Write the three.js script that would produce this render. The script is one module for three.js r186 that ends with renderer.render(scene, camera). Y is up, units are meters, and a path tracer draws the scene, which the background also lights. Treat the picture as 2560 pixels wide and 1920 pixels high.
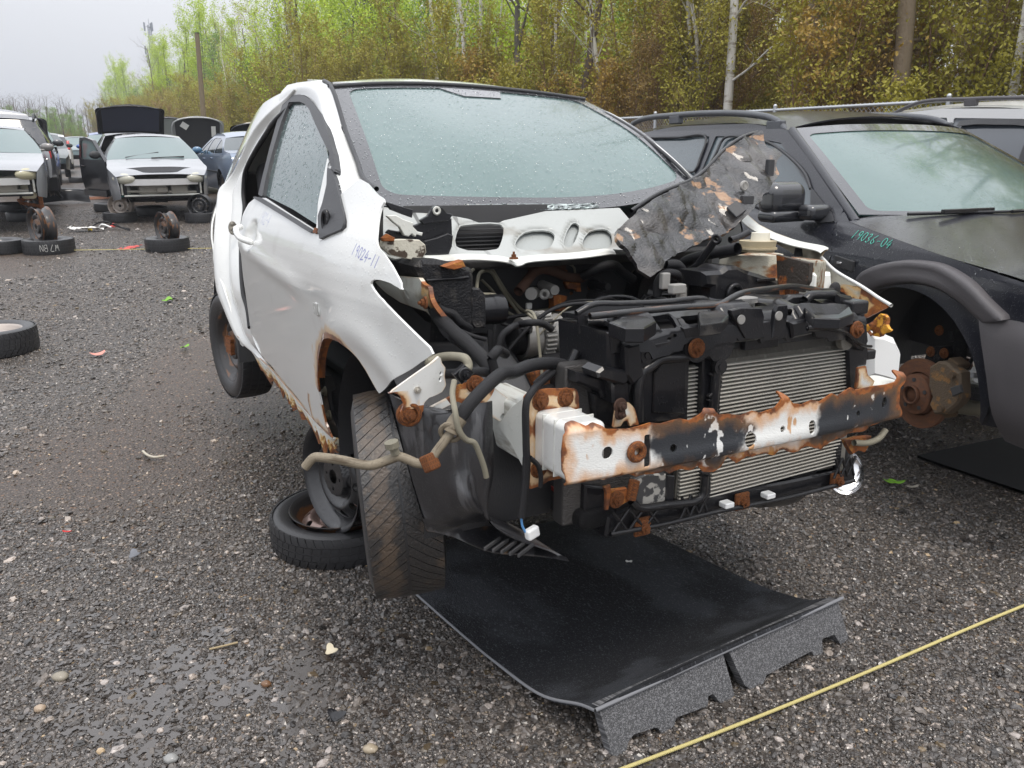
import * as THREE from 'three';
import { mergeGeometries, mergeVertices } from 'three/addons/utils/BufferGeometryUtils.js';
import { RoundedBoxGeometry } from 'three/addons/geometries/RoundedBoxGeometry.js';

// ---------------------------------------------------------------- camera, sky, light, exposure
const scene = new THREE.Scene();
const camera = new THREE.PerspectiveCamera(51, 4 / 3, 0.05, 900);
camera.position.set(0, 1.55, 0);
camera.rotation.set(-16.965 * Math.PI / 180, 0, 0);
const renderer = new THREE.WebGLRenderer({ antialias: true });
renderer.toneMapping = THREE.LinearToneMapping;
renderer.toneMappingExposure = 1.5;
renderer.shadowMap.enabled = true;
{ // overcast sky: grey near the horizon, brighter overhead, faint cloud structure
  const w = 512, h = 256, d = new Float32Array(w * h * 4);
  for (let j = 0; j < h; j++) for (let i = 0; i < w; i++) {
    const el = ((j + 0.5) / h - 0.5) * Math.PI, s = Math.max(0, Math.sin(el)), a = i / w * Math.PI * 2;
    const c = 1 + 0.06 * Math.sin(a * 3 + 1.3 + 4 * s) * Math.sin(el * 9 + a * 2) + 0.04 * Math.sin(a * 7 - el * 15);
    const L = (0.44 + 1.02 * Math.pow(s, 0.9)) * (el < 0 ? 0.5 : c);
    const k = (j * w + i) * 4; d[k] = L * 0.955; d[k + 1] = L * 0.975; d[k + 2] = L * 1.03; d[k + 3] = 1;
  }
  const t = new THREE.DataTexture(d, w, h, THREE.RGBAFormat, THREE.FloatType);
  t.mapping = THREE.EquirectangularReflectionMapping; t.magFilter = t.minFilter = THREE.LinearFilter; t.colorSpace = THREE.LinearSRGBColorSpace; t.needsUpdate = true;
  scene.background = t; scene.environment = t;
}
const sun = new THREE.DirectionalLight(0xfff6ea, 1.15);
sun.position.set(6, 26, 9); sun.castShadow = true; sun.shadow.radius = 34;
sun.shadow.mapSize.set(2048, 2048);
Object.assign(sun.shadow.camera, { left: -25, right: 25, top: 25, bottom: -25, near: 1, far: 90 });
scene.add(sun, sun.target);
scene.fog = new THREE.FogExp2(0xc9ced6, 0.0011);

// ---------------------------------------------------------------- helpers
let seed = 7;
const rnd = () => { seed = (seed * 1664525 + 1013904223) >>> 0; return seed / 4294967296; };
const rr = (a, b) => a + (b - a) * rnd();
const clamp = (x, a = 0, b = 1) => Math.min(b, Math.max(a, x));
const lerp = (a, b, t) => a + (b - a) * t;
const ss = (a, b, x) => { const t = clamp((x - a) / (b - a)); return t * t * (3 - 2 * t); };
const interp = (xs, ys, x) => { if (x <= xs[0]) return ys[0]; for (let i = 1; i < xs.length; i++) if (x <= xs[i]) return lerp(ys[i - 1], ys[i], (x - xs[i - 1]) / (xs[i] - xs[i - 1])); return ys[ys.length - 1]; };
const hash = (x, y) => { let h = (x * 374761393 + y * 668265263) | 0; h = Math.imul(h ^ (h >>> 13), 1274126177); return ((h ^ (h >>> 16)) >>> 0) / 4294967296; };
function vn(x, y, p = 0) { // value noise, periodic over p cells when p > 0
  const xi = Math.floor(x), yi = Math.floor(y), fx = x - xi, fy = y - yi, u = fx * fx * (3 - 2 * fx), v = fy * fy * (3 - 2 * fy);
  const m = p ? (n) => ((n % p) + p) % p : (n) => n;
  const a = hash(m(xi), m(yi)), b = hash(m(xi + 1), m(yi)), c = hash(m(xi), m(yi + 1)), d = hash(m(xi + 1), m(yi + 1));
  return a + (b - a) * u + (c - a) * v + (a - b - c + d) * u * v;
}
function fbm(x, y, o = 4, p = 0) { let s = 0, a = 0.5, n = 0; for (let i = 0; i < o; i++) { s += a * vn(x, y, p); n += a; a *= 0.5; x = x * 2; y = y * 2; if (p) p *= 2; else { x += 17.3; y += 9.1; } } return s / n; }
const toS = (c) => { c = clamp(c); return Math.round(255 * (c <= 0.0031308 ? c * 12.92 : 1.055 * Math.pow(c, 1 / 2.4) - 0.055)); };
function tex(w, h, fn, color = true) { // fn(u, v) in 0..1, v up; linear colour triple, or a grey value for data maps
  const d = new Uint8Array(w * h * 4);
  for (let j = 0; j < h; j++) for (let i = 0; i < w; i++) {
    const c = fn((i + 0.5) / w, (j + 0.5) / h), k = (j * w + i) * 4;
    if (color) { d[k] = toS(c[0]); d[k + 1] = toS(c[1]); d[k + 2] = toS(c[2]); } else d[k] = d[k + 1] = d[k + 2] = Math.round(255 * clamp(c));
    d[k + 3] = 255;
  }
  const t = new THREE.DataTexture(d, w, h, THREE.RGBAFormat); t.magFilter = THREE.LinearFilter; t.minFilter = THREE.LinearMipmapLinearFilter; t.generateMipmaps = true;
  t.wrapS = t.wrapT = THREE.RepeatWrapping; if (color) t.colorSpace = THREE.SRGBColorSpace; t.needsUpdate = true; return t;
}
const rep = (t, x, y = x) => { const c = t.clone(); c.repeat.set(x, y); c.needsUpdate = true; return c; };
const mixc = (a, b, t) => [lerp(a[0], b[0], t), lerp(a[1], b[1], t), lerp(a[2], b[2], t)];
const M = {};
const mat = (c, rough = 0.5, metal = 0, o = {}) => { const m = new THREE.MeshPhysicalMaterial({ roughness: rough, metalness: metal, side: THREE.DoubleSide, ...o }); if (c) m.color.setRGB(...c); return m; };

// signed distances in a panel's own 2-D plane (negative inside)
const poly = (pts) => (x, y) => {
  let d = 1e9, inside = false;
  for (let i = 0, j = pts.length - 1; i < pts.length; j = i++) {
    const ax = pts[i][0], ay = pts[i][1], bx = pts[j][0], by = pts[j][1], ex = bx - ax, ey = by - ay, wx = x - ax, wy = y - ay;
    const t = clamp((wx * ex + wy * ey) / (ex * ex + ey * ey + 1e-12)), qx = wx - ex * t, qy = wy - ey * t; d = Math.min(d, qx * qx + qy * qy);
    if ((ay > y) !== (by > y) && x < (bx - ax) * (y - ay) / (by - ay) + ax) inside = !inside;
  }
  d = Math.sqrt(d); return inside ? -d : d;
};
const circ = (cx, cy, r, ry) => ry ? (x, y) => (Math.hypot((x - cx) / r, (y - cy) / ry) - 1) * Math.min(r, ry) : (x, y) => Math.hypot(x - cx, y - cy) - r;
const rect = (x0, y0, x1, y1, r = 0) => (x, y) => { const cx = (x0 + x1) / 2, cy = (y0 + y1) / 2, dx = Math.abs(x - cx) - Math.abs(x1 - x0) / 2 + r, dy = Math.abs(y - cy) - Math.abs(y1 - y0) / 2 + r; return Math.hypot(Math.max(dx, 0), Math.max(dy, 0)) + Math.min(Math.max(dx, dy), 0) - r; };
const inter = (...f) => (x, y) => { let m = -1e9; for (const g of f) m = Math.max(m, g(x, y)); return m; };
const union = (...f) => (x, y) => { let m = 1e9; for (const g of f) m = Math.min(m, g(x, y)); return m; };
const minus = (a, ...h) => (x, y) => { let m = a(x, y); for (const g of h) m = Math.max(m, -g(x, y)); return m; };
const inset = (f, e) => (x, y) => f(x, y) + e;
const box2 = (pts, e = 0.02) => { let a = 1e9, b = 1e9, c = -1e9, d = -1e9; for (const p of pts) { a = Math.min(a, p[0]); b = Math.min(b, p[1]); c = Math.max(c, p[0]); d = Math.max(d, p[1]); } return [a - e, b - e, c + e, d + e]; };
function smooth(pts, n = 6, closed = true) { // Catmull-Rom through 2-D or 3-D points
  const v = pts.map((p) => new THREE.Vector3(p[0], p[1], p[2] || 0)); const c = new THREE.CatmullRomCurve3(v, closed, 'centripetal');
  return c.getPoints(pts.length * n).map((p) => pts[0].length > 2 ? [p.x, p.y, p.z] : [p.x, p.y]);
}
// a sheet of metal, glass or plastic: the region sdf < 0 of a 2-D box, mapped to 3-D, with a thickness and closed rims
function sheet(sdf, bb, cell, map, th = 0.004, uvBox = false) {
  const [u0, v0, u1, v1] = bb, nx = Math.max(1, Math.ceil((u1 - u0) / cell)), ny = Math.max(1, Math.ceil((v1 - v0) / cell)), du = (u1 - u0) / nx, dv = (v1 - v0) / ny;
  const D = new Float32Array((nx + 1) * (ny + 1)); for (let j = 0; j <= ny; j++) for (let i = 0; i <= nx; i++) { let s = sdf(u0 + i * du, v0 + j * dv); if (Math.abs(s) < 1e-5) s = 1e-5; D[j * (nx + 1) + i] = s; }
  const P = [], N = [], T = [], I = [], vid = new Map(), e = 1e-4;
  const nv = (key, u, v) => {
    if (vid.has(key)) return vid.get(key);
    const p = map(u, v), a = map(u + e, v), b = map(u, v + e);
    const ax = a[0] - p[0], ay = a[1] - p[1], az = a[2] - p[2], bx = b[0] - p[0], by = b[1] - p[1], bz = b[2] - p[2];
    let x = ay * bz - az * by, y = az * bx - ax * bz, z = ax * by - ay * bx; const l = Math.hypot(x, y, z) || 1; x /= l; y /= l; z /= l;
    const k = P.length; P.push(p); N.push([x, y, z]); T.push(uvBox ? [(u - u0) / (u1 - u0), (v - v0) / (v1 - v0)] : [u, v]); vid.set(key, k); return k;
  };
  const edges = [];
  for (let j = 0; j < ny; j++) for (let i = 0; i < nx; i++) {
    const c = [[i, j], [i + 1, j], [i + 1, j + 1], [i, j + 1]], s = c.map(([a, b]) => D[b * (nx + 1) + a]);
    if (s[0] > 0 && s[1] > 0 && s[2] > 0 && s[3] > 0) continue;
    const out = [];
    for (let k = 0; k < 4; k++) {
      const a = c[k], b = c[(k + 1) % 4], sa = s[k], sb = s[(k + 1) % 4];
      if (sa < 0) out.push([nv(a[1] * (nx + 1) + a[0], u0 + a[0] * du, v0 + a[1] * dv), 0]);
      if (sa < 0 !== sb < 0) { const t = sa / (sa - sb), lo = Math.min(a[1] * (nx + 1) + a[0], b[1] * (nx + 1) + b[0]), hz = a[1] === b[1]; out.push([nv('e' + lo + (hz ? 'h' : 'v'), u0 + lerp(a[0], b[0], t) * du, v0 + lerp(a[1], b[1], t) * dv), sa < 0 ? 1 : 2]); }
    }
    if (out.length === 6 && s[0] < 0 === s[2] < 0) { // saddle: keep joined
      for (let k = 2; k < out.length; k++) I.push(out[0][0], out[k - 1][0], out[k][0]);
    } else for (let k = 2; k < out.length; k++) I.push(out[0][0], out[k - 1][0], out[k][0]);
    for (let k = 0; k < out.length; k++) if (out[k][1] === 1 && out[(k + 1) % out.length][1] === 2) edges.push([out[k][0], out[(k + 1) % out.length][0]]);
    // borders of the box itself
    const bd = (k0, k1) => { if (s[k0] < 0 && s[k1] < 0) edges.push([nv(c[k0][1] * (nx + 1) + c[k0][0]), nv(c[k1][1] * (nx + 1) + c[k1][0])]); };
    if (j === 0) bd(0, 1); if (i === nx - 1) bd(1, 2); if (j === ny - 1) bd(2, 3); if (i === 0) bd(3, 0);
  }
  const pos = [], nor = [], uv = [], n = P.length, idx = I.slice();
  for (let k = 0; k < n; k++) { pos.push(...P[k]); nor.push(...N[k]); uv.push(...T[k]); }
  if (th) {
    for (let k = 0; k < n; k++) { pos.push(P[k][0] - N[k][0] * th, P[k][1] - N[k][1] * th, P[k][2] - N[k][2] * th); nor.push(-N[k][0], -N[k][1], -N[k][2]); uv.push(...T[k]); }
    for (let k = 0; k < I.length; k += 3) idx.push(n + I[k], n + I[k + 2], n + I[k + 1]);
    for (const [a, b] of edges) {
      const q = [P[a], P[b], [P[b][0] - N[b][0] * th, P[b][1] - N[b][1] * th, P[b][2] - N[b][2] * th], [P[a][0] - N[a][0] * th, P[a][1] - N[a][1] * th, P[a][2] - N[a][2] * th]];
      const ex = q[1][0] - q[0][0], ey = q[1][1] - q[0][1], ez = q[1][2] - q[0][2]; let x = N[a][1] * ez - N[a][2] * ey, y = N[a][2] * ex - N[a][0] * ez, z = N[a][0] * ey - N[a][1] * ex; const l = -Math.hypot(x, y, z) || 1; x /= l; y /= l; z /= l;
      const k = pos.length / 3; for (let m = 0; m < 4; m++) { pos.push(...q[m]); nor.push(x, y, z); uv.push(...T[m === 0 || m === 3 ? a : b]); }
      idx.push(k, k + 3, k + 2, k, k + 2, k + 1);
    }
  }
  const g = new THREE.BufferGeometry(); g.setAttribute('position', new THREE.Float32BufferAttribute(pos, 3)); g.setAttribute('normal', new THREE.Float32BufferAttribute(nor, 3)); g.setAttribute('uv', new THREE.Float32BufferAttribute(uv, 2)); g.setIndex(idx); return g;
}
const V = (p) => new THREE.Vector3(p[0], p[1], p[2]);
const at = (g, x, y, z, rx = 0, ry = 0, rz = 0, s = 1) => { g.applyMatrix4(new THREE.Matrix4().compose(new THREE.Vector3(x, y, z), new THREE.Quaternion().setFromEuler(new THREE.Euler(rx, ry, rz)), typeof s === 'number' ? new THREE.Vector3(s, s, s) : V(s))); return g; };
const rb = (w, h, d, x, y, z, r = 0.006, rx = 0, ry = 0, rz = 0) => at(new RoundedBoxGeometry(w, h, d, 2, Math.min(r, w * 0.45, h * 0.45, d * 0.45)), x, y, z, rx, ry, rz);
function tube(pts, r, seg, rad = 8) { const c = new THREE.CatmullRomCurve3(pts.map(V), false, 'centripetal'); return new THREE.TubeGeometry(c, seg || pts.length * 6, r, rad, false); }
function wire(pts, r, rad = 6) { // tube with ball ends
  const gs = [tube(pts, r, 0, rad)]; for (const p of [pts[0], pts[pts.length - 1]]) gs.push(at(new THREE.SphereGeometry(r, rad, 4), ...p)); return merge(gs);
}
function rod(a, b, r0, r1 = r0, seg = 10) { // tapered cylinder between two points
  const A = V(a), B = V(b), d = B.clone().sub(A), g = new THREE.CylinderGeometry(r1, r0, d.length(), seg, 1); g.applyQuaternion(new THREE.Quaternion().setFromUnitVectors(new THREE.Vector3(0, 1, 0), d.normalize())); const m = A.add(B).multiplyScalar(0.5); g.translate(m.x, m.y, m.z); return g;
}
const lathe = (pts, seg = 48) => new THREE.LatheGeometry(pts.map((p) => new THREE.Vector2(p[0], p[1])), seg);
const ext = (pts, depth, bevel = 0.002, holes = []) => { const s = new THREE.Shape(pts.map((p) => new THREE.Vector2(p[0], p[1]))); for (const h of holes) s.holes.push(new THREE.Path(h.map((p) => new THREE.Vector2(p[0], p[1])))); return new THREE.ExtrudeGeometry(s, { depth, bevelEnabled: bevel > 0, bevelThickness: bevel, bevelSize: bevel, bevelSegments: 1, curveSegments: 8 }); };
const ring2 = (cx, cy, r, n = 16) => Array.from({ length: n }, (_, i) => [cx + r * Math.cos(i / n * 6.2832), cy + r * Math.sin(i / n * 6.2832)]);
function merge(gs) {
  const out = gs.map((g) => { g = g.index ? g.toNonIndexed() : g; for (const k of Object.keys(g.attributes)) if (!['position', 'normal', 'uv'].includes(k)) g.deleteAttribute(k); if (!g.attributes.uv) g.setAttribute('uv', new THREE.Float32BufferAttribute(new Float32Array(g.attributes.position.count * 2), 2)); return g; });
  return out.length === 1 ? out[0] : mergeGeometries(out);
}
const taken = new Map();
function numbered(n) { const k = taken.get(n) || 0; taken.set(n, k + 1); return k ? n + '_' + String(k).padStart(3, '0') : n; }
function mesh(name, g, m, parent) { const o = new THREE.Mesh(Array.isArray(g) ? merge(g) : g, m); o.name = name; o.castShadow = o.receiveShadow = true; (parent || scene).add(o); return o; }
const each = (name, gs, m, parent) => gs.forEach((g) => mesh(name, g, m, parent));
function tag(o, label, category, group) { o.name = numbered(o.name); o.userData = { label, category }; if (group) o.userData.group = group; return o; }
function thing(name, label, category, p = [0, 0, 0], yaw = 0, group) { const o = new THREE.Group(); o.name = name; tag(o, label, category, group); o.position.set(...p); o.rotation.y = yaw; scene.add(o); return o; }
function struct(name, g, m) { const o = mesh(name, g, m); o.userData = { kind: 'structure' }; return o; }
function copyOf(o, name, label, p, yaw, s) { const c = o.clone(); c.name = numbered(name); c.userData = { ...o.userData, label }; c.position.set(...p); if (yaw !== undefined) c.rotation.y = yaw; if (s) c.scale.setScalar(s); scene.add(c); return c; }
// ---------------------------------------------------------------- materials
const RUST = [0.30, 0.095, 0.022], RUSTD = [0.12, 0.042, 0.018], RUSTY = [0.55, 0.25, 0.05];
const rustAt = (x, y) => { const a = fbm(x * 6, y * 6, 4), b = vn(x * 60, y * 60); return mixc(mixc(RUSTD, RUST, ss(0.3, 0.6, a)), RUSTY, ss(0.62, 0.85, a * 0.7 + b * 0.3) * 0.7); };
const T = {};
T.rust = tex(512, 512, (u, v) => mixc(mixc(RUSTD, RUST, ss(0.3, 0.6, fbm(u * 8, v * 8, 5, 8))), RUSTY, 0.6 * ss(0.6, 0.8, fbm(u * 16 + 3, v * 16, 4, 16))));
T.grain = tex(512, 512, (u, v) => fbm(u * 32, v * 32, 5, 32), false);
T.fine = tex(512, 512, (u, v) => 0.6 * vn(u * 128, v * 128, 128) + 0.4 * vn(u * 256, v * 256, 256), false);
{ // rain drops standing on paint and glass: rounded bumps of many sizes on a 0.5 m tile
  const n = 1024, H = new Float32Array(n * n);
  for (let k = 0; k < 2600; k++) {
    const r = 1.6 + 7 * Math.pow(rnd(), 4), cx = rnd() * n, cy = rnd() * n, e = rr(0.8, 1.25);
    for (let y = -Math.ceil(r * 1.4); y <= r * 1.4; y++) for (let x = -Math.ceil(r * 1.4); x <= r * 1.4; x++) { const q = 1 - (x * x * e + y * y / e) / (r * r); if (q > 0) { const i = (((Math.round(cy + y) % n) + n) % n) * n + (((Math.round(cx + x) % n) + n) % n); H[i] = Math.max(H[i], Math.sqrt(q) * (0.35 + 0.65 * r / 8.6)); } }
  }
  T.drops = tex(n, n, (u, v) => H[Math.min(n - 1, v * n | 0) * n + Math.min(n - 1, u * n | 0)], false);
}
const DROPS = T.drops, GRAIN = T.grain;
const drops2 = rep(T.drops, 2), grain6 = rep(T.grain, 5), fine20 = rep(T.fine, 8);
T.dirtWhite = tex(512, 512, (u, v) => { const d = ss(0.58, 0.85, fbm(u * 6, v * 6, 5, 6)) * 0.22, s = vn(u * 128, v * 128, 128) > 0.955 ? 0.25 : 0; return mixc([0.75, 0.76, 0.74], [0.42, 0.39, 0.33], clamp(d + s)); });
M.white = mat(null, 0.32, 0, { map: T.dirtWhite, clearcoat: 1, clearcoatRoughness: 0.05, bumpMap: drops2, bumpScale: 0.0004 });
T.dirtInner = tex(512, 512, (u, v) => { const a = fbm(u * 5, v * 5, 5, 5), s = fbm(u * 40, v * 6, 3, 0); return mixc(mixc([0.66, 0.67, 0.63], [0.36, 0.34, 0.29], ss(0.45, 0.8, a)), [0.06, 0.05, 0.045], 0.7 * ss(0.72, 0.82, s * 0.6 + a * 0.4)); });
M.inner = mat(null, 0.5, 0, { map: rep(T.dirtInner, 1.5), bumpMap: drops2, bumpScale: 0.0004, clearcoat: 0.3 });
M.rustPart = mat(null, 0.75, 0.1, { map: rep(T.rust, 4), bumpMap: grain6, bumpScale: 0.002 });
M.rustDark = mat([0.09, 0.045, 0.03], 0.8, 0.1, { bumpMap: grain6, bumpScale: 0.002 });
T.blackDirt = tex(512, 512, (u, v) => mixc([0.011, 0.011, 0.013], [0.065, 0.06, 0.055], 0.7 * ss(0.55, 0.85, fbm(u * 10, v * 10, 5, 10))));
M.plastic = mat(null, 0.42, 0, { map: rep(T.blackDirt, 2), bumpMap: rep(T.drops, 3), bumpScale: 0.0006, clearcoat: 0.5, clearcoatRoughness: 0.07, specularIntensity: 0.4 });
M.black = mat([0.026, 0.026, 0.028], 0.5, 0, { bumpMap: grain6, bumpScale: 0.001 });
M.blackGloss = mat([0.012, 0.012, 0.014], 0.3, 0, { clearcoat: 0.5, clearcoatRoughness: 0.06, specularIntensity: 0.4, bumpMap: drops2, bumpScale: 0.0008 });
M.trim = mat([0.035, 0.036, 0.04], 0.45, 0, { bumpMap: drops2, bumpScale: 0.0006 });
M.rubberHose = mat([0.016, 0.016, 0.018], 0.42, 0, { specularIntensity: 0.6, bumpMap: fine20, bumpScale: 0.0006 });
M.dark = mat([0.06, 0.06, 0.062], 0.85);
M.greaseBlack = mat(null, 0.55, 0, { specularIntensity: 0.6, map: rep(T.blackDirt, 4), bumpMap: rep(T.grain, 8), bumpScale: 0.003 });
M.firewall = mat([0.062, 0.058, 0.056], 0.55, 0, { bumpMap: rep(T.grain, 6), bumpScale: 0.004 });
M.alu = mat([0.42, 0.41, 0.39], 0.5, 0.65, { bumpMap: grain6, bumpScale: 0.0012 });
M.aluDirty = mat([0.30, 0.285, 0.25], 0.6, 0.4, { bumpMap: grain6, bumpScale: 0.002 });
M.pipe = mat([0.27, 0.25, 0.19], 0.45, 0.3, { bumpMap: grain6, bumpScale: 0.001 });
M.tanPipe = mat([0.44, 0.40, 0.335], 0.6, 0, { bumpMap: drops2, bumpScale: 0.001, map: tex(256, 256, (u, v) => mixc([0.50, 0.46, 0.39], [0.25, 0.21, 0.16], ss(0.55, 0.8, fbm(u * 8, v * 8, 4, 8)))) });
M.chrome = mat([0.75, 0.75, 0.76], 0.14, 1);
M.steelZinc = mat([0.55, 0.52, 0.46], 0.4, 0.7);
M.galv = mat([0.52, 0.54, 0.56], 0.42, 0.75);
M.creamPlastic = mat([0.56, 0.47, 0.30], 0.4, 0, { transmission: 0.15, bumpMap: grain6, bumpScale: 0.001 });
M.whitePlastic = mat([0.82, 0.83, 0.82], 0.35);
M.yellow = mat([0.85, 0.60, 0.02], 0.4);
M.paper = mat([0.72, 0.72, 0.69], 0.8);
M.redPaint = mat(null, 0.55, 0, { map: tex(256, 256, (u, v) => mixc([0.36, 0.035, 0.02], [0.10, 0.04, 0.025], ss(0.5, 0.75, fbm(u * 6, v * 6, 4, 6)))) });
M.tyre = mat([0.019, 0.019, 0.021], 0.5, 0, { bumpMap: fine20, bumpScale: 0.0008, clearcoat: 0.25, clearcoatRoughness: 0.35 });
M.tyreWall = mat([0.026, 0.026, 0.028], 0.42, 0, { bumpMap: fine20, bumpScale: 0.0005, clearcoat: 0.3, clearcoatRoughness: 0.3 });
T.mudTyre = tex(512, 512, (u, v) => { const a = fbm(u * 5, v * 5, 5, 5), b = vn(u * 90, v * 90, 90); return mixc(mixc([0.028, 0.026, 0.025], [0.085, 0.062, 0.044], ss(0.44, 0.68, a)), [0.30, 0.235, 0.165], b > 0.93 ? 0.6 : 0); });
M.tyreMud = mat(null, 0.42, 0, { map: rep(T.mudTyre, 5), bumpMap: grain6, bumpScale: 0.0025, clearcoat: 0.3, clearcoatRoughness: 0.35 });
M.rimBlack = mat([0.02, 0.02, 0.022], 0.3, 0.3, { clearcoat: 0.5, bumpMap: drops2, bumpScale: 0.0006 });
T.rimRust = tex(256, 256, (u, v) => mixc([0.035, 0.033, 0.033], [0.17, 0.075, 0.03], ss(0.48, 0.66, fbm(u * 6, v * 6, 5, 6))));
M.rimRust = mat(null, 0.45, 0.2, { map: rep(T.rimRust, 3), bumpMap: grain6, bumpScale: 0.001, clearcoat: 0.35 });
M.rimSilver = mat([0.42, 0.37, 0.33], 0.35, 0.6, { bumpMap: drops2, bumpScale: 0.0006 });
M.glassDark = mat([0.30, 0.36, 0.37], 0.05, 0, { transmission: 0.6, thickness: 0, ior: 1.5, clearcoat: 1 });
M.teal = mat([0.16, 0.24, 0.24], 0.16, 0, { transmission: 0.35, thickness: 0, roughness: 0.16, clearcoat: 1, clearcoatRoughness: 0.04, bumpMap: drops2, bumpScale: 0.0007 });
M.frit = mat([0.03, 0.031, 0.036], 0.14, 0, { clearcoat: 1, clearcoatRoughness: 0.05, bumpMap: drops2, bumpScale: 0.0008 });
M.headlight = mat([0.72, 0.71, 0.60], 0.15, 0, { transmission: 0.35, thickness: 0, clearcoat: 1 });
M.redLamp = mat([0.55, 0.02, 0.02], 0.2, 0, { clearcoat: 1 });
M.amber = mat([0.8, 0.32, 0.03], 0.25, 0, { clearcoat: 1 });
const paint = (c) => mat(c, 0.3, 0.15, { clearcoat: 1, clearcoatRoughness: 0.08, bumpMap: drops2, bumpScale: 0.0009 });
M.leaf = mat([0.16, 0.36, 0.03], 0.6);
// ---------------------------------------------------------------- ground
const groundY = (x, z) => .05 * ss(5, 9.5, Math.hypot(x, z)) * ss(2.5, -2.5, x + .25 * z); // the yard rises a little towards the far rows
const dirtTone = (x, z) => ss(.42, .60, fbm(x * .55 + 20, z * .55 + 7, 4)); // 1 = brown mud, 0 = grey gravel
{
  const n = 1024;
  const cell = (u, v, k, s) => { // nearest pebble in a jittered periodic grid: distance and id
    const x = u * k, y = v * k, xi = Math.floor(x), yi = Math.floor(y); let d = 9, id = 0;
    for (let j = -1; j < 2; j++) for (let i = -1; i < 2; i++) { const a = ((xi + i) % k + k) % k, b = ((yi + j) % k + k) % k, px = xi + i + hash(a + s, b), py = yi + j + hash(a, b + s + 31), q = Math.hypot(px - x, py - y); if (q < d) { d = q; id = hash(a + 7 * s, b + 3); } } return [d, id]; };
  const H = new Float32Array(n * n), C = [];
  const col = tex(n, n, (u, v) => { const [d1, i1] = cell(u, v, 60, 1), [d2, i2] = cell(u, v, 130, 2), big = d1 < .42 && i1 > .35, d = big ? d1 / .42 : d2 / .5, id = big ? i1 : i2; const h = big ? .35 + .65 * Math.sqrt(Math.max(0, 1 - d * d)) : .3 * Math.sqrt(Math.max(0, 1 - Math.min(1, d * d)));
    H[Math.min(n - 1, v * n | 0) * n + Math.min(n - 1, u * n | 0)] = h;
    const t = hash(Math.floor(id * 9999), 5); let c = mixc([.045, .041, .038], [.14, .13, .12], t * t); if (t > .93) c = [.28, .26, .23]; if (t < .06) c = [.16, .11, .07]; return mixc([.045, .037, .031], c, ss(1.05, .8, d) * (big ? 1 : .75)); });
  const bump = tex(n, n, (u, v) => H[Math.min(n - 1, v * n | 0) * n + Math.min(n - 1, u * n | 0)], false);
  const gx = [], gz = []; for (let i = -60; i <= 60; i++) gx.push(Math.sign(i) * (Math.abs(i) * .16 + Math.pow(Math.abs(i) / 60, 6) * 500)); for (let i = 0; i <= 90; i++) gz.push(4 - i * .2 - Math.pow(i / 90, 6) * 600);
  const pos = [], uv = [], cl = [], idx = [];
  gz.forEach((z) => gx.forEach((x) => { pos.push(x, groundY(x, z), z); uv.push(x / 1.2, z / 1.2); const m = dirtTone(x, z), c = mixc([1.04, .97, .91], [1.0, .78, .63], m); cl.push(...c); }));
  for (let j = 0; j < gz.length - 1; j++) for (let i = 0; i < gx.length - 1; i++) { const a = j * gx.length + i; idx.push(a, a + 1, a + gx.length, a + 1, a + gx.length + 1, a + gx.length); }
  const g = new THREE.BufferGeometry(); g.setAttribute('position', new THREE.Float32BufferAttribute(pos, 3)); g.setAttribute('uv', new THREE.Float32BufferAttribute(uv, 2)); g.setAttribute('color', new THREE.Float32BufferAttribute(cl, 3)); g.setIndex(idx); g.computeVertexNormals();
  struct('gravel_ground', g, mat(null, .5, 0, { map: col, bumpMap: bump, bumpScale: .010, vertexColors: true, clearcoat: .15, clearcoatRoughness: .3 }));
  // loose stones
  const kinds = Array.from({ length: 5 }, () => { let s = mergeVertices(new THREE.IcosahedronGeometry(1, 1).deleteAttribute('uv').deleteAttribute('normal')); const p = s.attributes.position; for (let i = 0; i < p.count; i++) { const k = rr(.68, 1.18); p.setXYZ(i, p.getX(i) * k, p.getY(i) * k * .62, p.getZ(i) * k * .85); } s = s.toNonIndexed(); s.computeVertexNormals(); return s; });
  const sm = mat([1, 1, 1], .4, 0, { clearcoat: .6, clearcoatRoughness: .16, bumpMap: rep(T.grain, 1), bumpScale: .001 });
  const o = new THREE.Object3D(), c = new THREE.Color(), total = 400000;
  kinds.forEach((kg, k) => {
    const im = new THREE.InstancedMesh(kg, sm, total / 5); im.name = 'loose_gravel' + (k ? '_00' + k : ''); im.userData = { kind: 'stuff', label: 'loose wet grey gravel strewn over the yard', category: 'gravel' };
    for (let i = 0; i < total / 5; i++) {
      let x, z, t = 0; do { const d = 1.15 + 19 * Math.pow(rnd(), 1.9), a = rr(-.66, .66); x = d * Math.tan(a); z = -d; t++; } while (t < 6 && dirtTone(x, z) * .9 > rnd());
      const far = clamp(-z / 9), s = (rnd() < .04 ? rr(.006, .013) : rr(.002, .0056)) * (1 + .9 * far);
      o.position.set(x, groundY(x, z) + s * .12, z); o.rotation.set(rr(-.5, .5), rr(0, 6.28), rr(-.5, .5)); o.scale.set(s * rr(.8, 1.4), s * rr(.7, 1.1), s); o.updateMatrix(); im.setMatrixAt(i, o.matrix);
      const q = rnd(), v = q < .68 ? rr(.022, .075) : q < .95 ? rr(.07, .15) : rr(.2, .38), w = rnd(); const br = dirtTone(x, z) * .5 + .5 * rnd(); c.setRGB(v * (w > .97 ? 1.5 : 1.07 + .14 * br), v * (w > .97 ? 1.1 : .95), v * (w > .97 ? .65 : .88 - .18 * br)); im.setColorAt(i, c);
    }
    im.castShadow = im.receiveShadow = true; scene.add(im);
  });
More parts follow.
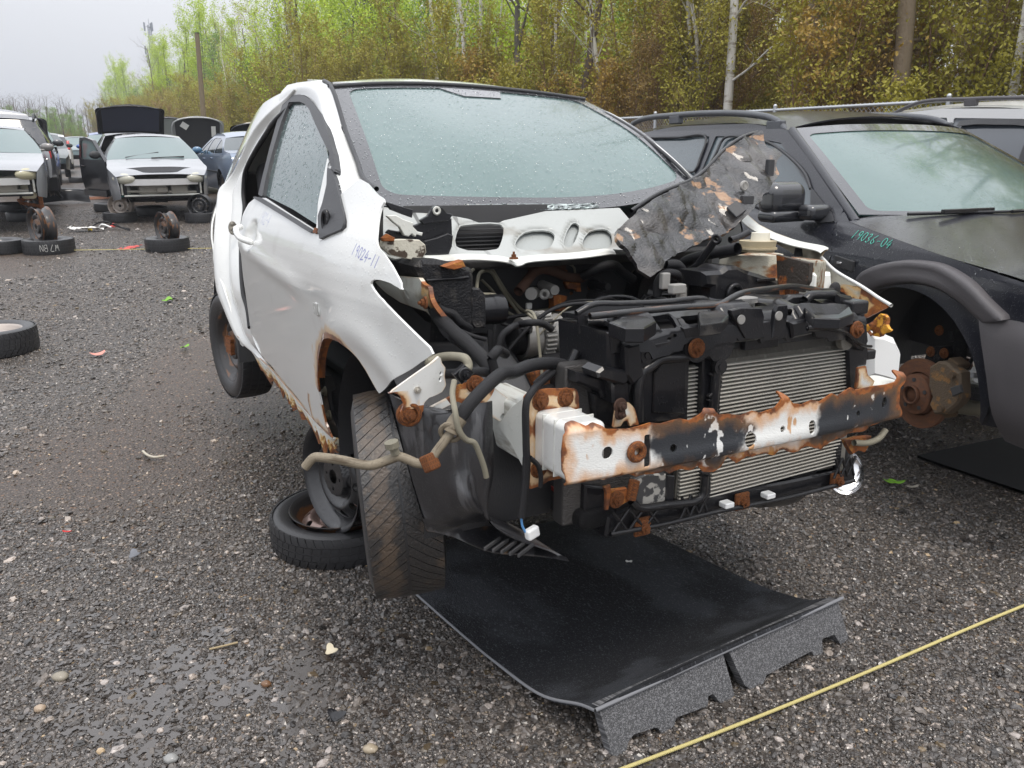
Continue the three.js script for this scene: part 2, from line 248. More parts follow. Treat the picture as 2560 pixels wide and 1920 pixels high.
  // shallow rain water standing between the stones
  const wx = -.82, wz = -2.02, ws2 = (x, z) => Math.hypot((x - wx) / 1.15, (z - wz) / .62) - .30 + 1.1 * (fbm(x * 5, z * 5, 5) - .5) + .7 * (vn(x * 34, z * 34) - .5) + 1.1 * (vn(x * 85, z * 85) - .42) + .8 * (vn(x * 190, z * 190) - .42);
  struct('rain_puddle', sheet((x, z) => ws2(x, z) * .3, [-1.7, -2.6, .1, -1.4], .005, (x, z) => [x, .0048, z], 0), mat([.045, .036, .03], .12, 0, { clearcoat: 1, clearcoatRoughness: .06, bumpMap: rep(T.grain, 2), bumpScale: .0006 }));
}
// ---------------------------------------------------------------- the white hatchback wreck (x forward, y up, z to its right; origin on the front axle)
const xy = (p) => [p[0], p[1]], zy = (p) => [p[2], p[1]], xz = (p) => [p[0], p[2]];
const sideRaw = (y) => interp([0, .15, .25, .4, .55, .70, .80, .88, .95, 1.0, 1.2, 1.45, 1.6], [.73, .745, .762, .785, .808, .834, .848, .838, .814, .785, .695, .56, .47], y);
const sideZ = (x, y) => { let z = (sideRaw(y - .03) + 2 * sideRaw(y) + sideRaw(y + .03)) / 4; if (x > -.3) z -= .10 * ((x + .3) / .7) ** 2; if (x < -2) z -= .10 * Math.min(-2 - x, 1.5) ** 2; return z; };
const arcF = (x, y) => Math.hypot(x + .08, (y - .30) * .9);
const skin = (off = 0) => (x, y) => { const d = arcF(x, y); return [x, y, sideZ(x, y) + off + .014 * Math.exp(-(((d - .36) / .05) ** 2)) * ss(-.6, -.45, x) + .010 * Math.exp(-(((y - (.83 - .08 * (x + 1.4))) / .035) ** 2)) * ss(-.35, -.7, x)]; };
function surf(rows) { // smooth surface through rows of points; u along a row, v across the rows, both 0..1
  const cs = rows.map((r) => new THREE.CatmullRomCurve3(r.map(V), false, 'centripetal'));
  return (u, v) => { u = clamp(u); const p = cs.map((c) => c.getPoint(u)); if (p.length === 2) { const q = p[0].clone().lerp(p[1], v); return [q.x, q.y, q.z]; }
    const f = v * (p.length - 1), i = Math.min(p.length - 2, Math.max(0, Math.floor(f))), t = f - i, a = p[Math.max(0, i - 1)], b = p[i], c = p[i + 1], d = p[Math.min(p.length - 1, i + 2)];
    const k = (A, B, C, D) => 0.5 * (2 * B + (C - A) * t + (2 * A - 5 * B + 4 * C - D) * t * t + (3 * B - A - 3 * C + D) * t * t * t); return [k(a.x, b.x, c.x, d.x), k(a.y, b.y, c.y, d.y), k(a.z, b.z, c.z, d.z)]; };
}
const ALL = () => -1;
// panel over a surf(): lw, lh are its size in metres (texture scale), sdf in those metres
const panel = (s, lw, lh, cell = .03, th = .004, sdf = ALL, uvb = false) => sheet(sdf, [0, 0, lw, lh], cell, (u, v) => s(u / lw, v / lh), th, uvb);
const plateZ = (pts, z, d, bv = .002, holes) => at(ext(pts.map(xy), d, bv, holes), 0, 0, z);
const plateX = (pts, x, d, bv = .002, holes) => { const g = ext(pts.map((p) => [-p[2], p[1]]), d, bv, holes); g.rotateY(Math.PI / 2); g.translate(x, 0, 0); return g; };
const bolt = (x, y, z, r = .011, ax = 'x') => { const g = merge([at(new THREE.CylinderGeometry(r, r, .008, 6), 0, .010, 0), at(new THREE.CylinderGeometry(r * 1.55, r * 1.7, .005, 14), 0, .003, 0), at(new THREE.CylinderGeometry(r * .45, r * .45, .012, 8), 0, .016, 0)]); if (ax === 'x') g.rotateZ(-Math.PI / 2); else if (ax === 'z') g.rotateX(Math.PI / 2); return at(g, x, y, z); };

const car = thing('wrecked_hatchback', 'white hatchback wreck without bonnet or bumper, raised above the black mat', 'car', [.331, .338, -2.396]);
car.rotation.set(-.0266, -1.0778, .0464, 'YZX');

// rust lives in the panel's own colour map: along cut edges and wheel arch, broken up by noise
function rustMap(sdf, bb, w, h, base, amount, extra) {
  const [x0, y0, x1, y1] = bb;
  return tex(w, h, (u, v) => {
    const x = lerp(x0, x1, u), y = lerp(y0, y1, v), d = -sdf(x, y), n = fbm(x * 25, y * 25, 4), a = amount(x, y, d);
    let c = base(x, y);
    const na = .035 * Math.min(1, a / .018), k = ss(-.012 * Math.min(1, a / .012) - .0005, .008, a - d + (n - .5) * na - .003);
    if (a > 0) { c = mixc(c, [.70, .38, .07], k * .65); c = mixc(c, rustAt(x * 8, y * 8), ss(.002, .010, a * .62 - d + (n - .5) * na * .9)); }
    return extra ? extra(x, y, c, d) : c;
  });
}
const whiteAt = (x, y) => { const d = ss(.6, .85, fbm(x * 9, y * 9, 4)) * .16 + (hash(Math.floor(x * 520), Math.floor(y * 520)) > .995 ? .35 : 0); return mixc([.75, .76, .74], [.40, .36, .30], d); };
// hand lettering: strokes in a unit box per glyph
const GL = { 0: [[.1, .2, 0, .6, .3, 1, .7, .9, .8, .4, .5, 0, .1, .2]], 1: [[.3, 0, .5, 1]], 2: [[0, .75, .3, 1, .7, .8, .5, .4, 0, 0, .8, .05]], 4: [[.5, 1, 0, .4, .8, .4], [.65, .7, .5, 0]], 9: [[.7, .6, .3, .5, .1, .75, .4, 1, .7, .85, .6, 0]], '-': [[.1, .45, .7, .5]], 3: [[0, .9, .4, 1, .6, .75, .3, .5, .7, .3, .4, 0, 0, .1]], 6: [[.7, 1, .2, .6, 0, .25, .4, 0, .7, .25, .3, .5]], '/': [[0, 0, .5, 1]] };
function inkAt(text, x0, y0, h, slope = 0, w = .0016, lean = .25) {
  const segs = []; [...text].forEach((ch, i) => { for (const s of GL[ch] || []) for (let k = 2; k < s.length; k += 2) { const f = (a, b) => [x0 + (i * .75 + a * .7 + b * lean) * h, y0 + (b + i * slope) * h]; segs.push([...f(s[k - 2], s[k - 1]), ...f(s[k], s[k + 1])]); } });
  const bx = [x0 - h, x0 + text.length * h, y0 - h * 2, y0 + 2 * h];
  return (x, y) => { if (x < bx[0] || x > bx[1] || y < bx[2] || y > bx[3]) return 0; let d = 9; for (const [a, b, c, e] of segs) { const t = clamp(((x - a) * (c - a) + (y - b) * (e - b)) / ((c - a) ** 2 + (e - b) ** 2)); d = Math.min(d, Math.hypot(x - a - (c - a) * t, y - b - (e - b) * t)); } return 1 - ss(w * .6, w * 1.3, d); };
}
const coat = (map, o = {}) => mat(null, .34, 0, { map, clearcoat: 1, clearcoatRoughness: .06, bumpMap: drops2, bumpScale: .0004, ...o });

// standing rain drops: small caps of water spread over a surface, too many to count
const dropGeo = (() => { const g = new THREE.SphereGeometry(1, 7, 4, 0, 6.283, 0, 1.45); g.scale(1, .55, 1); return g; })();
M.water = mat([.9, .95, .95], .03, 0, { transmission: .85, thickness: .01, ior: 1.33 });
function rain(name, parent, n, place, r0 = .0012, r1 = .0042) { const im = new THREE.InstancedMesh(dropGeo, M.water, n), o = new THREE.Object3D(), up = new THREE.Vector3(0, 1, 0); for (let i = 0; i < n; i++) { const [p, nr] = place(); const s = r0 + (r1 - r0) * Math.pow(rnd(), 2.4); o.position.set(...p); o.quaternion.setFromUnitVectors(up, nr); o.scale.set(s, s, s * rr(1, 1.4)); o.updateMatrix(); im.setMatrixAt(i, o.matrix); } im.name = name; im.userData.kind = 'stuff'; im.castShadow = false; parent.add(im); }
const onSurf = (s, e = 2e-3) => () => { const u = rr(.02, .98), v = rr(.03, .97), p = s(u, v), a = V(s(u + e, v)).sub(V(p)), b = V(s(u, v + e)).sub(V(p)), n = a.cross(b).normalize(); if (n.y < 0) n.negate(); return [p, n]; };
// --- front fender
{
  const pts = [[-.516,1.141,.721],[-.322,1.058,.759],[-.272,1.073,.752],[-.21,1.098,.739],[-.143,1.087,.741],[-.045,1.057,.746],[.023,1.044,.744],[.001,1.036,.75],[.011,1.003,.764],[.057,.944,.79],[.071,.933,.792],[.11,.92,.79],[.168,.891,.789],[.208,.863,.788],[.234,.839,.785],[.204,.845,.79],[.171,.853,.796],[.123,.856,.804],[.08,.853,.812],[.071,.846,.814],[.084,.833,.814],[.123,.813,.81],[.132,.811,.809],[.225,.765,.787],[.333,.708,.753],[.201,.637,.772],[.025,.544,.786],[.01,.554,.789],[-.032,.598,.802],[-.067,.626,.81],[-.111,.642,.817],[-.175,.655,.823],[-.242,.654,.825],[-.319,.639,.823],[-.391,.614,.819],[-.454,.577,.813],[-.511,.532,.805],[-.575,.461,.794],[-.602,.403,.785],[-.602,.295,.769],[-.555,.251,.762],[-.666,.257,.763],[-.807,.256,.763],[-.813,.326,.774],[-.624,.554,.809],[-.383,.776,.845],[-.378,.903,.83],[-.318,.928,.821],[-.151,.965,.801],[-.174,.985,.79]].map(xy);
  const door = [[-.818,.255,.763],[-.823,.323,.773],[-.633,.552,.808],[-.39,.775,.844],[-.384,.903,.83],[-.325,.929,.821]].map(xy);
  const sd = poly(pts), bb = box2(pts, .01), archPts = [[-.032,.598,.802],[-.067,.626,.81],[-.111,.642,.817],[-.175,.655,.823],[-.242,.654,.825],[-.319,.639,.823],[-.391,.614,.819],[-.454,.577,.813],[-.511,.532,.805],[-.575,.461,.794]].map(xy);
  const nearArch = (x, y) => { let d = 9; for (const p of archPts) d = Math.min(d, Math.hypot(x - p[0], y - p[1])); return d; };
  const q = [[-.068,.911,.816]][0], ink = inkAt('19024-11', q[0] + .005, q[1] - .006, .027, -.12, .0018);
  const map = rustMap(sd, bb, 1024, 1024, whiteAt, (x, y) => { const d = nearArch(x, y), w = ss(-.05, -.25, x); return d < .06 ? .006 + w * .03 : (y < .36 && x < -.3 ? .02 : .0); }, (x, y, c) => mixc(c, [.03, .05, .35], .8 * ink(x, y)));
  mesh('front_fender', sheet(sd, bb, .014, skin(.003), .006, true), coat(map), car);
  // turned-in lip of the wheel arch
  const lip = surf([archPts.map(([x, y]) => { const p = skin(.002)(x, y); return p; }), archPts.map(([x, y]) => [x, y - .002, sideZ(x, y) - .022])]);
  mesh('arch_lip', panel(lip, .9, .05, .02, .003), mat(null, .7, 0, { map: rep(T.rust, 2) }), car);
  const rp = [[-.36,.723,.843]][0];
  const turn = mesh('turn_signal', at(new THREE.SphereGeometry(.03, 20, 12), rp[0], rp[1], rp[2] - .004, 0, .1, 0, [1, .75, .28]), mat([.75, .76, .73], .2, 0, { clearcoat: 1 }), car);
  mesh('lens_rib', Array.from({ length: 7 }, (_, i) => rb(.003, .034, .004, rp[0] - .018 + i * .006, rp[1], rp[2] + .003, .001)), mat([.45, .45, .43], .3), turn);
}
// --- front door: skin, window frame, glass, handle, mirror sail
{
  const pts = [[-.818,.255,.763],[-1.013,.288,.768],[-1.247,.307,.771],[-1.434,.331,.774],[-1.615,.343,.776],[-1.769,.385,.783],[-1.773,.411,.787],[-1.664,.584,.814],[-1.589,.701,.834],[-1.51,.805,.847],[-1.591,.914,.826],[-1.625,.961,.808],[-1.609,1.003,.784],[-1.517,1.027,.773],[-1.31,1.03,.771],[-.954,.996,.787],[-.473,.953,.812],[-.325,.929,.821],[-.384,.903,.83],[-.39,.775,.844],[-.633,.552,.808],[-.823,.323,.773]].map(xy);
  const sd = poly(pts), bb = box2(pts, .01), hp = [[-1.373,.884,.837]][0];
  const q = [[-1.27,.95,.814]][0], ink = inkAt('1902-4', q[0], q[1] - .01, .042, -.05, .002);
  const map = rustMap(sd, bb, 1024, 1024, whiteAt, (x, y) => (y < .47 - .15 * (x + 1.5) && x > -1.5 ? .006 : 0), (x, y, c) => mixc(c, [.05, .09, .42], .55 * ink(x, y)));
  const cup = (x, y) => Math.exp(-((((x - hp[0] - .02) / .085) ** 2 + ((y - hp[1]) / .05) ** 2) ** 2)) * .022;
  const door = mesh('front_door', sheet(sd, bb, .014, (x, y) => { const p = skin()(x, y); p[2] -= cup(x, y); return p; }, .02, true), coat(map), car);
  mesh('door_handle', [wire([[hp[0] - .10, hp[1] + .028, hp[2] + .012], [hp[0] - .06, hp[1] + .022, hp[2] + .036], [hp[0] + .03, hp[1] - .008, hp[2] + .038], [hp[0] + .085, hp[1] - .022, hp[2] + .010]], .0125, 10)], M.white, door);
  // window frame
  const out = [[-1.79,1.448,.561],[-1.657,1.453,.558],[-1.502,1.443,.564],[-1.353,1.421,.576],[-1.208,1.39,.592],[-.961,1.325,.628],[-.728,1.243,.672],[-.566,1.177,.705],[-.462,1.119,.731],[-.559,1.12,.731],[-.612,1.179,.705],[-.982,1.292,.645],[-1.192,1.359,.609],[-1.326,1.391,.592],[-1.435,1.408,.583],[-1.65,1.424,.574],[-1.617,1.343,.618],[-1.5,1.201,.695],[-1.435,1.104,.738],[-1.371,1.034,.77],[-1.467,1.042,.766],[-1.511,1.104,.738],[-1.561,1.183,.703],[-1.704,1.337,.621]].map(xy);
  mesh('window_frame', sheet(poly(out), box2(out, .01), .008, skin(.004), .02), M.trim, door);
  const gl = [[-1.714,1.429,.559],[-1.495,1.413,.568],[-1.373,1.395,.578],[-1.235,1.361,.596],[-.903,1.267,.647],[-.659,1.167,.698],[-.568,1.05,.751],[-.466,.96,.796],[-.861,.998,.774],[-1.419,1.04,.755],[-1.465,1.126,.716],[-1.569,1.263,.649],[-1.646,1.351,.602]].map(xy);
  mesh('side_glass', sheet(poly(gl), box2(gl, .01), .02, skin(-.012), .004), M.sideGlass = mat([.12, .24, .24], .08, 0, { transmission: .52, thickness: 0, clearcoat: 1, clearcoatRoughness: .05, bumpMap: drops2, bumpScale: .0011 }), door);
  rain('rain_drops', door, 900, () => { for (;;) { const b = box2(gl, 0), x = rr(b[0], b[2]), y = rr(b[1], b[3]); if (poly(gl)(x, y) < -.005) return [skin(-.0115)(x, y), new THREE.Vector3(0, .45, .9).normalize()]; } });
  const bs = [[-1.531,1.034,.77],[-1.367,1.031,.771],[-.871,.989,.792],[-.417,.949,.814],[-.458,.941,.817],[-.836,.973,.801],[-1.367,1.016,.778],[-1.509,1.027,.773]].map(xy);
  mesh('belt_seal', sheet(poly(bs), box2(bs, .01), .008, skin(.010), .014), M.trim, door);
  const post = [[-.615,1.166,.711],[-.526,1.137,.723],[-.52,1.115,.733],[-.475,1.072,.753],[-.449,1.026,.774],[-.441,.994,.788],[-.319,.931,.82],[-.419,.951,.814],[-.527,1.028,.772],[-.56,1.081,.749]].map(xy);
  mesh('window_post', sheet(poly(post), box2(post, .01), .008, skin(.004), .012), M.white, door);
  const sail = [[-.548,1.135,.724],[-.484,1.123,.729],[-.411,1.097,.741],[-.201,1.002,.782],[-.169,.981,.792],[-.166,.964,.802],[-.328,.93,.821],[-.442,.992,.79],[-.449,1.026,.774],[-.479,1.081,.749]].map(xy);
  const sl = mesh('mirror_sail', sheet(poly(sail), box2(sail, .01), .008, skin(.012), .014), M.trim, door);
  const hc = [[-.324,.978,.811]][0];
  mesh('mirror_socket', [at(new THREE.TorusGeometry(.022, .007, 8, 20), ...hc, 0, .3, 0, [.7, 1.3, 1]), at(new THREE.CylinderGeometry(.02, .02, .006, 16), hc[0], hc[1], hc[2], Math.PI / 2, 0, 0)], M.blackGloss, sl);
  const rs = [[-.428,.943,.823],[-.426,.957,.816],[-.4,.957,.816],[-.388,.94,.823]].map(xy);
  mesh('rust_spot', sheet(poly(rs), box2(rs), .005, skin(.009), .004), M.rustPart, door);
}
// --- A pillars, roof, windscreen
const wsQ = [1, .67, .33, 0, -.33, -.67, -1];
const wsRows = [wsQ.map((q) => [-.33 - .13 * q * q, (q < 0 ? .995 + .085 * q * q : .995 + .02 * q * q), (q < 0 ? .70 : .67) * q]), wsQ.map((q) => [-.66 - .11 * q * q, (q < 0 ? 1.232 + .055 * q * q : 1.232 - .006 * q * q), (q < 0 ? .645 : .622) * q]), wsQ.map((q) => [-1.165 + .075 * q * q - (q < 0 ? .03 * q * q : -.02 * q * q), 1.468 - (q < 0 ? .03 : .045) * q * q, (q < 0 ? .585 : .568) * q])];
const ws = surf(wsRows.map((r) => smooth(r, 4, false)));
{
  const W = 1.3, H = .8;
  const clear = (u, v) => { // clear window inside the black border, with the darker tab behind the mirror
    const a = rect(.085, .10, 1.235, .762, .06)(u, v), b = poly([[.50, .80], [.56, .735], [.62, .69], [.80, .69], [.83, .74], [.86, .80]])(u, v); return Math.max(a, -b); };
  const edge = (u, v) => { const r = -.012 * fbm(u * 9, 3, 3) * 2; return Math.max(-v + .012 + r * (u > .3 && u < .75 ? 1 : .2) * .7, v - .795, -u + .004, u - 1.296); };
  const gm = tex(512, 512, (u, v) => { const a = fbm(u * 5, v * 5, 5, 5), s = vn(u * 80, v * 80, 80) > .93 ? .22 : 0; return mixc([.17, .29, .28], [.28, .40, .385], clamp(a * .7 + s)); });
  const wm = mat(null, .14, 0, { map: gm, transmission: .52, thickness: 0, clearcoat: 1, clearcoatRoughness: .04, bumpMap: drops2, bumpScale: .0004 });
  const w = mesh('windscreen', panel(ws, W, H, .02, .004, inter(edge, inset(clear, -.02))), wm, car);
  mesh('black_border', panel((u, v) => { const p = ws(u, v); return [p[0] + .004, p[1] + .003, p[2]]; }, W, H, .012, .004, inter(edge, (u, v) => -clear(u, v))), M.frit, w);
  rain('rain_drops', w, 4200, onSurf((u, v) => { const p = ws(u, v); return [p[0] + .005, p[1] + .004, p[2]]; }), .0009, .003);
  // shattered strip along the lower edge
  const cr = tex(512, 128, (u, v) => { let d = 1, d2 = 1; for (let k = 0; k < 46; k++) { const a = Math.hypot((u - hash(k, 3)) * 4, v - hash(k, 5)); if (a < d) { d2 = d; d = a; } else d2 = Math.min(d2, a); } return mixc([.05, .06, .065], [.50, .60, .58], (1 - ss(.004, .03, d2 - d)) * .9 + .25 * vn(u * 60, v * 20)); });
  mesh('shattered_strip', panel((u, v) => { const p = ws(.24 + u * .36, .005 + v * .075); return [p[0] + .010 + .008 * vn(u * 40, v * 9), p[1] + .004, p[2]]; }, .5, .06, .006, .004, (u, v) => Math.max(-v + .006 + .02 * Math.abs(u - .28) , v - .058 + .05 * Math.abs(u - .25)), true), mat(null, .25, 0, { map: cr, clearcoat: 1 }), w);
}
{
  const e1 = smooth([[-1.882,1.427,.569],[-1.674,1.446,.558],[-1.44,1.434,.565],[-1.228,1.389,.589],[-.969,1.308,.633],[-.745,1.232,.674],[-.559,1.151,.713],[-.341,1.052,.758],[-.248,1.018,.772]], 5, false);
  const e2 = smooth([[-1.911,1.522,.517],[-1.665,1.508,.525],[-1.244,1.466,.545],[-1.037,1.414,.57],[-.795,1.251,.6],[-.609,1.151,.625],[-.477,1.096,.65],[-.328,1.065,.66]], 5, false);
  const ap = surf([e1, e1.map((p, i) => { const q = e2[Math.min(e2.length - 1, Math.round(i * (e2.length - 1) / (e1.length - 1)))]; return [(p[0] + q[0]) / 2, (p[1] + q[1]) / 2 + .006, (p[2] + q[2]) / 2 + .012]; }), e2]);
  mesh('windscreen_pillar', panel(ap, 1.4, .14, .02, .006), M.white, car);
  const l1 = smooth([[-1.075,1.403,-.58],[-.925,1.353,-.6],[-.739,1.264,-.625],[-.479,1.095,-.66],[-.44, 1.02, -.685]], 5, false), l2 = l1.map((p) => [p[0] - .035, p[1] + .012, p[2] - .030]);
  mesh('windscreen_pillar', panel(surf([l1, l1.map((p) => [p[0] - .015, p[1] + .018, p[2] - .013]), l2]), 1, .08, .02, .006), M.white, car);
  mesh('windscreen_seal', [tube(l1.map((p) => [p[0] + .006, p[1] + .006, p[2] + .006]), .007), tube(e2.slice(12).map((p) => [p[0] + .006, p[1] + .004, p[2] - .004]), .008), tube(wsRows[2].map((p) => [p[0], p[1] + .008, p[2]]), .008, 40)], M.trim, car);
  // roof skin: header edge, crown, tail
  const h = wsRows[2].map((p) => [p[0] - .012, p[1] + .012, p[2]]), R = (x, y, zz) => h.map((p, i) => { const s = p[2] / .57; return [x, y - .055 * Math.abs(s) ** 2.4, s * zz]; });
  h[0] = e2[8]; const roof = surf([h, R(-1.36, 1.515, .56), R(-1.8, 1.535, .56), R(-2.4, 1.50, .55), R(-2.95, 1.40, .52)].map((r) => smooth(r, 4, false)));
  mesh('roof', panel(roof, 1.15, 1.9, .04, .008), M.white, car);
  // tailgate and rear end close the body
  const tail = surf([R(-2.95, 1.40, .52), R(-3.12, 1.05, .66), R(-3.17, .75, .74), R(-3.16, .40, .72)].map((r) => smooth(r, 3, false)));
  mesh('tailgate', panel(tail, 1.3, 1.1, .06, .01), M.white, car);
}
// --- rear quarter: outer skin, rear door opening with jamb, seal, latch plate
{
  const oc = smooth([[-1.60, 1.475, .56],[-1.75,1.45,.57],[-2,1.394,.605],[-2.25,1.316,.633],[-2.45,1.172,.674],[-2.53,1.105,.709],[-2.58,1.055,.751],[-2.54,.962,.778],[-2.45,.789,.819],[-2.38,.574,.838],[-2.25,.463,.826],[-2.05,.349,.805],[-1.85,.307,.766],[-1.6,.284,.759]], 5, false);
  const ic = smooth([[-1.60, 1.43, .545],[-1.75,1.358,.609],[-2,1.308,.607],[-2.2,1.223,.631],[-2.3,1.17,.644],[-2.33,1.132,.655],[-2.33,1.033,.669],[-2.28,.963,.677],[-2.22,.837,.712],[-1.95,.59,.774],[-1.85,.522,.776],[-1.75,.424,.787],[-1.65,.363,.784],[-1.55,.306,.752]], 5, false);
  const n = Math.min(oc.length, ic.length), res = (c) => Array.from({ length: 60 }, (_, i) => c[Math.round(i * (c.length - 1) / 59)]);
  const O = res(oc), I = res(ic), mid = O.map((p, i) => [lerp(p[0], I[i][0], .45), lerp(p[1], I[i][1], .45), lerp(p[2], I[i][2], .45) - .018]), mid2 = O.map((p, i) => [lerp(p[0], I[i][0], .55), lerp(p[1], I[i][1], .55), lerp(p[2], I[i][2], .55) - .004]);
  const jamb = mesh('door_jamb', panel(surf([O, O.map((p, i) => [lerp(p[0], I[i][0], .12), lerp(p[1], I[i][1], .12), lerp(p[2], I[i][2], .12) + .006]), mid, mid2, I]), 2.2, .2, .02, .006), M.white, car);
  mesh('door_seal', tube(I.slice(0, 50).map((p) => [p[0] + .004, p[1], p[2] + .004]), .012, 90), M.rubberHose, jamb);
  const lp = [[-2.26,.871,.725]][0];
  mesh('latch_plate', [at(new THREE.CylinderGeometry(.034, .034, .008, 20), lp[0] + .035, lp[1], lp[2] + .03, 0, 0, Math.PI / 2, [1, 1, .62]), wire([[lp[0] + .035, lp[1] + .012, lp[2] + .02], [lp[0] + .065, lp[1] + .004, lp[2] + .03], [lp[0] + .035, lp[1] - .006, lp[2] + .036]], .005), bolt(lp[0] + .04, lp[1] + .022, lp[2] + .03, .006), bolt(lp[0] + .04, lp[1] - .022, lp[2] + .03, .006)], M.steelZinc, jamb);
  // outer skin behind the opening
  const qp = [...O.slice(2, 52).map((p) => [p[0] - .001, p[1]]), [-2.06, .30], [-2.1, .42], [-2.2, .55], [-2.36, .64], [-2.5, .655], [-2.64, .63], [-2.77, .54], [-2.85, .4], [-2.88, .25], [-3.12, .28], [-3.17, .7], [-3.12, 1.05], [-2.97, 1.38], [-2.4, 1.48], [-1.9, 1.49]];
  mesh('rear_quarter_panel', sheet(poly(qp), box2(qp, .01), .025, (x, y) => { const d = Math.hypot(x + 2.46, (y - .3)); return [x, y, Math.min(sideZ(x, y) + .004, .845) + .015 * Math.exp(-(((d - .38) / .05) ** 2))]; }, .008), M.white, car);
  mesh('wheel_well', [at(new THREE.CylinderGeometry(.37, .37, .35, 28, 1, true, Math.PI / 2 - .2, Math.PI + .4), -2.46, .29, .62, Math.PI / 2, 0, 0), at(new THREE.CircleGeometry(.37, 28, 0, Math.PI), -2.46, .29, .45)], M.dark, car);
  // sill, rotted along its lower edge
  const st = smooth([[-2.02,.364,.809],[-1.821,.311,.771],[-1.457,.31,.771],[-1.26,.294,.769],[-.921,.261,.764],[-.673,.248,.762],[-.551,.25,.762]], 6, false), jag = (i) => .05 + .05 * vn(i * 1.3, 5) + .03 * vn(i * 3.1, 2);
  const sb = st.map((p, i) => [p[0], p[1] - jag(i) * ss(0, 8, i) * ss(0, 8, st.length - i), p[2] - .02 - .02 * vn(i * .8, 1)]);
  const sillMap = tex(1024, 128, (u, v) => { const n = fbm(u * 60, v * 8, 4), k = ss(.25, .5, v + (n - .5) * .9); return mixc(rustAt(u * 14, v * 2), mixc([.74, .46, .1], [.78, .78, .74], ss(.35, .75, v + (n - .5) * .9)), k); });
  mesh('sill', panel(surf([sb, st]), 1.8, .1, .012, .006, ALL, true), mat(null, .6, 0, { map: sillMap, bumpMap: grain6, bumpScale: .002 }), car);
  mesh('underfloor', [rb(2.2, .06, 1.4, -1.45, .33, 0, .02), rb(2.0, .1, .12, -1.3, .33, .66, .02), rb(2.0, .1, .12, -1.3, .33, -.66, .02)], M.greaseBlack, car);
  mesh('fuel_tank', rb(.6, .16, 1.0, -1.9, .25, 0, .05), M.greaseBlack, car);
}
// --- left side of the body (seen through the glass and over the engine bay)
{
  const sl = [[-.35, .98], [-.42, .30], [-2.0, .33], [-2.1, .45], [-2.3, .62], [-2.5, .655], [-2.7, .6], [-2.85, .4], [-3.12, .28], [-3.17, .7], [-3.12, 1.05], [-2.97, 1.36], [-2.2, 1.47], [-1.5, 1.46], [-1.2, 1.35], [-.85, 1.13], [-.5, .98]];
  const win = smooth([[-.95, 1.06], [-1.25, 1.29], [-1.55, 1.40], [-2.1, 1.40], [-2.45, 1.25], [-2.45, 1.08], [-1.5, 1.03]], 4);
  mesh('left_body_side', sheet(minus(poly(sl), poly(win)), box2(sl, .01), .03, (x, y) => { const p = skin()(x, y); return [p[0], p[1], -p[2] + .085 * ss(.92, 1.2, y)]; }, -.008), M.white, car);
  mesh('left_window', sheet(inset(poly(win), -.02), box2(win, .03), .05, (x, y) => [x, y, -sideZ(x, y) + .02 + .085 * ss(.92, 1.2, y)], .004), M.teal, car);
  const lf = [[-.321,.974,-.8],[-.274,.937,-.818],[-.202,.911,-.825],[-.084,.886,-.827],[.05,.875,-.814],[.071,.87,-.811],[.043,.856,-.817],[.034,.839,-.82],[.051,.822,-.82],[.095,.802,-.816],[.244,.761,-.782],[.329,.736,-.758],[.387,.722,-.741],[.335,.694,-.751],[.281,.663,-.759],[.255,.679,-.768],[.229,.715,-.779],[.151,.735,-.797],[.081,.744,-.811],[.027,.777,-.823],[-.032,.82,-.831],[-.116,.845,-.835],[-.209,.878,-.837],[-.281,.908,-.828]].map(xy);
  const sd = poly(lf), bb = box2(lf, .01);
  const map = rustMap(sd, bb, 512, 512, (x, y) => mixc(mixc([.52, .50, .42], [.20, .18, .14], ss(.45, .7, fbm(x * 12, y * 12, 4))), [.05, .04, .03], .8 * ss(.66, .78, fbm(x * 7 + 5, y * 7, 4))), (x, y) => (x > .24 ? .045 : x > .1 && y < .76 ? .02 : .004));
  const ft = mesh('left_fender', sheet(sd, bb, .012, (x, y) => { const p = skin()(x, y); return [p[0], p[1], -p[2]]; }, .006, true), mat(null, .55, 0, { map, bumpMap: grain6, bumpScale: .001 }), car);
  const up = [[-.321,.974,-.8],[-.274,.937,-.818],[-.202,.911,-.825],[-.084,.886,-.827],[.05,.875,-.814],[.071,.87,-.811]], up2 = up.map((p) => [p[0] + .01, p[1] - .012, p[2] + .05]);
  mesh('fender_flange', panel(surf([up, up.map((p, i) => [(p[0] + up2[i][0]) / 2, (p[1] + up2[i][1]) / 2 + .004, (p[2] + up2[i][2]) / 2]), up2]), .6, .05, .015, .004), M.inner, ft);
  const lo = [[.034,.839,-.82],[.095,.802,-.816],[.244,.761,-.782],[.329,.736,-.758],[.387,.722,-.741]];
  mesh('fender_rim', tube(lo.map((p) => [p[0], p[1], p[2] - .002]), .006, 30), M.white, ft);
  // rotted bracket below the fender tip
  const rbk = [[.301,.642,-.74],[.33,.663,-.74],[.356,.694,-.74],[.387,.687,-.74],[.384,.666,-.74],[.398,.652,-.74],[.414,.646,-.74],[.388,.637,-.74],[.372,.621,-.74],[.335,.62,-.74],[.318,.609,-.74]].map(xy);
  mesh('rotten_bracket', sheet(minus(poly(rbk), circ(rbk[0][0] + .03, rbk[0][1] - .01, .008)), box2(rbk), .006, (x, y) => [x, y, -.74 + .02 * vn(x * 40, y * 40)], .012), mat(null, .6, 0, { map: rep(tex(256, 256, (u, v) => mixc(rustAt(u * 3, v * 3), [.75, .36, .04], ss(.45, .6, fbm(u * 7, v * 7, 4, 7)))), 8), bumpMap: grain6, bumpScale: .002 }), car);
}
